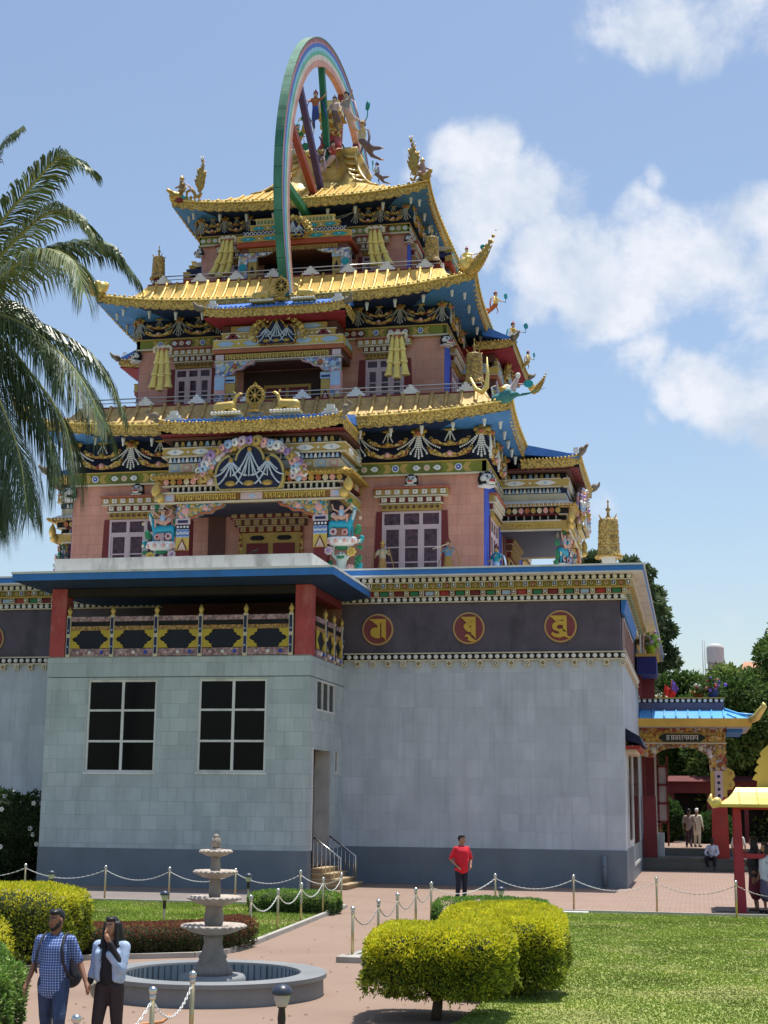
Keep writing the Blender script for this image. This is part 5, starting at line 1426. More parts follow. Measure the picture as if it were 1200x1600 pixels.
# ================================================================== RAINBOW ARCH
AXX, AYC, AZC = -13.45, 12.4, 27.8
arch = empty('rainbow_arch', (AXX, AYC, 18.5), 'tall painted rainbow ring rising over the topmost gold roof, with coloured spokes', 'arch')
BANDS = [(9.62, 9.40, mat('rainbow_mauve', (.46, .22, .24))), (9.40, 9.22, mat('rainbow_blue', (.06, .15, .50))), (9.22, 9.04, mat('rainbow_sky', (.22, .48, .66))),
         (9.04, 8.88, mat('rainbow_green', (.12, .42, .30))), (8.88, 8.66, mat('rainbow_cream', (.62, .54, .50))), (8.66, 8.38, mat('rainbow_pink', (.56, .29, .25)))]
RIMM = brickmat('rainbow_rim_green', (.04, .19, .12), (.09, .24, .16), (.02, .08, .05), 3.0, .9, mortar=.02, var=.35, dirt=(.38, .42, .22))
def ringseg(mb, r0, r1, x0, x1, a0, a1, mt, n=64):
    vs = []
    for i in range(n + 1):
        a = R(a0 + (a1 - a0) * i / n); c, s = math.cos(a), math.sin(a)
        tw = .72 + .28 * min(1, max(0, (AZC + r0 * s - 23.0) / 4))      # the ring narrows slightly at its feet
        rm = 9.0
        q0 = rm + (r0 - rm) * tw; q1 = rm + (r1 - rm) * tw
        for r, x in ((q0, x0), (q1, x0), (q1, x1), (q0, x1)): vs.append((AXX + x, AYC + r * c, AZC + r * s))
    fs = []
    for i in range(n):
        o = i * 4
        for k in range(4): fs.append((o + k, o + (k + 1) % 4, o + 4 + (k + 1) % 4, o + 4 + k))
    fs.append((0, 1, 2, 3)); fs.append((n * 4 + 3, n * 4 + 2, n * 4 + 1, n * 4))
    mb.add(vs, fs, mt)
mb = MB()
for (ra, rb, mt) in BANDS: ringseg(mb, rb, ra, -.13, .15, -30, 211, mt)
wpart(mb, 'rainbow_face', arch)
mb = MB(); ringseg(mb, 9.62, 9.66, -.19, .17, -30, 211, RIMM); ringseg(mb, 9.40, 9.621, -.19, -.13, -30, 211, RIMM)
wpart(mb, 'outer_rim', arch)
for a, mt in ((181, GREEN), (161, mat('spoke_rust', (.28, .06, .05))), (143, mat('spoke_purple', (.07, .05, .16))), (111, mat('spoke_green', (.02, .16, .10))), (84, MATS['spoke_rust']), (60, mat('spoke_wine', (.22, .05, .07))), (36, MATS['spoke_purple']), (18, MATS['spoke_rust']), (0, GREEN)):
    c, s = math.cos(R(a)), math.sin(R(a)); mb = MB()
    mb.bar((AXX, AYC + 8.5 * c, AZC + 8.5 * s), (AXX, AYC + 2.6 * c, AZC + 2.6 * s), .26, .30, mt); wpart(mb, 'spoke', arch)
mb = MB()
for z, y0, y1 in ((31.9, 8.7, 11.3), (33.55, 13.1, 15.6), (31.9, 13.5, 16.2)): mb.bar((AXX + .15, y0, z), (AXX + .15, y1, z), .05, .05, BLACK)
wpart(mb, 'stay_rod', arch)

# ================================================================== STATUETTES
def pose_statue(name, loc, s, rz, label, skin, cloth, cloth2, cat='statue', group=None, drum=None, fly=0.0, armL=None, armR=None, hat=None, voxel=.045, parent=None, legs='stand'):
    aL = armL or ((.30, -.05, 1.15), (.34, -.22, 1.05)); aR = armR or ((-.30, -.05, 1.15), (-.34, -.22, 1.05))
    P = [(skin, 'e', (0, -.01, 1.62), (.10, .11, .13)), (skin, 'c', (0, 0, 1.40), (0, 0, 1.55), .06, .05), (cloth, 'c', (0, 0, 1.02), (0, 0, 1.32), .15, .17),
         (cloth, 'c', (-.15, 0, 1.38), (.15, 0, 1.38), .08, .08)]
    for q, a in ((1, aL), (-1, aR)):
        P += [(cloth, 'c', (q * .19, 0, 1.38), a[0], .065, .055), (skin, 'c', a[0], a[1], .05, .035), (skin, 'e', a[1], (.05, .05, .05))]
    if legs == 'stand':
        for q in (-1, 1): P += [(cloth2, 'c', (q * .09, 0, .98), (q * .13, -.02 * q, .5), .12, .11), (cloth2, 'c', (q * .13, -.02 * q, .5), (q * .12, .0, .12), .11, .09), (skin, 'e', (q * .12, -.05, .05), (.06, .12, .05))]
    elif legs == 'robe':
        P += [(cloth2, 'c', (0, 0, .98), (0, .02, .2), .16, .24), (cloth2, 'c', (-.14, 0, .5), (-.18, .02, .08), .12, .12), (cloth2, 'c', (.14, 0, .5), (.18, .02, .08), .12, .12)]
    elif legs == 'fly':
        P += [(cloth2, 'c', (0, 0, .98), (.05, .35, .72), .15, .13), (cloth2, 'c', (.05, .35, .72), (.0, .70, .80), .12, .08), (cloth2, 'c', (-.05, .1, .9), (-.12, .45, .50), .12, .09), (cloth2, 'c', (-.12, .45, .5), (-.1, .75, .4), .08, .06),
              (skin, 'e', (0, .80, .82), (.05, .10, .05)), (skin, 'e', (-.1, .84, .38), (.05, .1, .05))]
    else:
        for q in (-1, 1): P += [(cloth2, 'c', (q * .1, 0, .98), (q * .34, -.30, .92), .12, .10), (cloth2, 'c', (q * .34, -.30, .92), (q * .05, -.34, .86), .09, .07)]
    root = empty(name, loc, label, cat, group, rz); root.scale = (s, s, s)
    blob('figure', P, root, voxel=voxel, smooth=1)
    mb = MB(); hm = hat or BLACK
    mb.sphere((0, .03, 1.68), .115, BLACK, 8, 6); mb.lathe([(.12, 0), (.09, .06), (.05, .10), (.03, .16), (.0, .2)], (0, 0, 1.70), hm, 8)
    mb.build('headdress', root)
    mb = MB()
    for q in (-1, 1): mb.tube([(q * .18, .04, 1.42), (q * .34, .14, 1.30), (q * .42, .16, .98), (q * .50, .10, .72), (q * .46, .18, .52)], [.03, .045, .05, .045, .02], cloth2, 6, flat=.4)
    mb.tube([(-.12, -.12, 1.38), (0, -.17, 1.24), (.12, -.12, 1.38)], .02, GOLD, 5)
    mb.build('scarf', root)
    if drum:
        mb = MB(); a = Vector(aL[1]); mb.tube([a, a + Vector((.30, -.02, .02)), a + Vector((.34, -.02, .28))], .022, drum, 5)
        mb.T = Matrix.Translation(a + Vector((.34, -.02, .44))); mb.disc((0, .04, 0), .17, .08, drum, 14); mb.build('hand_drum', root)
    return root
ASH = mat('ash_violet_cloth', (.16, .13, .17), var=.3)
FIGS = 'flying painted figures round the rainbow ring'
SK1 = mat('figure_flesh', (.58, .38, .28), var=.08)
fy = 9.6
def apsara(px_, y, z, s, rz, lab, c1, c2, **kw):
    return pose_statue('flying_figure', (px_, y, z - 1.2 * s), s, rz, lab, SK1, c1, c2, group=FIGS, legs='fly', **kw)
def armsup(): return dict(armL=((.34, -.1, 1.45), (.52, -.2, 1.62)), armR=((-.30, -.15, 1.2), (-.48, -.3, 1.25)))
apsara(-14.45, 9.2, 32.35, .85, R(35), 'small green and white flying figure close to the rainbow ring, lowest of that trio', GREEN, LILAC, hat=TEAL)
apsara(-14.15, 9.4, 33.1, .85, R(25), 'green robed flying figure beside the purple spoke inside the rainbow ring', GREEN, OCHRE, hat=TEAL)
apsara(-13.75, 9.6, 34.0, 1.0, R(10), 'orange topped flying figure with a red pointed hat left of the green spoke', ORANGE, ULTRA, hat=REDP, **armsup())
apsara(-13.0, 10.2, 34.0, .95, R(-10), 'flying figure with a dark blue hat just right of the green spoke', LILAC, ASH, hat=NAVY)
apsara(-12.55, 10.6, 34.3, 1.1, R(-30), 'grey robed flying figure reaching up by the right side of the rainbow ring', mat('ash_robe', (.35, .33, .33)), LILAC, hat=BLACK, **armsup())
apsara(-11.95, 11.4, 33.1, 1.2, R(-60), 'flying figure holding out a green drum over the right side of the crown', CREAM, ASH, hat=OCHRE, drum=TEAL, armL=((.42, -.1, 1.4), (.70, -.1, 1.5)))
apsara(-13.1, 10.4, 31.9, .95, R(60), 'red robed flying figure stretched out in front of the shrine pedestal', REDP, LILAC, hat=BLACK, armL=((.4, -.1, 1.5), (.75, -.15, 1.65)))
apsara(-13.7, 10.0, 31.4, .8, R(-20), 'dark flying figure with pale scarf under the green spoke', ASH, LILAC, hat=OCHRE)
apsara(-14.75, 9.0, 31.35, 1.0, R(20), 'pale flying figure with a round green drum over the left of the crown', CREAM, PINKP, hat=LILAC, drum=GREEN)
apsara(-14.9, 9.0, 30.6, .8, R(50), 'pink flying figure low on the left of the crown behind the ring', PINKP, BROWN, hat=MAROON)
apsara(-11.2, 11.2, 31.2, .7, R(-80), 'small blue flying figure at the right foot of the crown', LBLUE, ASH, hat=ULTRA, drum=TEAL)

# roof corner ornaments
def wingtail(mb, p, s, lean, mt, gm):
    """upright feathered tail"""
    x, y, z = p
    for i in range(9):
        t = i / 8; w = (.06 + .17 * math.sin(math.pi * min(1, t * 1.1 + .12))) * s
        cx = x + lean * s * (t ** 1.5) + .05 * s * math.sin(i * 2.2); cz = z + s * 1.45 * t
        mb.sphere((cx, y, cz), w, mt, 7, 5, (1, .35, 1.35))
        for q in (-1, 1): mb.tube([(cx, y, cz), (cx + q * w * .9, y, cz + .10 * s), (cx + q * w * 1.15, y, cz + .22 * s)], [w * .35, w * .3, .01], mt, 5)
    mb.tube([(x + lean * s, y, z + 1.4 * s), (x + lean * s * 1.08, y, z + 1.68 * s)], [.05 * s, .005], gm, 5)
def scrollbase(mb, p, s, d, mt):
    x, y, z = p
    mb.tube([(x + d * .75 * s, y, z + .1 * s), (x + d * .72 * s, y, z + .42 * s), (x + d * .45 * s, y, z + .55 * s), (x + d * .32 * s, y, z + .35 * s), (x + d * .2 * s, y, z + .12 * s), (x, y, z + .12 * s), (x - d * .1 * s, y, z + .30 * s)], [.05 * s, .08 * s, .09 * s, .1 * s, .1 * s, .12 * s, .08 * s], mt, 7)
    for i in range(4): mb.sphere((x + d * (.05 + .22 * i) * s, y, z + .06 * s), .10 * s, mt, 6, 5)
DRAG = mat('aged_bronze_gold', (.44, .29, .08), rough=.4, metal=.5, var=.35, vscale=7, bump=.5, bscale=16)
o = empty('roof_corner_ornament', (-18.4, 6.75, 28.6), 'gold scrolled ornament with an upright feather tail on the left corner of the top roof', 'ornament', 'gold ornaments on the roof corners')
mb = MB(); wingtail(mb, (-18.15, 6.75, 28.95), .92, .12, DRAG, GOLD); scrollbase(mb, (-18.15, 6.75, 28.55), .8, -1, DRAG); wpart(mb, 'tail', o)
o = empty('roof_corner_ornament', (-8.7, 6.75, 28.6), 'bronze coloured upright feather tail on the right corner of the top roof', 'ornament', 'gold ornaments on the roof corners')
mb = MB(); wingtail(mb, (-8.62, 6.75, 29.0), 1.0, -.10, DRAG, GOLD); scrollbase(mb, (-8.72, 6.75, 28.6), .5, 1, DRAG); wpart(mb, 'tail', o)
def rider(loc, lab, rz, mane, s=.8):
    r_ = empty('dragon_rider', loc, lab, 'statue', 'figures riding the top roof corners', rz); r_.scale = (s,) * 3
    blob('figure', [(SK1, 'e', (0, -.05, 1.15), (.12, .12, .14)), (mane, 'c', (0, 0, .65), (0, 0, .98), .20, .17), (mane, 'c', (-.2, 0, .95), (.2, 0, .95), .09, .09), (mane, 'c', (.2, 0, .95), (.42, -.2, .78), .07, .06), (mane, 'c', (-.2, 0, .95), (-.42, -.2, .85), .07, .06),
                    (mane, 'c', (.12, 0, .6), (.34, -.25, .4), .12, .1), (mane, 'c', (-.12, 0, .6), (-.34, -.25, .4), .12, .1)], r_, voxel=.05)
    blob('dragon_head', [(DRAG, 'e', (0, -.25, .22), (.28, .38, .22)), (DRAG, 'c', (0, -.45, .25), (0, -.85, .42), .18, .10), (DRAG, 'c', (0, -.4, .1), (0, -.72, .10), .13, .07), (TEAL, 'c', (0, 0, .1), (0, .45, -.1), .28, .22), (MAROON, 'e', (0, -.1, -.02), (.3, .3, .14))], r_, voxel=.05)
    mb = MB(); mb.lathe([(.13, 0), (.16, .04), (.08, .12), (.05, .2), (0, .26)], (0, -.03, 1.24), GOLD, 8)
    for q in (-1, 1): mb.tube([(q * .16, -.1, .35), (q * .35, .0, .55), (q * .4, .15, .8)], [.05, .05, .01], GOLD, 5); mb.tube([(q * .3, .1, .9), (q * .5, .25, .7), (q * .55, .3, .4)], .05, LILAC, 6, flat=.4)
    mb.build('ornaments', r_)
rider((-18.98, 6.8, 28.5), 'small crowned figure riding a gold dragon head on the left corner of the top roof', R(-45), mat('bronze_cloth', (.30, .20, .10)))
rider((-8.3, 6.9, 28.55), 'grey and red figure riding a dragon head on a corner of the top roof', R(45), mat('grey_rose_cloth', (.34, .22, .20)), .78)
# second roof: upswept gold makara tails
def makara(loc, lab, d, s, mt=DRAG):
    r_ = empty('makara_ornament', loc, lab, 'ornament', 'gold ornaments on the roof corners'); mb = MB(); x, y, z = loc
    n = 11
    for i in range(n):
        t = i / (n - 1); cx = x + d * s * (1.15 * t ** 1.1); cz = z + s * (.18 * t + 1.35 * t ** 1.8); w = s * (.30 * (1 - t) ** .8 + .03)
        mb.sphere((cx, y - .3 * t * s, cz), w, mt, 8, 6, (.9, .6, 1.1))
        mb.tube([(cx, y - .3 * t * s, cz), (cx + d * w * 1.0, y - .3 * t * s, cz - w * .4), (cx + d * w * 1.5, y - .3 * t * s, cz + w * .6)], [w * .5, w * .35, .01], mt, 5)
    wpart(mb, 'tail', r_)
    mb = MB(); mb.sphere((x - d * .18 * s, y - .1, z + .18 * s), .28 * s, GOLDP, 9, 7); mb.sphere((x - d * .05 * s, y - .3, z + .3 * s), .16 * s, GOLDP, 8, 6); mb.tube([(x - d * .3 * s, y, z), (x - d * .45 * s, y, z + .35 * s), (x - d * .25 * s, y, z + .5 * s)], [.1 * s, .08 * s, .03 * s], GOLDP, 6)
    wpart(mb, 'body', r_); return r_
makara((-5.85, 4.3, 23.65), 'gold upswept feathered tail on the right corner of the middle roof', 1, .92)
makara((-21.55, 4.3, 23.62), 'gold curled dragon neck on the left corner of the middle roof, beside the palm', -1, .85)
makara((-5.0, 20.3, 23.0), 'small gold tail tip on the far right corner of the middle roof', 1, .6)
makara((-23.6, 2.5, 17.9), 'gold dragon ornament on the left corner of the lowest roof, behind the palm fronds', -1, .7)
def cornerfig(loc, lab, rz, c1, c2, s=.7, drum=TEAL, hat=REDP):
    return pose_statue('corner_figure', loc, s, rz, lab, SK1, c1, c2, group='painted figures along the roof edges', legs='fly', drum=drum, hat=hat, armL=((.42, -.1, 1.3), (.68, -.15, 1.35)))
cornerfig((-6.0, 4.3, 23.4), 'small figure with flag and drum seated by the gold tail of the middle roof', R(15), GOLDP, GOLDS, .62)
cornerfig((-5.45, 9.0, 23.0), 'small gold figure with a red hat and green drum halfway along the middle roof edge', R(70), GOLDP, ORANGE, .7)
cornerfig((-4.85, 10.2, 21.9), 'small figure with a red flag on the blue porch roof at the right', R(60), OCHRE, TEAL, .75)
cornerfig((-4.5, 13.0, 21.7), 'tiny figure holding a green drum on the far end of the right porch roof', R(80), GOLDP, GOLDS, .6)
# turquoise dragon on the lowest roof corner
DTEAL = mat('dragon_teal', (.05, .20, .21), var=.35, vscale=6)
r_ = empty('turquoise_dragon', (-4.3, 2.85, 17.72), 'turquoise dragon with white riders and a drum on the right corner of the lowest roof', 'statue')
blob('body', [(DTEAL, 'c', (-.45, .2, .1), (.1, -.1, .15), .30, .30), (DTEAL, 'c', (.1, -.1, .15), (.55, -.3, .22), .26, .14), (DTEAL, 'e', (.15, -.15, .35), (.25, .22, .2)), (BEAD, 'e', (.05, 0, .62), (.2, .18, .22)), (LILAC, 'c', (.25, .1, .5), (.55, .05, 1.05), .16, .12), (BEAD, 'e', (.62, .0, 1.25), (.13, .13, .15)), (GOLDS, 'e', (-.1, -.1, .55), (.2, .2, .15)),
              (DTEAL, 'c', (.5, -.25, .15), (1.25, -.35, .20), .07, .04)], r_, voxel=.05)
mb = MB(); mb.tube([(.8, -.3, .2), (1.3, -.35, .25), (2.0, -.4, .45)], [.05, .03, .008], GREEN, 5); mb.T = Matrix.Translation((1.15, -.3, .72)); mb.disc((0, .04, 0), .24, .07, TEAL, 14, 1, .75); mb.T = Matrix.Identity(4); mb.tube([(.6, -.1, .8), (1.0, -.28, .7)], .03, LILAC, 5); mb.tube([(-.6, .2, .3), (-.7, .2, .75), (-.5, .2, .85)], [.06, .05, .02], BEAD, 6)
mb.build('tongue_and_drum', r_); r_.scale = (.78,) * 3
o = empty('gold_finial_scroll', (-5.0, 3.9, 18.3), 'tall gold curled spike beside the gold cylinder on the lowest roof', 'ornament')
mb = MB(); mb.tube([(-5.75, 3.6, 18.9), (-5.55, 3.6, 18.45), (-5.3, 3.6, 18.3), (-5.12, 3.6, 18.5), (-5.08, 3.6, 19.0), (-5.10, 3.6, 19.7)], [.04, .09, .11, .10, .07, .02], GOLDP, 7); wpart(mb, 'scroll', o)

# victory banners: embossed gold cylinders
def cylinder(loc, s, lab, base, k=1.0, grp='gold victory banner cylinders on the roofs'):
    r_ = empty('victory_banner', loc, lab, 'roof ornament', grp); r_.scale = (s,) * 3
    mb = MB(); mb.lathe([(.36, .50), (.52, .52), (.47, .62), (.43, .85), (.40, 1.2), (.39, 1.6), (.38, 1.9), (.39, 1.98), (.36, 2.02)], (0, 0, 0), CYL, 24)
    for z in (.70, .95, 1.2, 1.45, 1.7): mb.lathe([(.44 - (z - .7) * .05, z - .02), (.455 - (z - .7) * .05, z), (.44 - (z - .7) * .05, z + .02)], (0, 0, 0), GOLDS, 24)
    for i in range(20):
        a = 2 * math.pi * i / 20; mb.sphere((.50 * math.cos(a), .50 * math.sin(a), .53), .07, GOLDS, 6, 4)
        for z in (.8, 1.05, 1.3, 1.55, 1.8): mb.sphere(((.445 - .035 * z) * math.cos(a + z), (.445 - .035 * z) * math.sin(a + z), z), .03, CYL, 5, 4, (1, 1, 1.6))
    mb.build('embossed_drum', r_)
    mb = MB(); mb.lathe([(.34, 2.02), (.12, 2.10), (.06, 2.2), (.05, 2.36), (.12, 2.46), (.04, 2.5), (.02, 2.7), (.05, 2.74), (0, 2.85)], (0, 0, 0), DRAG, 10)
    for i in range(4): a = R(45 + 90 * i); mb.tube([(.34 * math.cos(a), .34 * math.sin(a), 2.0), (.44 * math.cos(a), .44 * math.sin(a), 2.1), (.50 * math.cos(a), .50 * math.sin(a), 2.2)], [.035, .03, .008], DRAG, 5)
    mb.build('finial', r_)
    mb = MB(); mb.lathe([(.30, -.1), (.30, .52)], (0, 0, 0), base, 16) if base != PARA else mb.box(-.26, .26, -.26, .26, -.82, .52, base); mb.build('base', r_)
CYL = motley('embossed_gold_cylinder', [(.52, .35, .10), (.62, .43, .14), (.42, .27, .07), (.56, .38, .11)], 9, bump=1.0, rough=.45)
cylinder((-19.75, 6.35, 24.44), .66, 'gold cylinder on a red base at the left end of the middle roof', MAROON)
cylinder((-7.78, 6.4, 24.44), .70, 'gold cylinder at the right end of the middle roof, under the top roof', MAROON)
cylinder((-5.72, 4.45, 18.5), .80, 'gold cylinder at the right end of the lowest gold roof', MAROON)
cylinder((-.70, 6.0, 11.63), .98, 'large gold cylinder on a white block at the right end of the flat hall roof', PARA)

# dharma wheels and deer
def wheel(loc, s, lab):
    r_ = empty('dharma_wheel', loc, lab, 'wheel ornament', 'eight spoked wheels over the porch roofs'); r_.scale = (s,) * 3
    mb = MB(); mb.lathe([(.34, 0), (.36, .06), (.2, .10), (.12, .16), (.16, .24), (.20, .30)], (0, 0, 0), GOLDS, 14)
    out_ = [(.40 * math.cos(R(a)) * (1 if a < 60 or a > 120 else 1), .74 + .46 * math.sin(R(a))) for a in range(-90, 270, 15)]
    out_ = [(x, z + (.12 if abs(x) < .05 and z > 1.1 else 0)) for x, z in out_]
    vs = [(x, -.07, z) for x, z in out_] + [(x * .70, -.07, .74 + (z - .74) * .68) for x, z in out_] + [(x, .05, z) for x, z in out_] + [(x * .70, .05, .74 + (z - .74) * .68) for x, z in out_]
    n = len(out_); fs = []
    for i in range(n):
        j = (i + 1) % n; fs += [(i, j, n + j, n + i), (2 * n + j, 2 * n + i, 3 * n + i, 3 * n + j), (j, i, 2 * n + i, 2 * n + j), (n + i, n + j, 3 * n + j, 3 * n + i)]
    mb.add(vs, fs, GOLDS)
    for a in range(0, 360, 20): mb.sphere((.345 * math.cos(R(a)), -.09, .74 + .385 * math.sin(R(a))), .035, GOLD, 6, 4)
    mb.build('rim', r_)
    mb = MB(); mb.box(-.27, .27, .0, .04, .46, 1.02, BLACK)
    for a in range(0, 180, 45): mb.bar((.27 * math.cos(R(a)), -.03, .74 + .29 * math.sin(R(a))), (-.27 * math.cos(R(a)), -.03, .74 - .29 * math.sin(R(a))), .045, .05, GOLDS)
    mb.sphere((0, -.05, .74), .09, GOLD, 8, 6); mb.build('spoke_star', r_)
wheel((-13.6, .95, 17.15), .92, 'gold wheel between two deer on the lower porch roof')
wheel((-13.42, 3.55, 22.5), .80, 'gold wheel on the upper porch roof at the foot of the rainbow ring')
def deer(loc, d, s, lab):
    r_ = empty('kneeling_deer', loc, lab, 'deer statue', 'gold deer kneeling beside the wheels'); r_.scale = (s * d, s, s)
    G = DEERG
    blob('figure', [(G, 'c', (-.38, 0, .30), (.16, 0, .34), .21, .20), (G, 'c', (.20, 0, .32), (.34, 0, .68), .12, .07), (G, 'c', (.34, 0, .72), (.50, 0, .84), .07, .055), (G, 'c', (.50, 0, .84), (.60, 0, .82), .05, .03),
                    (G, 'c', (.30, -.05, .86), (.22, -.09, .95), .03, .02), (G, 'c', (.30, .05, .86), (.22, .09, .95), .03, .02), (G, 'c', (-.4, -.12, .2), (-.1, -.18, .10), .10, .06), (G, 'c', (.15, -.12, .18), (.42, -.13, .10), .07, .05), (G, 'c', (.42, -.13, .10), (.20, -.13, .06), .05, .035),
                    (G, 'c', (-.4, .12, .2), (-.1, .18, .10), .10, .06), (G, 'c', (.15, .12, .18), (.42, .13, .10), .07, .05), (G, 'c', (-.52, 0, .25), (-.6, 0, .16), .05, .02)], r_, voxel=.03)
    mb = MB(); mb.box(-.62, .60, -.24, .24, -.04, .06, GOLDP)
    for i in range(9): mb.sphere((-.56 + i * .14, -.25, .01), .07, WHITE, 6, 4)
    mb.build('lotus_base', r_)
DEERG = mat('deer_gold', (.62, .44, .13), rough=.4, metal=.45, var=.12)
deer((-14.62, .75, 17.08), 1, .95, 'gold kneeling deer left of the wheel on the lower porch roof'); deer((-12.32, .75, 17.08), -1, .95, 'gold kneeling deer right of the wheel on the lower porch roof')
deer((-14.2, 3.6, 22.5), 1, .8, 'gold kneeling deer left of the upper wheel, half hidden behind it'); deer((-12.5, 3.6, 22.5), -1, .8, 'gold kneeling deer right of the upper wheel beside the rainbow foot')

# bracket groups: monkey-like carrier, lotus, blue ram and a child rider
def flower(mb, c, r, pm, cm):
    for i in range(7): a = i * 2 * math.pi / 7; mb.sphere((c[0] + r * .62 * math.cos(a), c[1], c[2] + r * .62 * math.sin(a)), r * .42, pm, 6, 5, (1, .5, 1))
    mb.sphere((c[0], c[1] - r * .25, c[2]), r * .36, cm, 8, 6)
def bracket(loc, d, lab, rz=0, s=1.0, blue=TURQ):
    r_ = empty('ram_bracket_carving', loc, lab, 'carving', 'painted ram carvings beside the porch columns', rz); r_.scale = (d * s, s, s)
    blob('blue_ram', [(blue, 'c', (-.38, 0, 1.68), (.26, 0, 1.66), .16, .15), (blue, 'c', (.30, 0, 1.70), (.46, 0, 2.08), .12, .08), (blue, 'c', (.46, 0, 2.12), (.50, -.08, 2.24), .075, .06), (blue, 'c', (-.44, -.06, 1.62), (-.46, -.06, 1.20), .085, .045), (blue, 'c', (-.40, .1, 1.62), (-.38, .1, 1.20), .085, .045),
                      (blue, 'c', (.28, -.06, 1.60), (.27, -.06, 1.16), .075, .045), (blue, 'c', (.34, .1, 1.60), (.38, .1, 1.18), .07, .045), (mat('pale_muzzle', (.55, .62, .60)), 'c', (.40, -.06, 1.85), (.50, -.08, 2.15), .05, .04)], r_, voxel=.035)
    mb = MB()
    for q in (-.07, .07): mb.tube([(.46, q, 2.26), (.40, q * 1.6, 2.34), (.34, q * 1.8, 2.26), (.38, q * 1.6, 2.18)], .025, CREAM, 5)
    mb.build('horns', r_)
    blob('child_rider', [(SKINP, 'e', (-.02, -.05, 2.28), (.09, .09, .11)), (SKINP, 'c', (-.02, -.03, 1.90), (-.02, -.03, 2.12), .10, .10), (LBLUE, 'c', (-.02, -.04, 2.05), (-.02, -.04, 2.12), .115, .11), (SKINP, 'c', (-.10, -.04, 2.12), (-.32, -.08, 2.22), .045, .04), (SKINP, 'c', (-.32, -.08, 2.22), (-.38, -.08, 2.42), .04, .035), (SKINP, 'c', (.08, -.04, 2.12), (.28, -.1, 2.26), .045, .04), (SKINP, 'c', (.28, -.1, 2.26), (.36, -.1, 2.4), .04, .035),
                         (SKINP, 'c', (-.08, -.06, 1.9), (-.30, -.18, 1.96), .07, .06), (SKINP, 'c', (-.30, -.18, 1.96), (-.16, -.2, 1.78), .055, .04), (SKINP, 'c', (.06, -.06, 1.9), (.22, -.18, 1.98), .07, .06), (SKINP, 'c', (.22, -.18, 1.98), (.22, -.2, 1.74), .055, .04)], r_, voxel=.03)
    mb = MB(); mb.lathe([(.22, .82), (.42, .86), (.56, .98), (.60, 1.10), (.56, 1.16), (.0, 1.17)], (0, 0, 0), WHITE, 20, sy=.6)
    for i in range(11): a = R(180 + 18 * i); mb.sphere((.56 * math.cos(a), .34 * math.sin(a), 1.0), .075, (PINKP, BEAD)[i % 2], 7, 5, (1, .6, 1.2)); mb.sphere((.52 * math.cos(a), .33 * math.sin(a), 1.12), .03, BLACK, 5, 4)
    mb.lathe([(.12, .70), (.26, .76), (.24, .83)], (0, 0, 0), GREEN, 14, sy=.6); mb.build('lotus_seat', r_)
    blob('carrier', [(PALEG, 'e', (0, -.05, .50), (.17, .14, .13)), (PALEG, 'c', (0, 0, .02), (0, 0, .36), .20, .19), (PALEG, 'c', (-.16, 0, .34), (-.33, -.04, .52), .07, .06), (PALEG, 'c', (-.33, -.04, .52), (-.30, -.04, .80), .055, .05), (PALEG, 'c', (.16, 0, .34), (.30, -.04, .50), .07, .06), (PALEG, 'c', (.30, -.04, .5), (.26, -.04, .80), .055, .05), (PALEG, 'c', (-.1, 0, .0), (-.2, -.05, -.2), .09, .08), (PALEG, 'c', (.1, 0, .0), (.2, -.05, -.2), .09, .08)], r_, voxel=.035)
    mb = MB(); mb.tube([(-.13, -.17, .42), (0, -.22, .38), (.13, -.17, .42)], .05, GREEN, 6)
    for q in (-1, 1): mb.sphere((q * .07, -.18, .54), .03, BLACK, 6, 5)
    mb.build('mouth_leaf', r_)
    mb = MB(); rnd = random.Random(4)
    for (x, z, r, mt) in ((-.56, 1.5, .17, GREEN), (-.58, 1.95, .16, GREEN), (-.54, 2.25, .15, MATS['dragon_teal_brown']), (.62, 1.45, .18, GREEN), (.66, 1.1, .13, TEAL), (-.62, 1.12, .17, GREEN), (-.58, .70, .15, GREEN), (.62, .30, .16, GREEN), (.62, .05, .14, TEAL), (-.5, .15, .17, GREEN), (.40, -.1, .15, GREEN), (.66, .72, .10, GREEN), (.3, 2.5, .10, GREEN), (-.45, -.2, .15, TEAL)):
        for j in range(4): mb.sphere((x + rnd.uniform(-.08, .08), .05 + rnd.uniform(-.05, .05), z + rnd.uniform(-.09, .09)), r * rnd.uniform(.55, .85), mt, 7, 5, (1, .5, 1.1))
    mb.build('leaf_carving', r_)
    mb = MB()
    for (x, z, r, a, b) in ((-.30, 1.36, .15, LILAC, MAROON), (.14, 1.34, .13, PINKP, MAROON), (-.46, .66, .17, LILAC, WING), (.40, .60, .18, LEMON, OCHRE), (.36, -.02, .16, PINKP, CREAM), (-.30, 1.98, .10, LILAC, PINKP), (-.70, 1.5, .09, CREAM, OCHRE), (.62, -.25, .12, PINKP, CREAM), (.70, 1.0, .06, CREAM, CREAM), (.72, 1.85, .06, CREAM, ORANGE), (-.55, -.1, .12, PINKP, CREAM)): flower(mb, (x, -.16, z), r, a, b)
    mb.build('carved_flowers', r_)
PALEG = mat('pale_green_white', (.52, .60, .54), var=.08)
bracket((XC + 3.47, YC - 11.05, 11.18), 1, 'blue ram carving with child rider and white carrier, beside the musician statues')
bracket((XC - 3.55, YC - 11.05, 11.18), -1, 'blue ram carving with child rider, cut off below by the white parapet')
bracket((XC + 11.0, YC - 3.55, 11.18), 1, 'blue green carving at the corner of the side porch near the big gold cylinder', rz=R(75))
bracket((XC - 11.0, YC - 3.55, 11.18), -1, 'dark blue carving on the side porch behind the palm', rz=R(-75))
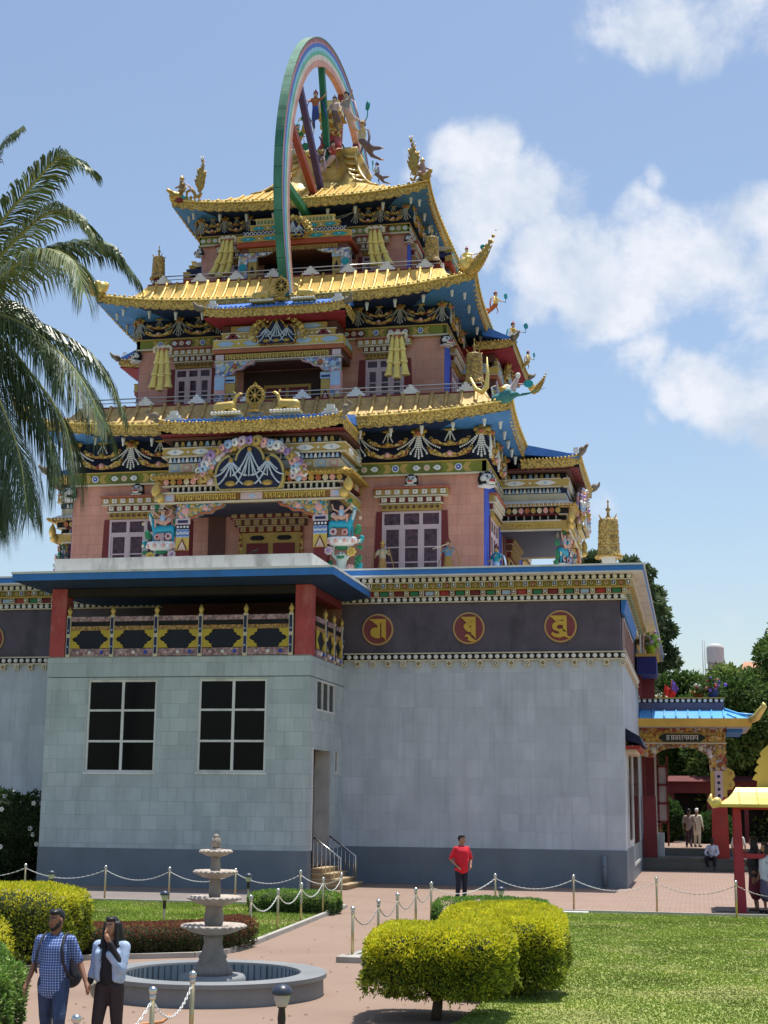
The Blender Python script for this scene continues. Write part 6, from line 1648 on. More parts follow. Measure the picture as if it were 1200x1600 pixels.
# statues on the hall roof
GB = mat('statue_gold_brown', (.34, .20, .07), var=.35, vscale=8)
pose_statue('musician_statue', (-8.95, 2.6, 10.86), .84, R(10), 'golden brown statue with raised hand, left of the big window on the hall roof', GB, mat('statue_white_sash', (.38, .33, .24)), GB, group='painted statues along the hall roof', armL=((.30, -.08, 1.2), (.30, -.2, 1.45)), hat=GOLD, voxel=.035, legs='robe')
fl = pose_statue('musician_statue', (-6.45, 2.6, 10.86), .86, R(-12), 'gold and blue statue playing a flute, right of the big window on the hall roof', mat('statue_tan', (.30, .17, .08)), mat('statue_blue', (.10, .22, .34)), mat('statue_gold_robe', (.32, .20, .05)), group='painted statues along the hall roof', armL=((.27, -.12, 1.22), (.06, -.22, 1.50)), armR=((-.27, -.12, 1.22), (-.20, -.24, 1.46)), hat=MAROON, voxel=.035, legs='robe')
mb = MB(); mb.tube([(.1, -.24, 1.56), (-.62, -.26, 1.36)], .022, CREAM, 6); mb.build('flute', fl)
pose_statue('musician_statue', (-4.95, 4.9, 11.0), .84, R(-30), 'green and blue statue with dark hat at the blue corner of the tower', mat('statue_tan2', (.40, .26, .10)), TEAL, LBLUE, group='painted statues along the hall roof', hat=MAROON, voxel=.035, legs='robe')
# small bird on the parapet
b_ = empty('crow', (-11.75, AY - .02, 10.74), 'small black bird sitting on the white parapet', 'bird')
blob('body', [(BLACK, 'c', (-.05, 0, .09), (.05, 0, .12), .045, .04), (BLACK, 'e', (.09, 0, .17), (.035, .03, .032)), (BLACK, 'c', (.11, 0, .17), (.16, 0, .165), .014, .006), (BLACK, 'c', (-.08, 0, .08), (-.20, 0, .05), .025, .015), (BLACK, 'c', (0, -.015, .06), (0, -.015, .0), .008, .008), (BLACK, 'c', (0, .015, .06), (0, .015, .0), .008, .008)], b_, voxel=.012)

# ================================================================== FOUNTAIN
ft = empty('fountain', (FC[0], FC[1], 0), 'four tiered stone fountain standing in a dry round basin with a wide grey rim', 'fountain')
FST = mat('fountain_stone', (.30, .255, .21), var=.25, vscale=5, bump=.5, bscale=40, dirt=(.40, .37, .32), dscale=4)
FRIM = mat('basin_rim_stone', (.21, .225, .235), var=.12, rough=.6, dirt=(.28, .28, .27))
FIN = brickmat('basin_inner_tiles', (.27, .33, .38), (.24, .30, .35), (.10, .12, .14), .16, 2.0, mortar=.010, var=.12, dirt=(.35, .38, .40))
mb = MB(); n = 72
mb.lathe([(1.64, 0), (1.63, .24), (1.68, .25), (1.68, .31), (1.30, .31), (1.29, .27), (1.29, .0)], (FC[0], FC[1], 0), FRIM, n, smooth=False, cap=False)
wpart(mb, 'basin', ft)
mb = MB(); vs = []
for i in range(n + 1):
    a = 2 * math.pi * i / n
    for z in (.03, .285): vs.append((FC[0] + 1.28 * math.cos(a), FC[1] + 1.28 * math.sin(a), z))
mb.add(vs, [(2 * i + 2, 2 * i, 2 * i + 1, 2 * i + 3) for i in range(n)], FIN)
for i in range(n):
    a = 2 * math.pi * (i + .5) / n; mb.box(-.004, .004, -.006, .006, 0, 0, FIN) if False else None
    c, s = math.cos(a), math.sin(a); mb.bar((FC[0] + 1.275 * c, FC[1] + 1.275 * s, .04), (FC[0] + 1.275 * c, FC[1] + 1.275 * s, .28), .012, .012, mat('basin_joint', (.10, .12, .14)))
mb.lathe([(1.285, .03), (0.0, .031)], (FC[0], FC[1], 0), mat('basin_floor', (.22, .26, .29), var=.2, vscale=3), n)
wpart(mb, 'basin_lining', ft)
ped = (FC[0] - .10, FC[1] + .30, -.01)
mb = MB(); mb.lathe([(.50, .03), (.50, .20), (.47, .24), (.0, .24)], ped, FRIM, 40); wpart(mb, 'plinth', ft)
mb = MB(); mb.lathe([(.30, .24), (.31, .30), (.26, .36), (.20, .46), (.22, .50), (.17, .56), (.135, .70), (.15, .78), (.13, .80), (.13, .84)], ped, FST, 16)
mb.lathe([(.12, .92), (.145, 1.0), (.15, 1.08), (.125, 1.18), (.13, 1.22), (.13, 1.26)], ped, FST, 16); mb.lathe([(.085, 1.34), (.095, 1.44), (.08, 1.6), (.09, 1.64)], ped, FST, 14); mb.lathe([(.07, 1.70), (.08, 1.78), (.065, 1.9), (.075, 1.95)], ped, FST, 14)
wpart(mb, 'stem', ft)
def bowl(z, r, h, k):
    mb = MB(); vs = []; fs = []; n = k * 4; prof = [(.30, -h), (.62, -h * .75), (.93, -h * .25), (1.0, 0), (.97, .025), (.88, .01), (.5, -h * .35), (.0, -h * .45)]
    for (q, dz) in prof:
        for i in range(n):
            a = 2 * math.pi * i / n; rr = q * r * (1 + (.035 * abs(math.sin(k * a / 2)) if q > .6 else 0)); vs.append((ped[0] + rr * math.cos(a), ped[1] + rr * math.sin(a), z + dz))
    for j in range(len(prof) - 1):
        for i in range(n): i2 = (i + 1) % n; fs.append((j * n + i, j * n + i2, (j + 1) * n + i2, (j + 1) * n + i))
    mb.add(vs, fs, FBOWL, True)
    for i in range(k):
        a = 2 * math.pi * (i + .5) / k; mb.sphere((ped[0] + r * .99 * math.cos(a), ped[1] + r * .99 * math.sin(a), z - .005), r * 2.6 / k * .62 + .01, FBOWL, 6, 5, (1, 1, .62))
    wpart(mb, 'bowl', ft)
FBOWL = mat('fountain_bowl_stone', (.46, .40, .34), var=.2, vscale=6, bump=.4, bscale=40, dirt=(.24, .2, .17), dscale=3)
bowl(.93, .47, .13, 26); bowl(1.34, .385, .12, 24); bowl(1.72, .315, .10, 22); bowl(2.02, .235, .08, 18)
mb = MB(); mb.lathe([(.09, 2.0), (.10, 2.05), (.06, 2.08)], ped, FST, 12)
for i in range(5): a = i * 1.257; mb.sphere((ped[0] + .035 * math.cos(a), ped[1] + .035 * math.sin(a), 2.15), .042, FST, 7, 5, (1, 1, 2.0))
mb.sphere((ped[0], ped[1], 2.23), .05, FST, 8, 6); wpart(mb, 'finial', ft)
# hose lying on the path and in the basin
HOSE = mat('orange_hose', (.62, .30, .12), rough=.5)
mb = MB(); mb.tube([(-6.9, -33.9, .02), (-6.0, -33.6, .02), (-5.2, -33.35, .02), (-4.7, -33.1, .02), (-4.4, -32.6, .02), (-4.5, -32.0, .02)], .018, HOSE, 6)
tag(mb.build('garden_hose'), 'thin orange hose lying on the pink path behind the walking couple', 'hose')
for i, (x, y, lab) in enumerate(((-5.55, -30.05, 'cream coil of hose at the left inside the fountain basin'), (-3.85, -30.3, 'cream coil of hose at the right inside the fountain basin'))):
    mb = MB(); mb.tube([(x + .16 * math.cos(a), y + .10 * math.sin(a), .06 + a * .012) for a in [j * .5 for j in range(24)]], .022, mat('cream_hose', (.62, .52, .34)), 6)
    tag(mb.build('hose_coil'), lab, 'hose', 'hose coils in the fountain basin')

# ================================================================== POSTS AND CHAINS
pst = empty('chain_post', (0, 0, 0), 'x', 'post', 'ball topped steel chain posts')
mb = MB(); mb.tube([(0, 0, 0), (0, 0, .84)], .026, BRASSY, 10); mb.lathe([(.034, .80), (.036, .83), (.026, .85)], (0, 0, 0), STEEL, 10); mb.lathe([(.045, 0), (.045, .012), (.03, .02)], (0, 0, 0), STEEL, 10); mb.build('shaft', pst)
mb = MB(); mb.sphere((0, 0, .885), .045, STEEL, 14, 10); mb.build('ball', pst)
used = [False]
def post(x, y, lab, z=0.0):
    p = pst if not used[0] else copy_tree(pst); used[0] = True
    p.location = (x, y, z); p['label'] = lab; return (x, y, z + .80)
WCH = mat('white_plastic_chain', (.78, .78, .76), rough=.5, var=.04); GCH = mat('grey_chain', (.42, .40, .38), rough=.4, metal=.7)
def chain(a, b, lab, mt=None, sag=.26, n=34):
    mb = MB(); mt = mt or GCH; a = Vector(a); b = Vector(b)
    P = [a.lerp(b, t) - Vector((0, 0, sag * 4 * t * (1 - t))) for t in [i / n for i in range(n + 1)]]
    for i in range(n):
        c = (P[i] + P[i + 1]) / 2; d = (P[i + 1] - P[i]).normalized(); l = (P[i + 1] - P[i]).length * .66
        u = d.cross(Vector((0, 0, 1))).normalized() if i % 2 else d.cross(d.cross(Vector((0, 0, 1)))).normalized()
        mb.tube([c + d * l * math.cos(q) + u * .012 * math.sin(q) for q in [k * math.pi / 3 for k in range(7)]], .0052, mt, 4)
    o = mb.build('chain'); tag(o, lab, 'chain', 'chains hung between the posts'); return o
rowA = [(-6.42, -22.0), (-6.51, -19.67), (-6.62, -17.3), (-6.75, -14.7), (-6.85, -12.3)]
nm = ['nearest', 'second', 'third', 'fourth', 'farthest']
A = [post(x, y, 'chain post along the left lawn kerb, %s of the five behind the fountain' % nm[i]) for i, (x, y) in enumerate(rowA)]
for i in range(4): chain(A[i], A[i + 1], 'white chain along the left lawn kerb between the %s and %s posts' % (nm[i], nm[i + 1]), WCH)
rowB = [(-3.77, -24.5), (-3.74, -22.4), (-3.78, -20.3), (-3.78, -18.2), (-3.87, -15.7)]
B = [post(x, y, 'chain post on the right kerb of the middle path, %s of the five' % nm[i]) for i, (x, y) in enumerate(rowB)]
for i in range(4): chain(B[i], B[i + 1], 'chain on the right kerb of the middle path between the %s and %s posts' % (nm[i], nm[i + 1]), GCH)
rowC = [(-2.96, -11.0), (-.91, -10.75), (1.26, -11.2), (3.24, -12.1)]
lc = ['right of the man in red', 'in front of the dark grey hall corner', 'on the paving right of the hall corner', 'beside the red post of the gold roofed shelter']
Cc = [post(x, y, 'chain post ' + lc[i]) for i, (x, y) in enumerate(rowC)]
chain(B[4], Cc[0], 'chain hanging in front of the man in red', WCH)
chain(Cc[0], Cc[1], 'white chain in front of the hall left of its corner', WCH); chain(Cc[1], Cc[2], 'chain crossing the hall corner', WCH); chain(Cc[2], Cc[3], 'chain over the pink paving left of the shelter', GCH)
chain(Cc[3], (5.2, -12.5, .8), 'chain leaving the picture by the shelter post', GCH)
rowD = [(-16.55, -10.6), (-14.05, -10.75), (-12.1, -10.9), (-10.15, -11.0), (-8.25, -11.2)]
ld = ['by the white flowered shrub', 'left of the garden lamp under the dark window', 'behind the lawn under the second big window', 'right behind the fountain top', 'left of the ochre steps']
Dd = [post(x, y, 'chain post in front of the annexe, ' + ld[i]) for i, (x, y) in enumerate(rowD)]
chain((-19.0, -10.5, .8), Dd[0], 'white chain at the far left over the yellow hedge', WCH)
for i in range(4): chain(Dd[i], Dd[i + 1], 'white chain before the annexe, its post %s' % ld[i], WCH)
chain(Dd[4], A[4], 'short white chain beside the ochre steps', WCH, .2)
rowE = [(-3.20, -35.0), (-3.13, -36.45), (-3.08, -38.5)]
le = ['right of the fountain basin front', 'in front of the fountain', 'cut off by the bottom edge, between the walking couple']
E_ = [post(x, y, 'near chain post ' + le[i]) for i, (x, y) in enumerate(rowE)]
chain(E_[0], E_[1], 'white chain between the two near posts at the fountain', WCH); chain(E_[1], E_[2], 'white chain running from the fountain to the near post by the couple', WCH)
# ================================================================== GARDEN LAMPS
lamp = empty('garden_lamp', (0, 0, 0), 'x', 'garden lamp', 'small black bollard lamps')
LPB = mat('lamp_black', (.02, .02, .025), rough=.4); LGL = mat('lamp_frosted_glass', (.45, .43, .40), rough=.3, var=.05)
mb = MB(); mb.tube([(0, 0, 0), (0, 0, .52)], .03, BRASSY, 10); mb.lathe([(.04, .50), (.045, .56), (.035, .66), (.055, .68)], (0, 0, 0), LPB, 12); mb.build('pole', lamp)
mb = MB(); mb.lathe([(.055, .68), (.07, .72), (.092, .80), (.088, .81)], (0, 0, 0), LGL, 14); mb.build('glass', lamp)
mb = MB(); mb.lathe([(.11, .80), (.115, .82), (.10, .86), (.06, .895), (0, .91)], (0, 0, 0), mat('lamp_cap_blue_black', (.04, .05, .08), rough=.35), 16); mb.build('cap', lamp)
lu = [False]
def garden_lamp(x, y, lab, s=1.0, z=0):
    p = lamp if not lu[0] else copy_tree(lamp); lu[0] = True
    p.location = (x, y, z); p['label'] = lab; p.scale = (s, s, s)
garden_lamp(-1.98, -35.7, 'garden lamp at the bottom edge, nearest of all', 1.0)
garden_lamp(-9.45, -18.6, 'garden lamp on the left lawn behind the red hedge', .95, -.1)
garden_lamp(-9.3, -12.6, 'garden lamp right of the fountain, before the low green hedge', .98)
garden_lamp(-14.55, -13.3, 'garden lamp behind the left yellow hedge', .98)
garden_lamp(-2.3, -15.0, 'garden lamp behind the far yellow bush, right of the man in red', .9)
garden_lamp(-3.45, -22.2, 'garden lamp cap peeping over the big yellow bush on its left', .55)

# ================================================================== HEDGES
def leafmats(tag_, cols, rough=.55):
    ms = []
    for i, c in enumerate(cols):
        m_ = mat('leaf_%s_%s' % (tag_, 'abcdef'[i]), c, rough=rough, var=.22, vscale=3, trans=.4); ms.append(m_)
    return ms
def rsurf(rnd, sx, sy, sz, p=4.0):
    while True:
        v = Vector((rnd.gauss(0, 1), rnd.gauss(0, 1), rnd.gauss(0, 1)))
        if v.length > .1: break
    k = (abs(v.x) ** p + abs(v.y) ** p + abs(v.z) ** p) ** (1 / p); v /= k
    return Vector((v.x * sx, v.y * sy, v.z * sz)), Vector((math.copysign(abs(v.x) ** (p - 1), v.x) / sx, math.copysign(abs(v.y) ** (p - 1), v.y) / sy, math.copysign(abs(v.z) ** (p - 1), v.z) / sz)).normalized()
def leaf(vs, fs, p, n, l, w, rnd, up=.3):
    d = Vector((rnd.gauss(0, 1), rnd.gauss(0, 1), rnd.gauss(0, 1))) * .55 + n * .8 + Vector((0, 0, up)); d.normalize()
    s = d.cross(Vector((rnd.gauss(0, 1), rnd.gauss(0, 1), rnd.gauss(0, 1)))).normalized()
    q = d.cross(s) * .25 * l
    o = len(vs); vs += [p, p + d * l * .5 + s * w + q * .5, p + d * l + q * .0, p + d * l * .5 - s * w + q * .5]; fs.append((o, o + 1, o + 2, o + 3))
def hedge(name, c, size, top, low, n, l, lab, cat='hedge', grp=None, p=4.0, stems=None, rag=.045, lump=.08, ytop=.2, seed=1, core=True, lean=None, corem=None, open_bottom=0.0):
    """c centre, size half extents; leaf paint goes from new growth on top to older leaves below"""
    rnd = random.Random(seed); r_ = empty(name, (c[0], c[1], 0), lab, cat, grp)
    T = top + low; V = [[] for _ in T]; F = [[] for _ in T]; sx, sy, sz = size
    off = Vector((seed * 3.1, 7, 1))
    def surf(sh):
        v, nn = rsurf(rnd, sx, sy, sz, p); k = 1 + lump * noise.noise(v * 1.9 + off) + lump * .6 * noise.noise(v * 4.3 + off); return v * k * sh, nn
    for i in range(n):
        sh = 1 - abs(rnd.gauss(0, rag * 1.3)); v, nn = surf(sh)
        if v.z < -sz * .95 and rnd.random() < .7: continue
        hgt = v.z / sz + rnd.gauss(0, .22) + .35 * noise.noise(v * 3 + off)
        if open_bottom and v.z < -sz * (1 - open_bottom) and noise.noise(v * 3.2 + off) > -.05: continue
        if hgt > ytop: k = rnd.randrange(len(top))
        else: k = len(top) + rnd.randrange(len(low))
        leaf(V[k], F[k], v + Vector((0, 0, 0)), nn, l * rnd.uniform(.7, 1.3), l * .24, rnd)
    if open_bottom:
        for i in range(60):
            v, nn = surf(1.0)
            if v.z > -sz * .2: continue
            d = Vector((nn.x * .5, nn.y * .5, -.8)).normalized()
            for j in range(9): k = len(top) + rnd.randrange(len(low)); leaf(V[k], F[k], v + d * .02 * j, (d + Vector((rnd.gauss(0, .6), rnd.gauss(0, .6), 0))).normalized(), l, l * .22, rnd, up=-.4)
    mb = MB(); mb.T = Matrix.Translation(c)
    for k, m_ in enumerate(T):
        if V[k]: mb.add([tuple(x) for x in V[k]], F[k], m_)
    o = mb.build('foliage', r_, fix=False); o.location = -r_.location
    if core:
        mb = MB(); vs = []; fs = []; nu, nv = 22, 12
        for j in range(nv + 1):
            for i in range(nu):
                a = 2 * math.pi * i / nu; b = math.pi * (j / nv) - math.pi / 2
                d = Vector((math.cos(a) * math.cos(b), math.sin(a) * math.cos(b), math.sin(b))); k = (abs(d.x) ** p + abs(d.y) ** p + abs(d.z) ** p) ** (1 / p); d /= k
                v = Vector((d.x * sx, d.y * sy, d.z * sz)); v *= .78 * (1 + lump * noise.noise(v * 1.9 + off)); 
                if open_bottom and v.z < -sz * (1 - open_bottom): v.z = -sz * (1 - open_bottom) + .1 * noise.noise(v * 4)
                vs.append(tuple(v))
        for j in range(nv):
            for i in range(nu): i2 = (i + 1) % nu; fs.append((j * nu + i, j * nu + i2, (j + 1) * nu + i2, (j + 1) * nu + i))
        mb.T = Matrix.Translation(c); mb.add(vs, fs, corem or DARKLEAF, True); o = mb.build('foliage_core', r_); o.location = -r_.location  # solid dark core added so gaps between leaves don't show through
    if stems:
        for (x, y, r) in stems:
            mb = MB(); zt = c[2]; mb.tube([(x, y, 0), (x + .03, y, zt * .4), (x - .02, y + .02, zt * .75)], [r, r * .85, r * .7], BARK, 9)
            for j in range(5): a = j * 1.3; mb.tube([(x, y, zt * .35), (x + .25 * math.cos(a), y + .2 * math.sin(a), zt * .65), (x + .5 * math.cos(a), y + .45 * math.sin(a), zt)], [r * .45, r * .35, r * .2], BARK, 6)
            o = mb.build('stem', r_); o.location = -r_.location
    return r_
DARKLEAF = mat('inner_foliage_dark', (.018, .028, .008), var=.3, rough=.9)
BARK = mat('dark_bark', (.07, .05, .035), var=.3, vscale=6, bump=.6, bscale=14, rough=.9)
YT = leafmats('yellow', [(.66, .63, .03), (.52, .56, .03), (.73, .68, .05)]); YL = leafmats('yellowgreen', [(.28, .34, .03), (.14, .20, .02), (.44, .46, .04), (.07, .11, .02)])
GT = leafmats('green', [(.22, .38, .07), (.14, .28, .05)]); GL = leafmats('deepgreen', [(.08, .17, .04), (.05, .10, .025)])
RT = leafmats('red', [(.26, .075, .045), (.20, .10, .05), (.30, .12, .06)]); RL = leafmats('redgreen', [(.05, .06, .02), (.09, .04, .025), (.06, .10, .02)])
GB_ = 'clipped yellow bushes on the right lawn'
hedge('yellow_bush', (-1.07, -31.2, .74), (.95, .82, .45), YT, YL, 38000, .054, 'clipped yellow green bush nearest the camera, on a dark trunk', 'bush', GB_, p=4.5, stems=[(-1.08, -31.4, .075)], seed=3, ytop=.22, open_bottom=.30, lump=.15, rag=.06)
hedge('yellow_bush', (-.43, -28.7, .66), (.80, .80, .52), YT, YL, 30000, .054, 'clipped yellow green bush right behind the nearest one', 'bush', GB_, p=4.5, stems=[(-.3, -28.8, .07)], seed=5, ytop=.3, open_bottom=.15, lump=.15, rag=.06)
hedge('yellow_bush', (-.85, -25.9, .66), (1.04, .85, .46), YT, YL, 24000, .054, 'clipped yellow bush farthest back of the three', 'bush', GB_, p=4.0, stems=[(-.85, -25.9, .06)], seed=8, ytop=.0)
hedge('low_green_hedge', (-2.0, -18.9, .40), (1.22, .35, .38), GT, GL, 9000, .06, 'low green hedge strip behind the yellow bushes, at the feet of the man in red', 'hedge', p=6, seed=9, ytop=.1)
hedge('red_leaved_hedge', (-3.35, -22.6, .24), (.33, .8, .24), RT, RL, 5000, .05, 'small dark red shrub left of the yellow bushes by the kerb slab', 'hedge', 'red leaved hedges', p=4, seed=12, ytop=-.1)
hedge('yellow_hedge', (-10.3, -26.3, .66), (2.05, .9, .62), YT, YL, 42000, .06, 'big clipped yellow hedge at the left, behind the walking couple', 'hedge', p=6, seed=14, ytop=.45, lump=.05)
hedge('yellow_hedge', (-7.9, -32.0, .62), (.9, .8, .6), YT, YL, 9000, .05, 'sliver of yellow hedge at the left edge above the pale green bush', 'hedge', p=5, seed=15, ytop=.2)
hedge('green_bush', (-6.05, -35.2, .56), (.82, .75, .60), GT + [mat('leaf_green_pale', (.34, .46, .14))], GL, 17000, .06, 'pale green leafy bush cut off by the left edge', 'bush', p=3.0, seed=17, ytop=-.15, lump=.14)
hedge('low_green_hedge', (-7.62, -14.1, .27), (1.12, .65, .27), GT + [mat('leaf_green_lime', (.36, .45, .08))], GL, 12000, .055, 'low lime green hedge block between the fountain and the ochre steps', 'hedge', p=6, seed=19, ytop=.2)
# curved red hedge following the path
r_ = empty('red_leaved_hedge', (-7.2, -24.6, 0), 'long dark red hedge with a sunlit rusty top behind the fountain', 'hedge', 'red leaved hedges')
mb = MB(); rnd = random.Random(21); V = [[] for _ in range(6)]; F = [[] for _ in range(6)]; path = [(-9.6, -26.2), (-8.6, -25.6), (-7.6, -25.05), (-6.75, -24.45), (-6.45, -23.7), (-6.42, -22.6)]
core = MB()
for i in range(30000):
    t = rnd.random() * (len(path) - 1); k = int(t); f = t - k; a, b = path[k], path[k + 1]; x = a[0] + (b[0] - a[0]) * f; y = a[1] + (b[1] - a[1]) * f
    v, nn = rsurf(rnd, .01, .33, .27, 4); h = .29 * (1 + .10 * noise.noise(Vector((x * 2, y * 2, 0))))
    dl = math.hypot(b[0] - a[0], b[1] - a[1]); px_, py_ = -(b[1] - a[1]) / dl, (b[0] - a[0]) / dl
    p = Vector((x + px_ * v.y, y + py_ * v.y, .29 + v.z * (h / .27))); nn = Vector((px_ * nn.y, py_ * nn.y, nn.z))
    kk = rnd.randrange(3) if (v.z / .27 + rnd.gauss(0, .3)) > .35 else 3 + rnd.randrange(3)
    leaf(V[kk], F[kk], p, nn, .05, .012, rnd)
for k, m_ in enumerate(RT + RL): mb.add([tuple(x) for x in V[k]], F[k], m_)
wpart(mb, 'foliage', r_)
core.tube([(x, y, .27) for x, y in path], .25, DARKLEAF, 10); wpart(core, 'foliage_core', r_)
# white flowering shrub against the hall
WF = mat('white_blossom', (.75, .75, .68), var=.05)
r_ = hedge('white_flowered_shrub', (-20.9, -3.2, 1.45), (1.95, 1.3, 1.45), leafmats('shrub', [(.05, .10, .025), (.035, .07, .02)]), GL[1:] + [DARKLEAF], 14000, .13, 'dark bushy shrub with white flowers against the hall at the left edge', 'shrub', p=2.6, seed=23, lump=.2, stems=[(-20.9, -3.2, .08)])
mb = MB(); rnd = random.Random(2)
for i in range(150):
    v, nn = rsurf(rnd, 1.95, 1.3, 1.45, 2.6)
    if v.y > .3 or v.z < -.4: continue
    c = Vector((-20.9, -3.2, 1.45)) + v * 1.03
    for j in range(5): a = j * 1.256; mb.sphere(c + Vector((.05 * math.cos(a), -.03, .05 * math.sin(a))), .04, WF, 5, 4)
wpart(mb, 'blossoms', r_)

# ================================================================== PEOPLE
SKD = mat('brown_skin', (.24, .115, .07), var=.06, rough=.55); SKM = mat('light_brown_skin', (.36, .19, .12), var=.06, rough=.55)
HAIR = mat('black_hair', (.012, .010, .010), var=.3, rough=.45)
def lerp3(a, b, t): return tuple(a[i] + (b[i] - a[i]) * t for i in range(3))
def person(loc, rz, label, h=1.7, skin=SKD, shirt=None, trouser=None, shoe=BLACK, group=None, arms=None, legs=None, head_yaw=0, head_tilt=0, sleeve=.5, hairm=HAIR, long_hair=False, bulk=1.0, skirt=None, hem=.80, vox=.02, face_detail=True, seated=False, scarf=None, drop=0.0, beard=False):
    """local frame: faces -Y, height 1.75 before scaling; drop lowers the trunk (seated)"""
    s = h / 1.75; r_ = empty('person', loc, label, 'person', group, rz); r_.scale = (s, s, s)
    D = -drop; V = lambda x, y, z: (x, y, z + D)
    arms = arms or {1: ((.27, .03, 1.13), (.28, -.06, .88)), -1: ((-.27, .03, 1.13), (-.28, -.06, .88))}
    legs = legs or {1: ((.10, -.01, .50), (.11, .03, .09)), -1: ((-.10, -.01, .50), (-.11, .03, .09))}
    hc = Vector(V(0, -.015, 1.635)); HR = Matrix.Rotation(R(head_yaw), 4, 'Z') @ Matrix.Rotation(R(head_tilt), 4, 'X')
    def hp(x, y, z): return tuple(hc + (HR @ Vector((x, y, z))))
    hrot = HR.to_euler()
    P = [(skin, 'e', tuple(hc), (.076, .094, .118), tuple(hrot)), (skin, 'e', hp(0, -.035, -.055), (.056, .060, .062), tuple(hrot)),
         (skin, 'c', V(0, .012, 1.43), V(0, .0, 1.56), .062, .055), (skin, 'c', hp(0, -.092, .01), hp(0, -.112, -.028), .011, .017),
         (skin, 'e', hp(.078, .005, -.01), (.014, .024, .034)), (skin, 'e', hp(-.078, .005, -.01), (.014, .024, .034)),
         (skin, 'c', V(0, .0, 1.0), V(0, .0, 1.30), .125 * bulk, .15 * bulk), (skin, 'c', V(-.13, 0, 1.385), V(.13, 0, 1.385), .07, .07)]
    for q in (1, -1):
        e, w = arms[q]; e = V(*e); w = V(*w); sh = V(q * .185, 0, 1.40)
        P += [(skin, 'c', sh, e, .052, .040), (skin, 'c', e, w, .040, .026)]
        d = (Vector(w) - Vector(e)).normalized(); pc = Vector(w) + d * .055
        u = d.cross(Vector((0, 1, 0))); u = u.normalized() if u.length > .2 else Vector((1, 0, 0)); v = d.cross(u)
        P.append((skin, 'c', w, tuple(pc), .026, .034))
        for i, (off, ln) in enumerate(((-.030, .055), (-.010, .068), (.011, .064), (.031, .050))):
            b = pc + u * off * 0 + v * off + d * .02; m1 = b + d * ln * .6 - u * q * .006; t1 = m1 + d * ln * .45 - u * q * .02
            P += [(skin, 'c', tuple(b), tuple(m1), .0105, .0095), (skin, 'c', tuple(m1), tuple(t1), .0095, .008)]
        b = Vector(w) + d * .03 - v * .03; P.append((skin, 'c', tuple(b), tuple(b + d * .055 - v * .025), .012, .010))
        k, a = legs[q]
        hip = V(q * .09, .0, .92)
        P += [(skin, 'c', hip, k, .085, .055), (skin, 'c', k, a, .055, .036), (skin, 'c', a, (a[0] + q * .02, a[1] - .13, max(.03, a[2] - .055)), .036, .028)]
    blob('body', P, r_, voxel=vox * .75, smooth=1)
    if shirt:
        P = [(shirt, 'c', V(0, .0, hem + .10), V(0, -.01 * bulk, 1.28), .158 * bulk, .172 * bulk), (shirt, 'c', V(-.135, .005, 1.375), V(.135, .005, 1.375), .088, .088), (shirt, 'e', V(0, -.03 * bulk, 1.08), (.165 * bulk, .15 * bulk, .2)), (shirt, 'c', V(-.05, 0, hem + .06), V(.05, 0, hem + .06), .13 * bulk, .13 * bulk)]
        for q in (1, -1):
            e, w = arms[q]; e = V(*e); w = V(*w); sh = V(q * .18, 0, 1.395)
            P.append((shirt, 'c', sh, lerp3(sh, e, min(1, sleeve * 2)), .072, .060))
            if sleeve > .5: P.append((shirt, 'c', e, lerp3(e, w, (sleeve - .5) * 2), .057, .046))
        blob('shirt', P, r_, voxel=vox, smooth=2)
        mb = MB()
        for q in (-1, 1): mb.tube([V(q * .012, -.155 * bulk, 1.30), V(q * .045, -.10, 1.42), V(q * .07, -.03, 1.465), V(q * .05, .05, 1.48)], [.012, .022, .024, .02], shirt, 6, flat=.6)
        mb.build('collar', r_)
    if skirt:
        P = [(skirt, 'c', V(0, 0, .95), V(0, 0, .50), .14, .17), (skirt, 'c', V(-.06, 0, .6), V(-.09, .02, .40), .12, .13), (skirt, 'c', V(.06, 0, .6), V(.09, .02, .40), .12, .13)]
        blob('skirt', P, r_, voxel=vox, smooth=2)
    if trouser:
        P = [(trouser, 'c', V(-.06, 0, .93), V(.06, 0, .93), .125 * bulk, .125 * bulk)]
        for q in (1, -1):
            k, a = legs[q]; hip = V(q * .09, .0, .90); P += [(trouser, 'c', hip, k, .108, .078), (trouser, 'c', k, (a[0], a[1], a[2] + .01), .076, .060)]
        blob('trousers', P, r_, voxel=vox, smooth=2)
    if shoe:
        for q in (1, -1):
            k, a = legs[q]; blob('shoe', [(shoe, 'c', (a[0], a[1] + .01, max(.045, a[2] - .045)), (a[0] + q * .02, a[1] - .15, max(.04, a[2] - .055)), .046, .040)], r_, voxel=.015)
    if hairm:
        P = [(hairm, 'e', hp(0, .028, .030), (.082, .088, .098), tuple(hrot)), (hairm, 'e', hp(0, -.018, .088), (.066, .078, .038), tuple(hrot)), (hairm, 'e', hp(.015, -.055, .092), (.045, .035, .025), tuple(hrot)), (hairm, 'e', hp(-.03, -.04, .1), (.03, .035, .03), tuple(hrot))]
        if long_hair:
            for x in (-.075, -.05, 0, .05, .075): P.append((hairm, 'c', hp(x, .03, .02), V(x * 1.6, .06, 1.40), .05, .055)); P.append((hairm, 'c', V(x * 1.6, .06, 1.40), V(x * 1.9, .07 if abs(x) < .06 else -.06, 1.27), .055, .03))
            for x in (-.08, .08): P.append((hairm, 'c', hp(x, -.02, .04), V(x * 1.35, -.06, 1.33), .024, .035))
        blob('hair', P, r_, voxel=.012, smooth=1)
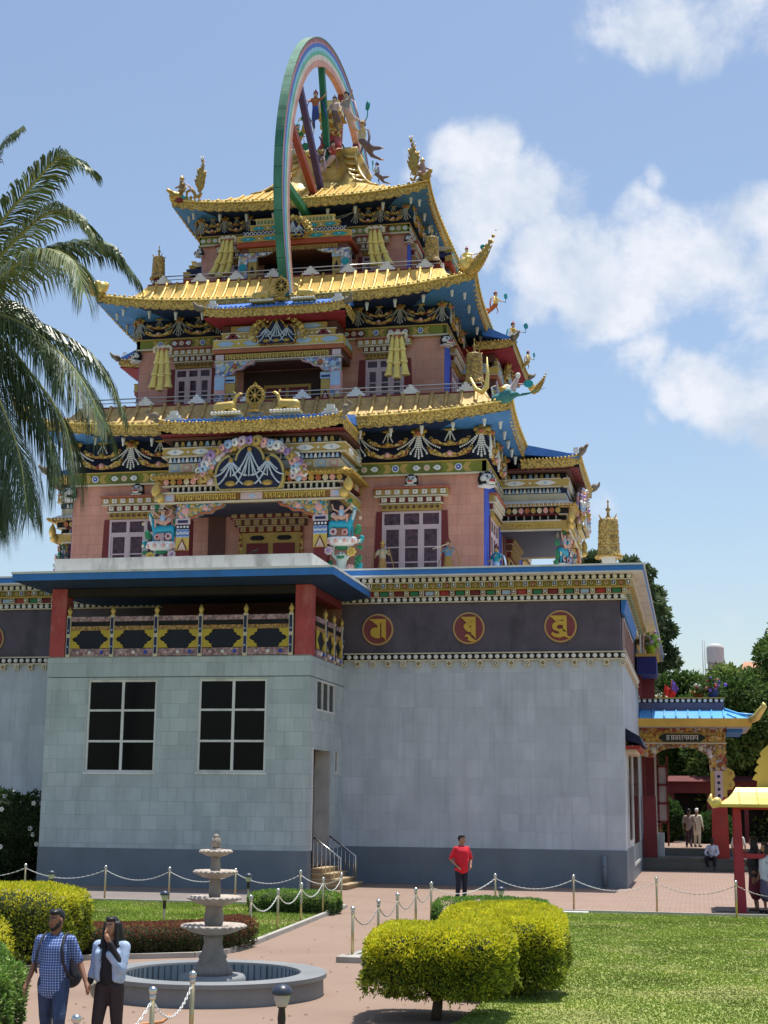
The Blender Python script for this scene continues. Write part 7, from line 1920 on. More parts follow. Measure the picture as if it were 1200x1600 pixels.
    if face_detail:
        mb = MB(); T = Matrix.Translation(hc) @ HR; mb.T = T
        for q in (-1, 1):
            mb.sphere((q * .031, -.081, .012), .0105, BEAD, 8, 6, (1.2, .5, .55)); mb.sphere((q * .031, -.0865, .012), .0062, BLACK, 6, 5)
            mb.tube([(q * .012, -.092, .033), (q * .033, -.092, .038), (q * .052, -.080, .030)], .0055, HAIR, 5)
        mb.tube([(-.024, -.090, -.062), (0, -.097, -.060), (.024, -.090, -.062)], .0065, mat('lip', (.28, .09, .075)), 5)
        mb.build('face', r_)
    if beard:
        blob('beard', [(HAIR, 'c', hp(-.055, -.03, -.055), hp(0, -.068, -.098), .030, .030), (HAIR, 'c', hp(.055, -.03, -.055), hp(0, -.068, -.098), .030, .030), (HAIR, 'c', hp(-.026, -.090, -.046), hp(.026, -.090, -.046), .008, .008), (HAIR, 'c', hp(-.068, -.01, .0), hp(-.06, -.02, -.05), .016, .022), (HAIR, 'c', hp(.068, -.01, .0), hp(.06, -.02, -.05), .016, .022)], r_, voxel=.01, smooth=1)
    return r_
# checked shirt: woven lines, world scale
def checkmat():
    mt = bpy.data.materials.new('blue_checked_cotton'); mt.use_nodes = True; t = mt.node_tree; l = t.links.new; b = t.nodes['Principled BSDF']; b.inputs['Roughness'].default_value = .8
    c = N(t, 'ShaderNodeTexCoord'); sx = N(t, 'ShaderNodeSeparateXYZ'); l(c.outputs['Object'], sx.inputs[0])
    fac = []
    for ax in (0, 2):
        m1 = N(t, 'ShaderNodeMath', operation='MULTIPLY', inp={1: 1 / .030}); l(sx.outputs[ax], m1.inputs[0]); m2 = N(t, 'ShaderNodeMath', operation='FRACT'); l(m1.outputs[0], m2.inputs[0])
        m3 = N(t, 'ShaderNodeMath', operation='LESS_THAN', inp={1: .22}); l(m2.outputs[0], m3.inputs[0]); fac.append(m3)
    a = N(t, 'ShaderNodeMath', operation='ADD'); l(fac[0].outputs[0], a.inputs[0]); l(fac[1].outputs[0], a.inputs[1])
    rp = N(t, 'ShaderNodeValToRGB'); rp.color_ramp.interpolation = 'CONSTANT'; e = rp.color_ramp.elements
    e[0].position = 0; e[0].color = (.03, .07, .24, 1); e[1].position = .4; e[1].color = (.22, .32, .60, 1); x = e.new(.9); x.color = (.50, .60, .80, 1)
    m4 = N(t, 'ShaderNodeMath', operation='MULTIPLY', inp={1: .5}); l(a.outputs[0], m4.inputs[0]); l(m4.outputs[0], rp.inputs[0]); l(rp.outputs[0], b.inputs['Base Color'])
    return mt
CHECK = checkmat()
JEANS = mat('blue_jeans', (.035, .06, .13), var=.3, vscale=9, bump=.8, bscale=10); DENIM = mat('pale_denim', (.36, .47, .66), var=.16, vscale=14, bump=.3, bscale=10)
man = person((-4.53, -35.71, 0), R(8), 'bearded man in a blue checked shirt and jeans wearing a backpack', h=1.60, shirt=CHECK, trouser=JEANS,
             arms={-1: ((-.245, .03, 1.13), (-.30, -.07, .91)), 1: ((.29, .04, 1.14), (.405, -.07, .93))}, legs={1: ((.12, -.14, .52), (.12, -.10, .10)), -1: ((-.09, .05, .50), (-.10, .22, .13))},
             head_yaw=-28, head_tilt=6, sleeve=.42, beard=True, bulk=1.06, vox=.014)
bp_ = empty('backpack', (-4.53, -35.71, 0), 'dark backpack on the back of the man in the checked shirt', 'backpack', rz=R(8)); bp_.scale = (1.6 / 1.75,) * 3
blob('bag', [(mat('backpack_cloth', (.03, .032, .045)), 'c', (.08, .24, 1.26), (.13, .26, .96), .10, .14)], bp_, voxel=.02)
mb = MB(); mb.tube([(.12, .14, 1.42), (.125, .02, 1.475), (.125, -.11, 1.44), (.13, -.195, 1.32), (.15, -.19, 1.16), (.185, -.10, 1.03), (.19, .08, .95), (.16, .2, .94)], .026, MATS['backpack_cloth'], 6, flat=.5); mb.tube([(-.10, .14, 1.42), (-.13, .02, 1.475), (-.135, -.10, 1.44), (-.15, -.185, 1.32), (-.19, -.16, 1.16), (-.21, -.02, 1.03)], .022, MATS['backpack_cloth'], 6, flat=.5); mb.build('strap', bp_)
woman = person((-3.97, -35.50, 0), R(-6), 'woman in a pale denim jacket with one hand raised to her mouth', h=1.52, skin=SKM, shirt=mat('black_top', (.012, .012, .016)), trouser=mat('dark_brown_trousers', (.035, .022, .024), var=.2),
               arms={-1: ((-.225, .02, 1.14), (-.255, -.06, .95)), 1: ((.20, -.10, 1.14), (.055, -.185, 1.47))}, legs={1: ((.10, .02, .50), (.12, .12, .11)), -1: ((-.10, -.10, .50), (-.10, -.08, .09))},
               head_yaw=-6, head_tilt=2, sleeve=.95, long_hair=True, bulk=.84, vox=.013, hem=.93)
jm = [(DENIM, 'c', (-.13, .015, 1.375), (.13, .015, 1.375), .096, .096)]
for q in (-1, 1): jm += [(DENIM, 'c', (q * .13, -.01, 1.33), (q * .13, -.01, 1.02), .092, .083), (DENIM, 'c', (q * .12, -.095, 1.30), (q * .125, -.085, 1.02), .06, .052)]
jm += [(DENIM, 'c', (0, .07, 1.32), (0, .06, 1.02), .10, .10), (DENIM, 'c', (-.18, 0, 1.39), (-.225, .02, 1.14), .080, .068), (DENIM, 'c', (-.225, .02, 1.14), (-.238, -.03, 1.04), .066, .060), (DENIM, 'c', (.18, 0, 1.39), (.20, -.10, 1.14), .080, .070), (DENIM, 'c', (.20, -.10, 1.14), (.07, -.165, 1.31), .068, .055)]
blob('denim_jacket', jm, woman, voxel=.013, smooth=2)
mb = MB(); mb.tube([(-.085, -.125, 1.22), (-.06, -.13, 1.22)], .012, mat('denim_seam', (.16, .24, .42)), 5); mb.tube([(.08, -.13, 1.24), (.12, -.135, 1.215), (.16, -.12, 1.24)], .010, MATS['denim_seam'], 5); mb.tube([(-.16, -.12, 1.24), (-.12, -.135, 1.215), (-.08, -.13, 1.24)], .010, MATS['denim_seam'], 5); mb.build('pocket_seams', woman)
hb = empty('handbag', (-4.18, -35.45, 0), 'pale handbag hanging behind the joined hands of the couple', 'handbag')
blob('bag', [(mat('cream_leather', (.62, .60, .50)), 'e', (.03, .05, .74), (.09, .05, .11))], hb, voxel=.015)
REDS = mat('red_polo_shirt', (.62, .012, .03), var=.15, bump=.6, bscale=8)
person((-4.31, -8.1, 0), R(38), 'man in a red polo shirt standing on the path before the hall', h=1.84, skin=SKM, shirt=REDS, trouser=mat('dark_navy_trousers', (.012, .015, .03)), head_yaw=38, sleeve=.46, bulk=1.18, vox=.022,
       arms={-1: ((-.30, .08, 1.12), (-.20, -.12, .93)), 1: ((.30, .0, 1.12), (.22, -.12, .95))})
# seated man on the gate steps
person((2.95, 14.72, .06), R(-12), 'man in a white shirt sitting on the grey steps with his head bowed', h=1.72, skin=mat('very_dark_skin', (.035, .022, .018)), shirt=mat('white_shirt', (.62, .64, .72), var=.06), trouser=mat('black_trousers', (.02, .02, .028)), drop=.42, head_tilt=32, sleeve=.85, vox=.025, hem=.88, face_detail=False,
       arms={-1: ((-.28, -.16, 1.12), (-.12, -.40, .98)), 1: ((.28, -.16, 1.12), (.12, -.40, .98))}, legs={1: ((.17, -.46, .52), (.17, -.40, .09)), -1: ((-.20, -.44, .50), (-.12, -.30, .09))})
person((4.0, 13.0, 0), R(160), 'man in a pale short sleeved shirt half hidden behind the red post of the shelter', h=1.78, shirt=mat('cream_shirt', (.58, .56, .50), var=.05), trouser=BLACK, vox=.028, sleeve=.45, face_detail=False, bulk=1.1, head_tilt=15)
person((3.80, -9.6, 0), R(-100), 'person in a maroon skirt and black top standing under the gold roofed shelter', h=1.95, shirt=mat('black_shawl', (.03, .03, .045)), skirt=mat('maroon_skirt', (.13, .016, .028)), trouser=None, shoe=mat('sandal_brown', (.10, .05, .03)), vox=.025, sleeve=.8, face_detail=False, long_hair=True,
       arms={-1: ((-.25, -.05, 1.14), (-.22, -.28, 1.16)), 1: ((.25, .0, 1.14), (.24, -.2, 1.10))})
person((4.07, -10.0, 0), R(-60), 'person in a white and blue blouse beside the one in the maroon skirt', h=1.80, skin=SKM, shirt=mat('white_blue_blouse', (.55, .60, .72)), skirt=mat('violet_grey_skirt', (.10, .09, .16)), vox=.03, sleeve=.7, face_detail=False, long_hair=True)
person((2.0, 19.2, .85), R(170), 'man in a tan shirt and dark trousers walking on the upper terrace behind the gate', h=1.72, shirt=mat('tan_shirt', (.36, .27, .22)), trouser=mat('plum_trousers', (.05, .02, .035)), vox=.03, sleeve=.5, face_detail=False, legs={1: ((.12, -.16, .5), (.14, -.05, .09)), -1: ((-.08, .12, .5), (-.12, .3, .12))})
person((2.35, 19.9, .85), R(150), 'person in cream clothes and a white cap beside the man on the upper terrace', h=1.74, skin=SKM, shirt=mat('cream_kurta', (.66, .60, .46)), trouser=mat('cream_trousers', (.60, .52, .40)), hairm=WHITE, vox=.03, sleeve=.9, face_detail=False, hem=.6)
person((-.35, 23.0, .85), R(30), 'dark shape of a person in grey trousers in the shade behind the gate', h=1.72, shirt=BLACK, trouser=mat('grey_trousers', (.22, .21, .20)), vox=.035, face_detail=False)

# ================================================================== GATE PORCH ON THE RIGHT
gate = empty('side_gate_porch', (1.8, 15, 0), 'low porch with blue sheet roof, gold eave, carved red columns and a black sign board', 'gate')
RIS = mat('grey_granite_steps', (.085, .088, .085), rough=.28, var=.2, vscale=1.5, spec=.6); TRD = mat('granite_tread', (.14, .145, .14), rough=.3, var=.15)
mb = MB()
for i in range(3): mb.box(.02, 12, 14.2 + .34 * i, 16.5, .17 * i, .17 * (i + 1) - .02, RIS); mb.box(.02, 12, 14.17 + .34 * i, 16.5, .17 * (i + 1) - .02, .17 * (i + 1), TRD)
mb.box(.02, 12, 16.5, 18.2, 0, .51, TRD); mb.box(.02, 12, 18.0, 18.3, .51, .83, RIS)
wpart(mb, 'stair_flight', gate)
sheet('upper_terrace', [(-8, 18.2), (40, 18.2), (40, 70), (-8, 70)], .85, PAVEM, .3)
def gcol(x, y, w=.36, curl=True):
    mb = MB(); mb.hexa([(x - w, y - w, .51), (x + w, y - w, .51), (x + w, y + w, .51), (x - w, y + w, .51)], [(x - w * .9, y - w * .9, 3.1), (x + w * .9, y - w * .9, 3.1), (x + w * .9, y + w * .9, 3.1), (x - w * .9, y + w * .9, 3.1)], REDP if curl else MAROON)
    c = wpart(mb, 'column', gate)
    if not curl: return
    mb = MB(); a = w * .95
    mb.box(x - a, x + a, y - a, y + a, 3.1, 4.45, LEMON)
    mb.prism([(x, 2.75), (x + a * .5, 3.1), (x + a * .5, 4.2), (x - a * .5, 4.2), (x - a * .5, 3.1)], y - a - .04, y - a, LILAC)
    for i in range(4): mb.sphere((x, y - a - .04, 3.15 + i * .27), .07, NAVYP, 7, 5, (1, .5, 1))
    mb.box(x - a - .03, x + a + .03, y - a - .03, y + a, 4.2, 4.75, SCROLLR)
    if curl: mb.prism([(x + a, 3.4), (x + a + .22, 3.42), (x + a + .34, 3.6), (x + a + .30, 3.78), (x + a + .22, 3.82), (x + a + .36, 3.98), (x + a + .30, 4.2), (x + a + .14, 4.3), (x + a, 4.36)], y - .1, y + .05, LEMON); mb.sphere((x + a + .18, y - .12, 3.6), .07, OCHRE, 8, 6); mb.sphere((x + a + .2, y - .12, 4.08), .06, OCHRE, 8, 6)
    wpart(mb, 'carved_capital', gate)
gcol(3.32, 15.5); gcol(.35, 15.5, .30, False)  # left column takes darker maroon to stand for the shade on it
mb = MB()
mb.box(0, 3.66, 15.1, 15.5, 5.38, 5.84, OCHRE); mb.box(-.0, 3.7, 15.05, 15.5, 5.34, 5.40, CREAM); mb.box(0, 3.68, 15.06, 15.5, 5.84, 6.05, SCROLLR); mb.box(3.3, 3.66, 15.5, 19, 5.38, 6.0, OCHRE)
for s in (0, 1): mb.box(.1 + s * 2.75, .85 + s * 2.75, 15.06, 15.1, 5.44, 5.78, SCROLLG)
wpart(mb, 'beam', gate)
mb = MB(); mb.prism([(.82, 5.60), (1.02, 5.44), (2.62, 5.44), (2.84, 5.60), (2.62, 5.76), (1.02, 5.76)], 15.02, 15.1, mat('sign_black', (.015, .03, .028)))
sg = wpart(mb, 'sign_board', gate)
mb = MB(); S_ = WHITE; x = 1.16
for w, st in ((.17, [(0, 1), (.5, 1)]), (.22, [(0, 1), (.4, 1), (1, 1)]), (.15, [(0, .9), (.9, 1)]), (.10, [(.5, 1)]), (.20, [(0, .5), (.5, 1), (1, .8)]), (.17, [(.2, 1), (1, 1)]), (.16, [(0, .7), (.9, 1)])):
    mb.box(x, x + w, 15.0, 15.03, 5.68, 5.715, S_)
    for q, ln in st: mb.box(x + q * (w - .035), x + q * (w - .035) + .035, 15.0, 15.03, 5.70 - .20 * ln, 5.69, S_)
    mb.box(x, x + w * .8, 15.0, 15.03, 5.575, 5.605, S_)
    if w == .20: mb.tube([(x + .02, 15.01, 5.74), (x + .06, 15.01, 5.70), (x + .02, 15.01, 5.66)], .012, S_, 4)
    x += w + .03
wpart(mb, 'sign_lettering', sg)
mb = MB()
pts = [(.02, 5.34), (.02, 4.85), (.12, 4.80), (.55, 4.75), (.75, 4.95), (.95, 5.08), (1.3, 5.16), (1.9, 5.20), (2.4, 5.14), (2.65, 5.0), (2.85, 4.88), (2.95, 4.70), (3.66, 4.70), (3.66, 5.34)]
mb.prism(pts, 15.12, 15.42, SCROLLR)
for (x, z, r, mt) in ((3.35, 5.05, .17, OCHRE), (2.95, 5.0, .13, LILAC), (2.6, 5.15, .11, CREAM), (2.2, 5.24, .08, OCHRE), (.6, 5.05, .13, CREAM), (.25, 5.1, .14, OCHRE), (1.0, 5.2, .08, OCHRE), (3.0, 4.82, .10, BEAD), (3.45, 4.82, .10, ORANGE)):
    mb.sphere((x, 15.1, z), r, mt, 8, 6, (1, .45, 1)); 
    for t in range(5): mb.sphere((x + r * 1.15 * math.cos(t * 1.26), 15.1, z + r * 1.15 * math.sin(t * 1.26)), r * .35, (OCHRE, LILAC, CREAM)[t % 3], 6, 4, (1, .5, 1))
wpart(mb, 'carved_arch', gate)
# roof of the porch
mb = MB()
vs = [(-.1, 13.9, 6.38), (4.75, 13.9, 6.38), (3.62, 15.0, 6.80), (-.1, 15.0, 6.80), (4.75, 20.2, 6.38), (3.62, 19.0, 6.80)]
mb.add(vs, [(0, 1, 2, 3), (1, 4, 5, 2)], SKYB)
for i in range(9): x = .1 + i * .5; mb.tube([(x, 13.9, 6.40), (min(x, 3.62) if x < 3.7 else x - .35, 15.0 if x < 3.7 else 14.4, 6.82 if x < 3.7 else 6.6)], .04, SKYB, 6)
for i in range(11): y = 14.4 + i * .5; mb.tube([(4.75, y, 6.40), (3.62, min(19, max(15, y)), 6.82)], .035, SKYB, 6)
mb.tube([(3.62, 15.0, 6.84), (4.2, 14.45, 6.6), (4.85, 13.8, 6.50)], .06, SKYB, 6)
wpart(mb, 'roof_sheet', gate)
mb = MB()
mb.hexa([(-.1, 13.86, 6.05), (4.7, 13.86, 6.05), (4.7, 13.98, 6.05), (-.1, 13.98, 6.05)], [(-.1, 13.84, 6.38), (4.8, 13.84, 6.38), (4.8, 13.98, 6.38), (-.1, 13.98, 6.38)], GOLDF)  if False else None
GOLDF = mat('gate_gold_fascia', (.62, .44, .10), rough=.4, metal=.4, var=.12, bump=.5, bscale=10)
mb.hexa([(-.1, 13.95, 6.03), (4.66, 13.95, 6.03), (4.66, 14.05, 6.03), (-.1, 14.05, 6.03)], [(-.1, 13.86, 6.38), (4.80, 13.86, 6.38), (4.80, 13.98, 6.38), (-.1, 13.98, 6.38)], GOLDF)
mb.hexa([(4.62, 14.0, 6.03), (4.72, 14.0, 6.03), (4.72, 20.2, 6.03), (4.62, 20.2, 6.03)], [(4.70, 13.9, 6.38), (4.82, 13.9, 6.38), (4.82, 20.2, 6.38), (4.70, 20.2, 6.38)], GOLDF)
wpart(mb, 'gold_fascia', gate)
mb = MB(); mb.box(3.7, 4.64, 14.05, 20.1, 6.0, 6.05, mat('pale_soffit', (.42, .42, .48))); mb.box(3.72, 4.4, 15.2, 20.0, 5.85, 6.0, BLUE); mb.box(0, 3.66, 14.05, 15.1, 6.02, 6.06, MATS['pale_soffit']); wpart(mb, 'soffit', gate)
mb = MB(); mb.tube([(4.7, 13.95, 6.30), (4.95, 13.75, 6.42), (5.12, 13.62, 6.68), (5.28, 13.5, 6.86), (5.22, 13.5, 7.02)], [.15, .17, .15, .11, .03], GOLDP, 8)
for i in range(5): mb.sphere((4.85 + i * .1, 13.8 - i * .07, 6.42 + i * .12), .10, GOLDP, 6, 5)
wpart(mb, 'gold_wing_tip', gate)
mb = MB(); mb.box(-.0, 3.64, 15.0, 19.0, 6.80, 7.12, mat('violet_grey_parapet', (.12, .115, .19))); mb.box(-.0, 3.66, 14.98, 19.0, 7.12, 7.29, BLACK); mb.box(-.0, 3.70, 14.93, 19.04, 7.29, 7.34, OCHRE)
for i in range(16): mb.disc((3.56 - i * .236, 14.99, 7.205), .075, .04, BEAD, 12)
wpart(mb, 'parapet', gate)
# red framed bays seen through the gate, on the flank of the hall
bay = empty('red_framed_windows', (0.1, 21, 0), 'dark red window frames on the hall flank seen through the gate', 'window')
mb = MB()
mb.box(.02, .5, 19.0, 19.25, .85, 4.9, MAROON); mb.box(.5, .58, 19.2, 19.3, .85, 5.1, WHITE); mb.box(.02, .16, 16.6, 16.9, .51, 5.2, MAROON); mb.box(.02, .14, 17.5, 17.6, .51, 5.2, MAROON)
for i in range(4): mb.box(.58, 1.05, 20.5, 20.6, 1.9 + i * .85, 2.0 + i * .85, MAROON)
for x in (.58, 1.0): mb.box(x, x + .08, 20.5, 20.6, .85, 5.0, MAROON)
wpart(mb, 'frame', bay)
mb = MB(); mb.box(.62, 1.0, 20.56, 20.58, 1.9, 4.5, mat('pale_curtain', (.40, .36, .36))); wpart(mb, 'pane', bay)
mb = MB(); mb.box(.0, .75, 14.4, 14.5, .5, 1.75, PARA) if False else mb.box(.02, .9, 16.8, 18.2, .51, 1.5, PARA)
tag(wpart(mb, 'low_wall', None), 'low whitewashed wall beside the landing inside the gate', 'wall')
mb = MB()
for x in (1.35, 2.0): mb.box(x, x + .06, 24, 24.06, .85, 2.4, MAROON)
for i in range(7): mb.box(1.35, 2.06, 24.0, 24.05, 1.0 + i * .2, 1.05 + i * .2, mat('rung_cream', (.45, .36, .28)))
for x, y in ((1.38, 25.2), (2.0, 25.2)): mb.box(x, x + .06, y, y + .06, .85, 2.2, MAROON)
o = mb.build('slatted_stand'); tag(o, 'red slatted stand in the shade behind the gate', 'rack'); o.location = (-1.4, 0, 0)
# balcony with flower pot above the gate
bal = empty('side_balcony', (.6, 13, 6), 'small balcony with a blue panel and yellow ledge high on the hall flank', 'balcony')
mb = MB(); mb.box(.05, .85, 12.5, 15.2, 8.15, 8.9, mat('deep_blue_panel', (.02, .025, .16))); wpart(mb, 'panel', bal)
mb = MB(); mb.box(.0, .92, 12.4, 15.3, 8.9, 9.02, OCHRE); wpart(mb, 'ledge', bal)
mb = MB()
for i, mt in enumerate((BEAD, PINKP, LBLUE, BEAD, TEAL, PINKP)): mb.box(.18 + (i % 2) * .12, .24 + (i % 2) * .12, 12.6 + i * .42, 12.95 + i * .42, 9.02, 10.1, mt)
wpart(mb, 'cloth_strips', bal)
mb = MB(); mb.box(.06, .2, 13, 13.2, 7.3, 8.15, MAROON); mb.box(.06, .7, 14.9, 15.0, 7.3, 8.15, MAROON); wpart(mb, 'strut', bal)
def potplant(loc, lab, pot, leafm, fl=None, s=1.0, n=420):
    r_ = empty('potted_plant', loc, lab, 'plant'); r_.scale = (s,) * 3
    mb = MB(); mb.lathe([(.12, 0), (.16, .26), (.175, .27), (.175, .31), (.15, .31), (.14, .28), (0, .28)], (0, 0, 0), pot, 14); mb.build('pot', r_)
    rnd = random.Random(int(loc[0] * 10)); V = [[], []]; F = [[], []]
    for i in range(n):
        p = Vector((rnd.gauss(0, .13), rnd.gauss(0, .13), .45 + rnd.gauss(0, .12))); leaf(V[i % 2], F[i % 2], p, (p - Vector((0, 0, .4))).normalized(), .11, .028, rnd)
    mb = MB()
    for k in range(2): mb.add([tuple(x) for x in V[k]], F[k], leafm[k])
    mb.build('leaves', r_, fix=False)
    if fl:
        mb = MB()
        for i in range(26): mb.sphere((rnd.gauss(0, .17), rnd.gauss(-.05, .12), .5 + rnd.gauss(0, .13)), .055, fl[i % len(fl)], 6, 5)
        mb.build('flowers', r_)
potplant((.62, 13.4, 9.02), 'green plant in a lime green pot on the small balcony', mat('lime_pot', (.25, .42, .03)), GT, [WING, WING], 1.25)
potplant((.95, 15.5, 7.0), 'white flowered plant at the left end of the gate roof', GREEN, GL, [WHITE], .8, 200)
potplant((2.6, 15.6, 7.15), 'white and red paper flowers in a pot on the gate roof', REDP, GL, [WHITE, REDP, BEAD], 1.15)
potplant((3.2, 15.6, 7.2), 'purple and pink flowers in a pot at the right end of the gate roof', ULTRA, GL, [mat('violet_petals', (.20, .12, .60)), PINKP, REDP, MATS['violet_petals']], 1.45)
fl_ = empty('cloth_flag', (1.25, 15.5, 7.3), 'red and violet cloth flags stuck on the gate roof', 'flag')
mb = MB()
vs = []
for j in range(6):
    for i in range(5): vs.append((1.0 + i * .12 + .1 * j * .3, 15.5 + .05 * math.sin(i * 2 + j), 7.3 + j * .13 - i * .02 * j))
mb.add(vs, [(j * 5 + i, j * 5 + i + 1, j * 5 + i + 6, j * 5 + i + 5) for j in range(5) for i in range(4)], mat('red_flag', (.60, .03, .03)))
vs = [(x + .32, y + .03, z + .12) for x, y, z in vs]; vs = [(a - (i % 5) * .05, b, c + .1) for i, (a, b, c) in enumerate(vs)]
mb.add(vs, [(j * 5 + i, j * 5 + i + 1, j * 5 + i + 6, j * 5 + i + 5) for j in range(5) for i in range(4)], MATS['violet_petals']); wpart(mb, 'cloth', fl_)
mb = MB(); mb.tube([(1.3, 15.5, 7.2), (1.45, 15.5, 8.15)], .02, MAROON, 5); wpart(mb, 'stick', fl_)

# ================================================================== PRAYER WHEEL SHELTER
sh = empty('prayer_wheel_shelter', (4.2, -9.5, 0), 'open shelter with a bright gold roof on slim dark red posts', 'shelter')
for (x, y) in ((3.42, -10.1), (3.42, -8.3), (8.0, -10.1), (8.0, -8.3)):
    mb = MB(); mb.hexa([(x - .13, y - .12, 0), (x + .13, y - .12, 0), (x + .13, y + .12, 0), (x - .13, y + .12, 0)], [(x - .12, y - .08, 2.8), (x + .05, y - .08, 2.8), (x + .05, y + .08, 2.8), (x - .12, y + .08, 2.8)], mat('shelter_red', (.33, .018, .04), rough=.45)); wpart(mb, 'post', sh)
mb = MB(); mb.box(3.5, 8, -10.14, -10.04, 1.40, 1.52, MATS['shelter_red']); mb.box(3.5, 8, -8.34, -8.24, 1.40, 1.52, MATS['shelter_red']); mb.box(3.3, 8.1, -10.12, -10.02, 2.66, 2.80, MATS['shelter_red']); wpart(mb, 'rail', sh)
mb = MB(); mb.box(2.75, 8.6, -9.95, -8.3, 0.004, .035, mat('shelter_slab_shadow', (.17, .145, .13), var=.1)); wpart(mb, 'shaded_base_slab', sh)  # slab coloured dark for the shadow under the shelter roof
mb = MB()
def rf(t, sx): return
prof = [(0, 2.80), (.12, 2.88), (.28, 2.98), (.40, 3.12), (.47, 3.24)]
N_ = len(prof)
vs = []; fs = []
for (o, z) in prof: vs += [(2.92 + o, -10.75 + o * 2.6, z), (9.0 - o, -10.75 + o * 2.6, z), (9.0 - o, -7.75 - o * 2.6, z), (2.92 + o, -7.75 - o * 2.6, z)]
for j in range(N_ - 1):
    for i in range(4): i2 = (i + 1) % 4; fs.append((j * 4 + i, j * 4 + i2, (j + 1) * 4 + i2, (j + 1) * 4 + i))
fs.append(tuple((N_ - 1) * 4 + i for i in range(4)))
SGOLD = mat('shelter_gold_sheet', (.80, .62, .20), rough=.38, metal=.35, var=.06)
mb.add(vs, fs, SGOLD); mb.box(2.94, 8.98, -10.76, -7.74, 2.72, 2.80, GOLDF)
for i in range(12):
    x = 3.45 + i * .47; mb.tube([(x, -10.75 + o * 2.6, z + .01) for o, z in prof], .012, GOLDF, 5)
wpart(mb, 'roof', sh)
mb = MB(); mb.sphere((2.86, -10.7, 2.85), .13, GOLDP, 8, 6); mb.tube([(2.95, -10.7, 2.8), (2.78, -10.7, 2.78), (2.68, -10.7, 2.9), (2.72, -10.7, 3.06)], [.08, .1, .08, .02], GOLDP, 7)
sc = [(3.95, 3.24), (3.97, 3.42), (3.84, 3.46), (3.92, 3.60), (3.99, 3.62), (3.90, 3.70), (3.97, 3.82), (4.04, 3.84), (3.96, 3.93), (4.04, 4.04), (4.10, 4.06), (4.06, 4.16), (4.16, 4.28), (4.3, 4.4), (4.9, 4.4), (4.9, 3.24)]
mb.prism(sc[::-1], -9.3, -9.2, LEMON); wpart(mb, 'scalloped_crest', sh)
mb = MB(); mb.lathe([(.05, 1.5), (.30, 1.56), (.34, 1.62), (.34, 2.5), (.30, 2.56), (.05, 2.6)], (4.55, -9.2, 0), mat('wheel_dark_green', (.03, .05, .04)), 18); mb.tube([(4.55, -9.2, 1.4), (4.55, -9.2, 2.75)], .03, BLACK, 6)
for z in (1.7, 2.05, 2.4): mb.lathe([(.345, z - .02), (.35, z), (.345, z + .02)], (4.55, -9.2, 0), GOLDP, 18)
wpart(mb, 'prayer_wheel', sh)

# ================================================================== TREES
def tree(name, base, crown, n, l, cols, lab, grp=None, trunk_r=.3, seed=1, clumps=26, droop=0.0, sparse=False, cl=None, limbs=None, csz=(.22, .38)):
    """crown: centre, half extents. leaves grow in many clumps set through the crown's volume"""
    rnd = random.Random(seed); r_ = empty(name, base, lab, 'tree', grp); c = Vector(crown[0]); e = crown[1]
    cs = []
    tries = 0
    while len(cs) < clumps and tries < 9999:
        tries += 1
        v = Vector((rnd.uniform(-1, 1), rnd.uniform(-1, 1), rnd.uniform(-1, 1)))
        if v.length > 1 or v.length < .25: continue
        p = c + Vector((v.x * e[0], v.y * e[1], v.z * e[2])); r = min(e) * rnd.uniform(*csz)
        cs.append((p, r))
    if cl:
        for (x, y, z, r) in cl: cs.append((Vector((x, y, z)), r))
    K = len(cols); V = [[] for _ in cols]; F = [[] for _ in cols]; tot = sum(r * r for _, r in cs)
    for (p, r) in cs:
        m_ = int(n * r * r / tot); tone = rnd.gauss(0, .8)
        for i in range(m_):
            d = Vector((rnd.gauss(0, 1), rnd.gauss(0, 1), rnd.gauss(0, 1))).normalized(); q = rnd.random() ** .45
            o = Vector((d.x * r * q, d.y * r * q, d.z * r * q * .72)); k = min(K - 1, max(0, int(K / 2 + tone + rnd.gauss(0, .7))))
            leaf(V[k], F[k], p + o, (d + Vector((0, 0, .1 - droop))).normalized(), l * rnd.uniform(.6, 1.4), l * .27, rnd, up=-.1)
    mb = MB()
    for k in range(K):
        if V[k]: mb.add([tuple(x) for x in V[k]], F[k], cols[k])
    o = mb.build('crown', r_, fix=False); o.location = -r_.location
    mb = MB(); b = Vector(base); top = Vector((c.x, c.y, c.z - e[2] * .3))
    mb.tube([b, b.lerp(top, .5) + Vector((.1, 0, 0)), top], [trunk_r, trunk_r * .8, trunk_r * .5], BARK, 10)
    for i, (p, r) in enumerate(cs):
        if i % (2 if not sparse else 1) == 0:
            s = b.lerp(top, rnd.uniform(.55, 1.0)); m_ = s.lerp(p, .5) + Vector((0, 0, -.06 * (p - s).length)); mb.tube([s, m_, p], [trunk_r * .32, trunk_r * .2, trunk_r * .06], BARK, 5)
    o = mb.build('trunk', r_); o.location = -r_.location
    return r_
TM = [mat('mango_leaf_a', (.045, .085, .02), var=.3, trans=.3), mat('mango_leaf_b', (.08, .15, .03), var=.3, trans=.3), mat('mango_leaf_c', (.14, .23, .05), var=.3, trans=.3), mat('mango_leaf_d', (.25, .32, .08), var=.3, trans=.3)]
TP = [mat('silver_leaf_a', (.09, .13, .06), var=.3, trans=.3), mat('silver_leaf_b', (.14, .20, .09), var=.3, trans=.3), mat('silver_leaf_c', (.22, .29, .14), var=.3, trans=.3)]
tree('mango_tree', (6.5, 33, 0), ((6.9, 33, 6.4), (4.5, 3.6, 5.2)), 70000, .30, TM, 'largest dark mango tree, growing down to the ground behind the blue roofed gate', 'trees behind the gate', .4, seed=3, clumps=70, csz=(.25, .42))
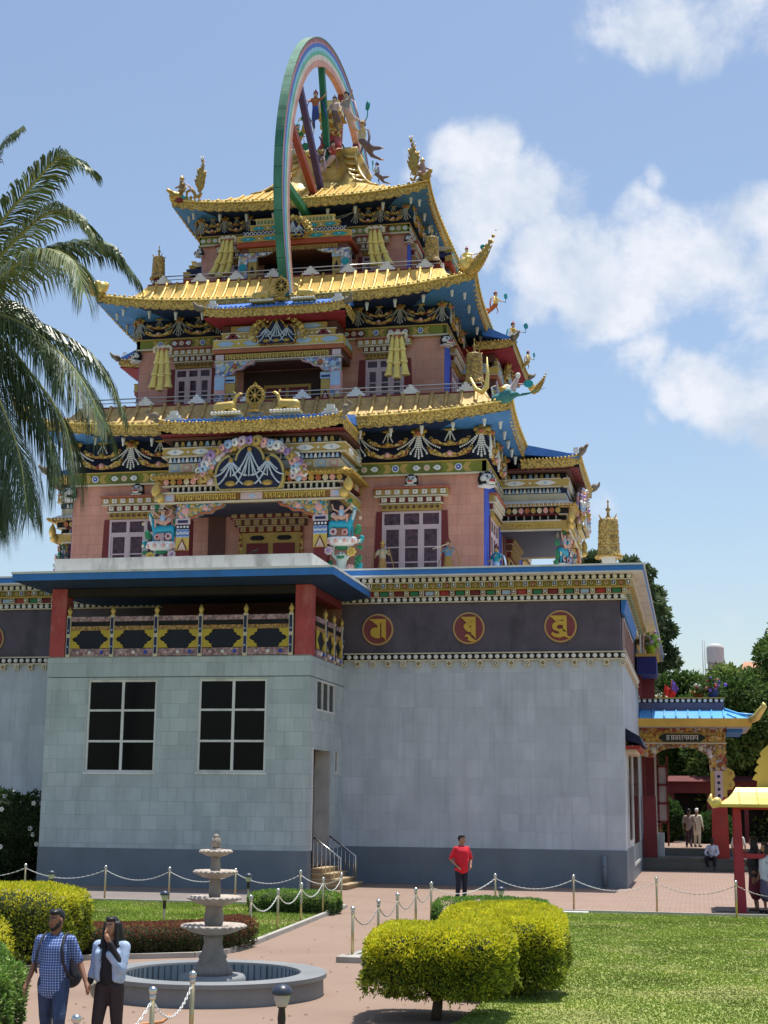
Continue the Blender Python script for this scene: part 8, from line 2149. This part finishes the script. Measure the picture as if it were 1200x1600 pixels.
tree('mango_tree', (9.5, 38, 0), ((8.6, 37, 9.6), (3.6, 3.5, 3.6)), 30000, .30, TM, 'brighter mango tree crown rising highest behind the blue roofed gate', 'trees behind the gate', .4, seed=4, clumps=34, csz=(.25, .42))
tree('shade_tree', (2.2, 36, 0), ((2.0, 36, 7.0), (2.4, 2.4, 2.8)), 26000, .28, TM[:3] + [TM[2]], 'rounded tree over the brown roofed building left of the mango tree', 'trees behind the gate', .3, seed=7, clumps=34, csz=(.3, .5))
tree('shade_tree', (1.0, 40, 0), ((1.6, 40, 3.6), (4.6, 3, 2.9)), 30000, .28, TM[:2] + [TM[0], TM[1]], 'dark low tree filling the view under the gate arch', 'trees behind the gate', .3, seed=8, clumps=46, csz=(.3, .5))
tree('silvery_tree', (-4.0, 45, 0), ((-3.3, 45, 15.4), (3.6, 3.0, 3.6)), 26000, .36, TP, 'tall grey green tree rising behind the hall roof beside the big gold cylinder', None, .35, seed=11, clumps=30, sparse=True, csz=(.14, .27),
     cl=[(-.2, 44, 15.2, .9), (.5, 44, 14.7, .6), (.1, 44, 13.6, .9), (.9, 44, 13.5, .55), (.3, 44, 12.6, .6), (-.4, 44, 11.8, .9), (.5, 44, 11.4, .5), (1.2, 44, 11.5, .42), (1.0, 44, 13.7, .35), (-.8, 44, 10.4, .9), (1.1, 44, 12.2, .35), (-1.2, 44, 16.6, 1.0), (-.6, 44, 17.2, .7), (-5.8, 44, 16.8, .8), (-6.6, 44, 16.2, .7)])
tree('silvery_tree', (-12.5, 48, 0), ((-10.5, 48, 16.0), (3.2, 2.6, 2.4)), 12000, .34, TP, 'grey green tree seen through the right hand porch of the tower', None, .35, seed=13, clumps=20, csz=(.3, .5))
# shrubs and broad leaved plants under the gate
hedge('garden_shrub', (3.1, 26.5, 1.5), (1.2, .7, .75), GL, GL + [DARKLEAF], 6000, .16, 'green shrub in the shade at the right of the walkers on the upper terrace', 'shrub', p=2.5, seed=31, lump=.3, ytop=.5)
hedge('garden_shrub', (.6, 27.5, 1.9), (1.0, .7, 1.1), GL, GL + [DARKLEAF], 6000, .18, 'tall dark shrub behind the slatted stand under the gate', 'shrub', p=2.5, seed=33, lump=.3, ytop=.6)
pl = empty('broad_leaf_plant', (-.2, 22.5, .85), 'broad leaved plant with long arching leaves behind the gate', 'plant'); mb = MB(); rnd = random.Random(9)
for i in range(13):
    a = rnd.uniform(0, 6.28); L_ = rnd.uniform(.9, 1.5); pts = [(-.2 + math.cos(a) * L_ * t * .8, 22.5 + math.sin(a) * L_ * t * .5, .9 + L_ * (1.6 * t - 1.1 * t * t)) for t in [j / 5 for j in range(6)]]
    mb.tube(pts, [.02, .08, .11, .10, .06, .01], GT[1] if i % 3 else GT[0], 6, flat=.15)
wpart(mb, 'leaves', pl)
# background roof and tanks
bk = empty('background_building', (0, 55, 0), 'brown building with a thin flat roof behind the gate', 'building')
mb = MB(); mb.box(-3, 8, 56, 62, .8, 9.6, mat('brown_wall', (.10, .055, .04), var=.2)); wpart(mb, 'wall', bk)
mb = MB(); mb.hexa([(-2.2, 50, 10.2), (8, 50, 11.8), (8, 62, 11.8), (-2.2, 62, 10.2)], [(-2.2, 50, 10.35), (8, 50, 11.95), (8, 62, 11.95), (-2.2, 62, 10.35)], mat('grey_tin_roof', (.32, .27, .26), var=.15)); wpart(mb, 'roof', bk)
mb = MB(); 
for x in (-1.5, .3, 2.0): mb.box(x, x + .15, 50.2, 50.4, 2, 10.3, MAROON)
wpart(mb, 'post', bk)
bk2 = empty('red_gallery', (2.2, 30, 0), 'low dark red gallery in the shade behind the gate arch', 'building')
mb = MB(); mb.box(.8, 9, 30.0, 33, 3.35, 3.95, MAROON); mb.hexa([(.3, 29.5, 3.95), (10, 29.5, 3.95), (10, 33.5, 3.95), (.3, 33.5, 3.95)], [(1, 30.5, 4.25), (10, 30.5, 4.25), (10, 32.5, 4.25), (1, 32.5, 4.25)], mat('dull_red_roof', (.13, .03, .03))); wpart(mb, 'roof', bk2)
for x in (1.0, 2.9, 4.8, 6.7): mb = MB(); mb.box(x, x + .22, 30.1, 30.35, .85, 3.35, MAROON); wpart(mb, 'post', bk2)
mb = MB(); mb.box(1.2, 9, 32.8, 33, .85, 3.35, DARKIN); wpart(mb, 'wall', bk2)
def tank(x, y, z, r, h, lab):
    t_ = empty('water_tank', (x, y, z), lab, 'water tank', 'water tanks on far roofs'); mb = MB(); TK = mat('white_tank_plastic', (.55, .53, .52), var=.05)
    pr = [(r, 0)]
    for i in range(8): pr += [(r, h * (i + .2) / 8.6), (r * 1.03, h * (i + .5) / 8.6), (r, h * (i + .8) / 8.6)]
    mb.lathe(pr + [(r * .98, h), (r * .5, h * 1.12), (r * .2, h * 1.15), (0, h * 1.16)], (0, 0, 0), TK, 20); mb.build('tank', t_)
    mb = MB(); mb.box(-r * .9, r * .9, -r * .9, r * .9, -4, 0, mat('tank_stand', (.30, .26, .24))); mb.build('stand', t_)
tank(4.05, 60, 12.9, .62, 1.25, 'white ribbed water tank on a far roof left of the mango tree'); tank(.05, 50, 10.9, .62, 1.1, 'grey white water tank low beside the hall flank')
mb = MB()
for x in (3.15, 3.3): mb.tube([(x, 60, 8), (x, 60, 14.6)], .03, mat('thin_mast', (.35, .35, .36)), 5)
tag(mb.build('antenna_mast'), 'thin double mast left of the white water tank', 'mast')
rf_ = empty('tiled_roof_house', (7.5, 58, 0), 'far house with an orange tiled roof peeping out of the mango crown', 'building')
mb = MB(); mb.hexa([(5.2, 54, 11.7), (8.6, 54, 11.7), (8.6, 60, 11.7), (5.2, 60, 11.7)], [(6.0, 56.9, 12.7), (8.2, 56.9, 12.7), (8.2, 57.1, 12.7), (6.0, 57.1, 12.7)], mat('orange_tiles', (.45, .22, .12), var=.2)); wpart(mb, 'roof', rf_)
mb = MB(); mb.box(5.4, 8.4, 54.4, 59.6, 1, 11.7, CREAM); wpart(mb, 'wall', rf_)

# ================================================================== COCONUT PALM
PX, PY = -18.6, -14.0
palm = empty('coconut_palm', (PX, PY, 0), 'tall coconut palm with drooping feathery fronds in front of the tower', 'palm tree')
mb = MB(); mb.tube([(PX - 1.2, PY + .2, 0), (PX - .9, PY + .1, 5), (PX - .5, PY, 10), (PX - .1, PY, 16.2)], [.24, .18, .15, .13], mat('palm_trunk', (.22, .18, .14), var=.25, vscale=4, bump=.6, bscale=8), 12)
wpart(mb, 'trunk', palm)
PLM = [mat('palm_leaf_a', (.13, .19, .075), rough=.36, var=.25, vscale=1.5, trans=.2), mat('palm_leaf_b', (.05, .085, .027), rough=.45, var=.25, vscale=1.5), mat('palm_leaf_c', (.25, .28, .13), rough=.4, var=.2, vscale=1.5)]
RAC = mat('palm_rachis', (.38, .38, .14), var=.15)
def frond(pts, W_, lab=None, dens=88, side=1.0, seed=0, droopf=.55, cm=(0, 1, 2)):
    """pts: rachis control points from crown to tip; leaflets hang down either side"""
    rnd = random.Random(seed); P = [Vector(p) for p in pts]; k = len(P) - 1
    def at(t):
        x = t * k; i = min(int(x), k - 1); f = x - i; p0 = P[max(0, i - 1)]; p1 = P[i]; p2 = P[i + 1]; p3 = P[min(k, i + 2)]
        return .5 * ((2 * p1) + (p2 - p0) * f + (2 * p0 - 5 * p1 + 4 * p2 - p3) * f * f + (3 * p1 - p0 - 3 * p2 + p3) * f ** 3)
    V = [[], [], []]; F = [[], [], []]
    for i in range(dens):
        t = .10 + .90 * i / (dens - 1); p = at(t); d = (at(min(1, t + .01)) - at(max(0, t - .01))).normalized()
        s = d.cross(Vector((0, 0, 1)))
        s = s.normalized() if s.length > .15 else Vector((.3, -1, 0)).normalized()
        up_ = s.cross(d).normalized(); ln = W_ * 1.5 * (math.sin(math.pi * min(1, .16 + .80 * t)) ** .55) * rnd.uniform(.88, 1.1)
        for q in (-1, 1):
            q0 = p + d * rnd.uniform(-.015, .015); dirn = (s * q * .55 + d * (.42 + .35 * t) + up_ * .12 + Vector((rnd.gauss(0, .05), rnd.gauss(0, .05), rnd.gauss(0, .05)))).normalized()
            m1 = q0 + dirn * ln * .42 - Vector((0, 0, droopf * ln * .16)); m2 = q0 + dirn * ln * .74 - Vector((0, 0, droopf * ln * .52)); tp = q0 + dirn * ln * .88 - Vector((0, 0, droopf * ln * 1.05))
            w = d * .030; kk = cm[rnd.choice((0, 0, 1, 1, 2))]; o = len(V[kk])
            V[kk] += [q0 - w * .6, q0 + w * .6, m1 + w, m1 - w, m2 + w * .7, m2 - w * .7, tp]; F[kk] += [(o, o + 1, o + 2, o + 3), (o + 3, o + 2, o + 4, o + 5), (o + 5, o + 4, o + 6)]
    mb = MB()
    for j in range(3):
        if V[j]: mb.add([tuple(x) for x in V[j]], F[j], PLM[j])
    n = 14; path = [at(i / n) for i in range(n + 1)]; mb.tube(path, [.055 * (1 - i / n) + .008 for i in range(n + 1)], RAC, 6)
    o = mb.build('frond', palm, fix=False); o.location = -palm.location
    if lab: o['label'] = lab
FROND_SPECS = [([(-18.2, -14.0, 16.77), (-17.69, -14.0, 19.47), (-17.31, -13.6, 21.4), (-16.88, -13.2, 22.26)], 0.75, 0.5, (0, 1, 2)), ([(-18.19, -14.0, 16.68), (-16.92, -14.4, 18.47), (-15.54, -14.8, 19.75), (-14.62, -15.0, 20.43), (-13.65, -15.2, 19.96)], 0.85, 0.55, (0, 1, 2)), ([(-18.19, -14.0, 16.58), (-16.79, -14.0, 18.04), (-15.48, -14.0, 19.21), (-14.6, -14.0, 19.14), (-14.05, -14.0, 18.62)], 0.85, 0.6, (0, 2, 2)), ([(-18.18, -14.0, 16.48), (-16.43, -15.0, 16.89), (-14.66, -16.0, 17.29), (-13.32, -16.8, 16.67), (-12.86, -17.0, 15.69)], 0.85, 0.9, (0, 2, 2)), ([(-18.19, -14.0, 16.58), (-16.77, -13.2, 17.94), (-15.49, -12.8, 18.7), (-14.26, -12.4, 18.8), (-13.36, -12.2, 17.85)], 0.8, 0.7, (1, 1, 0)), ([(-18.17, -14.0, 16.39), (-16.89, -13.6, 16.54), (-15.57, -13.2, 16.11), (-14.13, -13.0, 15.14), (-13.33, -12.8, 13.65)], 0.85, 0.8, (0, 1, 2)), ([(-18.17, -14.0, 16.29), (-16.38, -14.6, 16.05), (-14.8, -15.0, 15.12), (-13.53, -15.4, 13.86), (-12.65, -15.6, 12.39)], 1.0, 1.0, (1, 1, 0)), ([(-18.16, -14.0, 16.19), (-16.84, -14.0, 15.74), (-15.6, -14.0, 14.45), (-14.56, -14.0, 13.02), (-14.13, -14.0, 11.37)], 1.0, 1.1, (1, 1, 0)), ([(-18.15, -14.0, 16.1), (-16.67, -15.0, 14.67), (-15.6, -15.6, 13.01), (-14.87, -16.0, 11.65), (-14.46, -16.2, 10.06)], 0.9, 1.1, (1, 1, 1)), ([(-18.15, -14.0, 16.1), (-17.57, -13.6, 14.76), (-17.15, -13.2, 12.95), (-16.85, -13.0, 11.95), (-16.57, -13.0, 10.64)], 0.95, 1.1, (1, 1, 1)), ([(-18.15, -14.0, 16.1), (-17.53, -13.0, 15.71), (-16.65, -12.6, 14.62), (-15.83, -12.4, 13.29), (-15.42, -12.4, 11.66)], 1.0, 1.2, (1, 1, 1)), ([(-18.15, -14.0, 16.1), (-17.06, -14.8, 14.75), (-16.19, -15.0, 13.19), (-15.41, -15.2, 11.95), (-14.82, -15.2, 10.69)], 1.0, 1.2, (1, 1, 0)), ([(-18.15, -14.0, 16.1), (-18.06, -13.0, 14.57), (-17.63, -12.8, 12.69), (-17.27, -12.6, 11.77), (-17.03, -12.6, 10.54)], 1.0, 1.1, (1, 1, 1)), ([(-18.17, -14.0, 16.39), (-17.62, -13.0, 17.08), (-16.89, -12.4, 17.04), (-16.12, -12.2, 16.07), (-15.63, -12.2, 14.68)], 0.9, 1.0, (0, 1, 1)), ([(-18.19, -14.0, 16.58), (-19.29, -14.0, 19.19), (-20.85, -14.0, 20.7), (-22.28, -14.0, 20.41)], 0.9, 0.6, (0, 1, 2)), ([(-18.19, -14.0, 16.58), (-19.73, -14.0, 17.06), (-21.34, -14.0, 16.77), (-22.65, -14.0, 15.28)], 0.9, 0.8, (0, 1, 2)), ([(-18.19, -14.0, 16.58), (-19.31, -11.5, 18.52), (-19.39, -9.8, 19.78), (-19.27, -8.6, 19.34)], 0.9, 0.8, (0, 1, 2)), ([(-18.19, -14.0, 16.58), (-17.17, -16.5, 16.76), (-15.55, -18.5, 16.27), (-14.36, -19.6, 14.63)], 0.9, 0.8, (0, 1, 2))]
for i, (pts, w_, dr, cm) in enumerate(FROND_SPECS): frond(pts, w_, seed=i, droopf=dr, cm=cm, dens=165)

# ================================================================== each bead, block and finial a part of its own
import numpy as np
def explode(o, name, maxn=100):
    """turn the loose pieces of one mesh into parts, the nearest maxn each on its own, the rest as one"""
    me = o.data; nv = len(me.vertices); co = np.empty(nv * 3); me.vertices.foreach_get('co', co); co = co.reshape(-1, 3)
    ed = np.empty(len(me.edges) * 2, dtype=int); me.edges.foreach_get('vertices', ed); ed = ed.reshape(-1, 2)
    def comp(n, pairs):
        p = list(range(n))
        def f(a):
            while p[a] != a: p[a] = p[p[a]]; a = p[a]
            return a
        for a, b in pairs:
            ra, rb = f(a), f(b)
            if ra != rb: p[ra] = rb
        return np.unique([f(i) for i in range(n)], return_inverse=True)[1]
    isl = comp(nv, ed.tolist()); k = isl.max() + 1
    lo = np.full((k, 3), 1e9); hi = np.full((k, 3), -1e9); np.minimum.at(lo, isl, co); np.maximum.at(hi, isl, co)
    sz = (hi - lo).max(1); gap = np.maximum(0, np.maximum(lo[:, None] - hi[None], lo[None] - hi[:, None]))
    a, b = np.nonzero(np.triu(np.sqrt((gap ** 2).sum(2)) <= np.maximum(.02, .48 * np.maximum(sz[:, None], sz[None])), 1))
    pc = comp(k, list(zip(a.tolist(), b.tolist())))[isl]; n = pc.max() + 1
    if n < 2: o.name = name; return
    M = o.matrix_basis; P_ = o.parent; base = Matrix.Identity(4)
    chain_ = []; q = o
    while q is not None: base = q.matrix_basis @ base; q = q.parent
    cen = [Vector(co[pc == i].mean(0)) for i in range(n)]
    order = sorted(range(n), key=lambda i: (base @ cen[i] - CP).length); rank = {p: (r if r < maxn else maxn) for r, p in enumerate(order)}
    grp = {}
    for f in me.polygons: grp.setdefault(rank[int(pc[f.vertices[0]])], []).append(f)
    for r, fs in sorted(grp.items()):
        idx = {}; vs = []; F = []; mi = []; sm = []
        for f in fs:
            row = []
            for v in f.vertices:
                if v not in idx: idx[v] = len(vs); vs.append(tuple(co[v]))
                row.append(idx[v])
            F.append(row); mi.append(f.material_index); sm.append(f.use_smooth)
        m2 = bpy.data.meshes.new(name); m2.from_pydata(vs, [], F)
        for mt in me.materials: m2.materials.append(mt)
        m2.polygons.foreach_set('material_index', mi); m2.polygons.foreach_set('use_smooth', sm); m2.update()
        c = bpy.data.objects.new(name, m2); COL.objects.link(c); c.parent = P_; c.matrix_basis = M.copy()
        if r >= maxn: c['kind'] = 'stuff'
    for ch in kids(o): ch.parent = P_
    bpy.data.objects.remove(o)
ONE = {'bead_rows': 'bead', 'cornice_blocks': 'cornice_block', 'dentils': 'dentil', 'merlons': 'merlon', 'porch_finials': 'porch_finial', 'blue_wall_facing': 'blue_wall_facing', 'bracket_carving': 'bracket_carving',
       'side_panels': 'side_panel', 'balusters': 'baluster', 'carved_flowers': 'carved_flower', 'jamb': 'jamb', 'leaf_carving': 'leaf_carving', 'strut': 'strut', 'tail': 'tail', 'scalloped_crest': 'scalloped_crest'}
bpy.context.view_layer.update()
for o in list(COL.objects):
    st_ = o.name.split('.')[0]
    if o.type == 'MESH' and st_ in ONE and o.parent is not None: explode(o, ONE[st_])
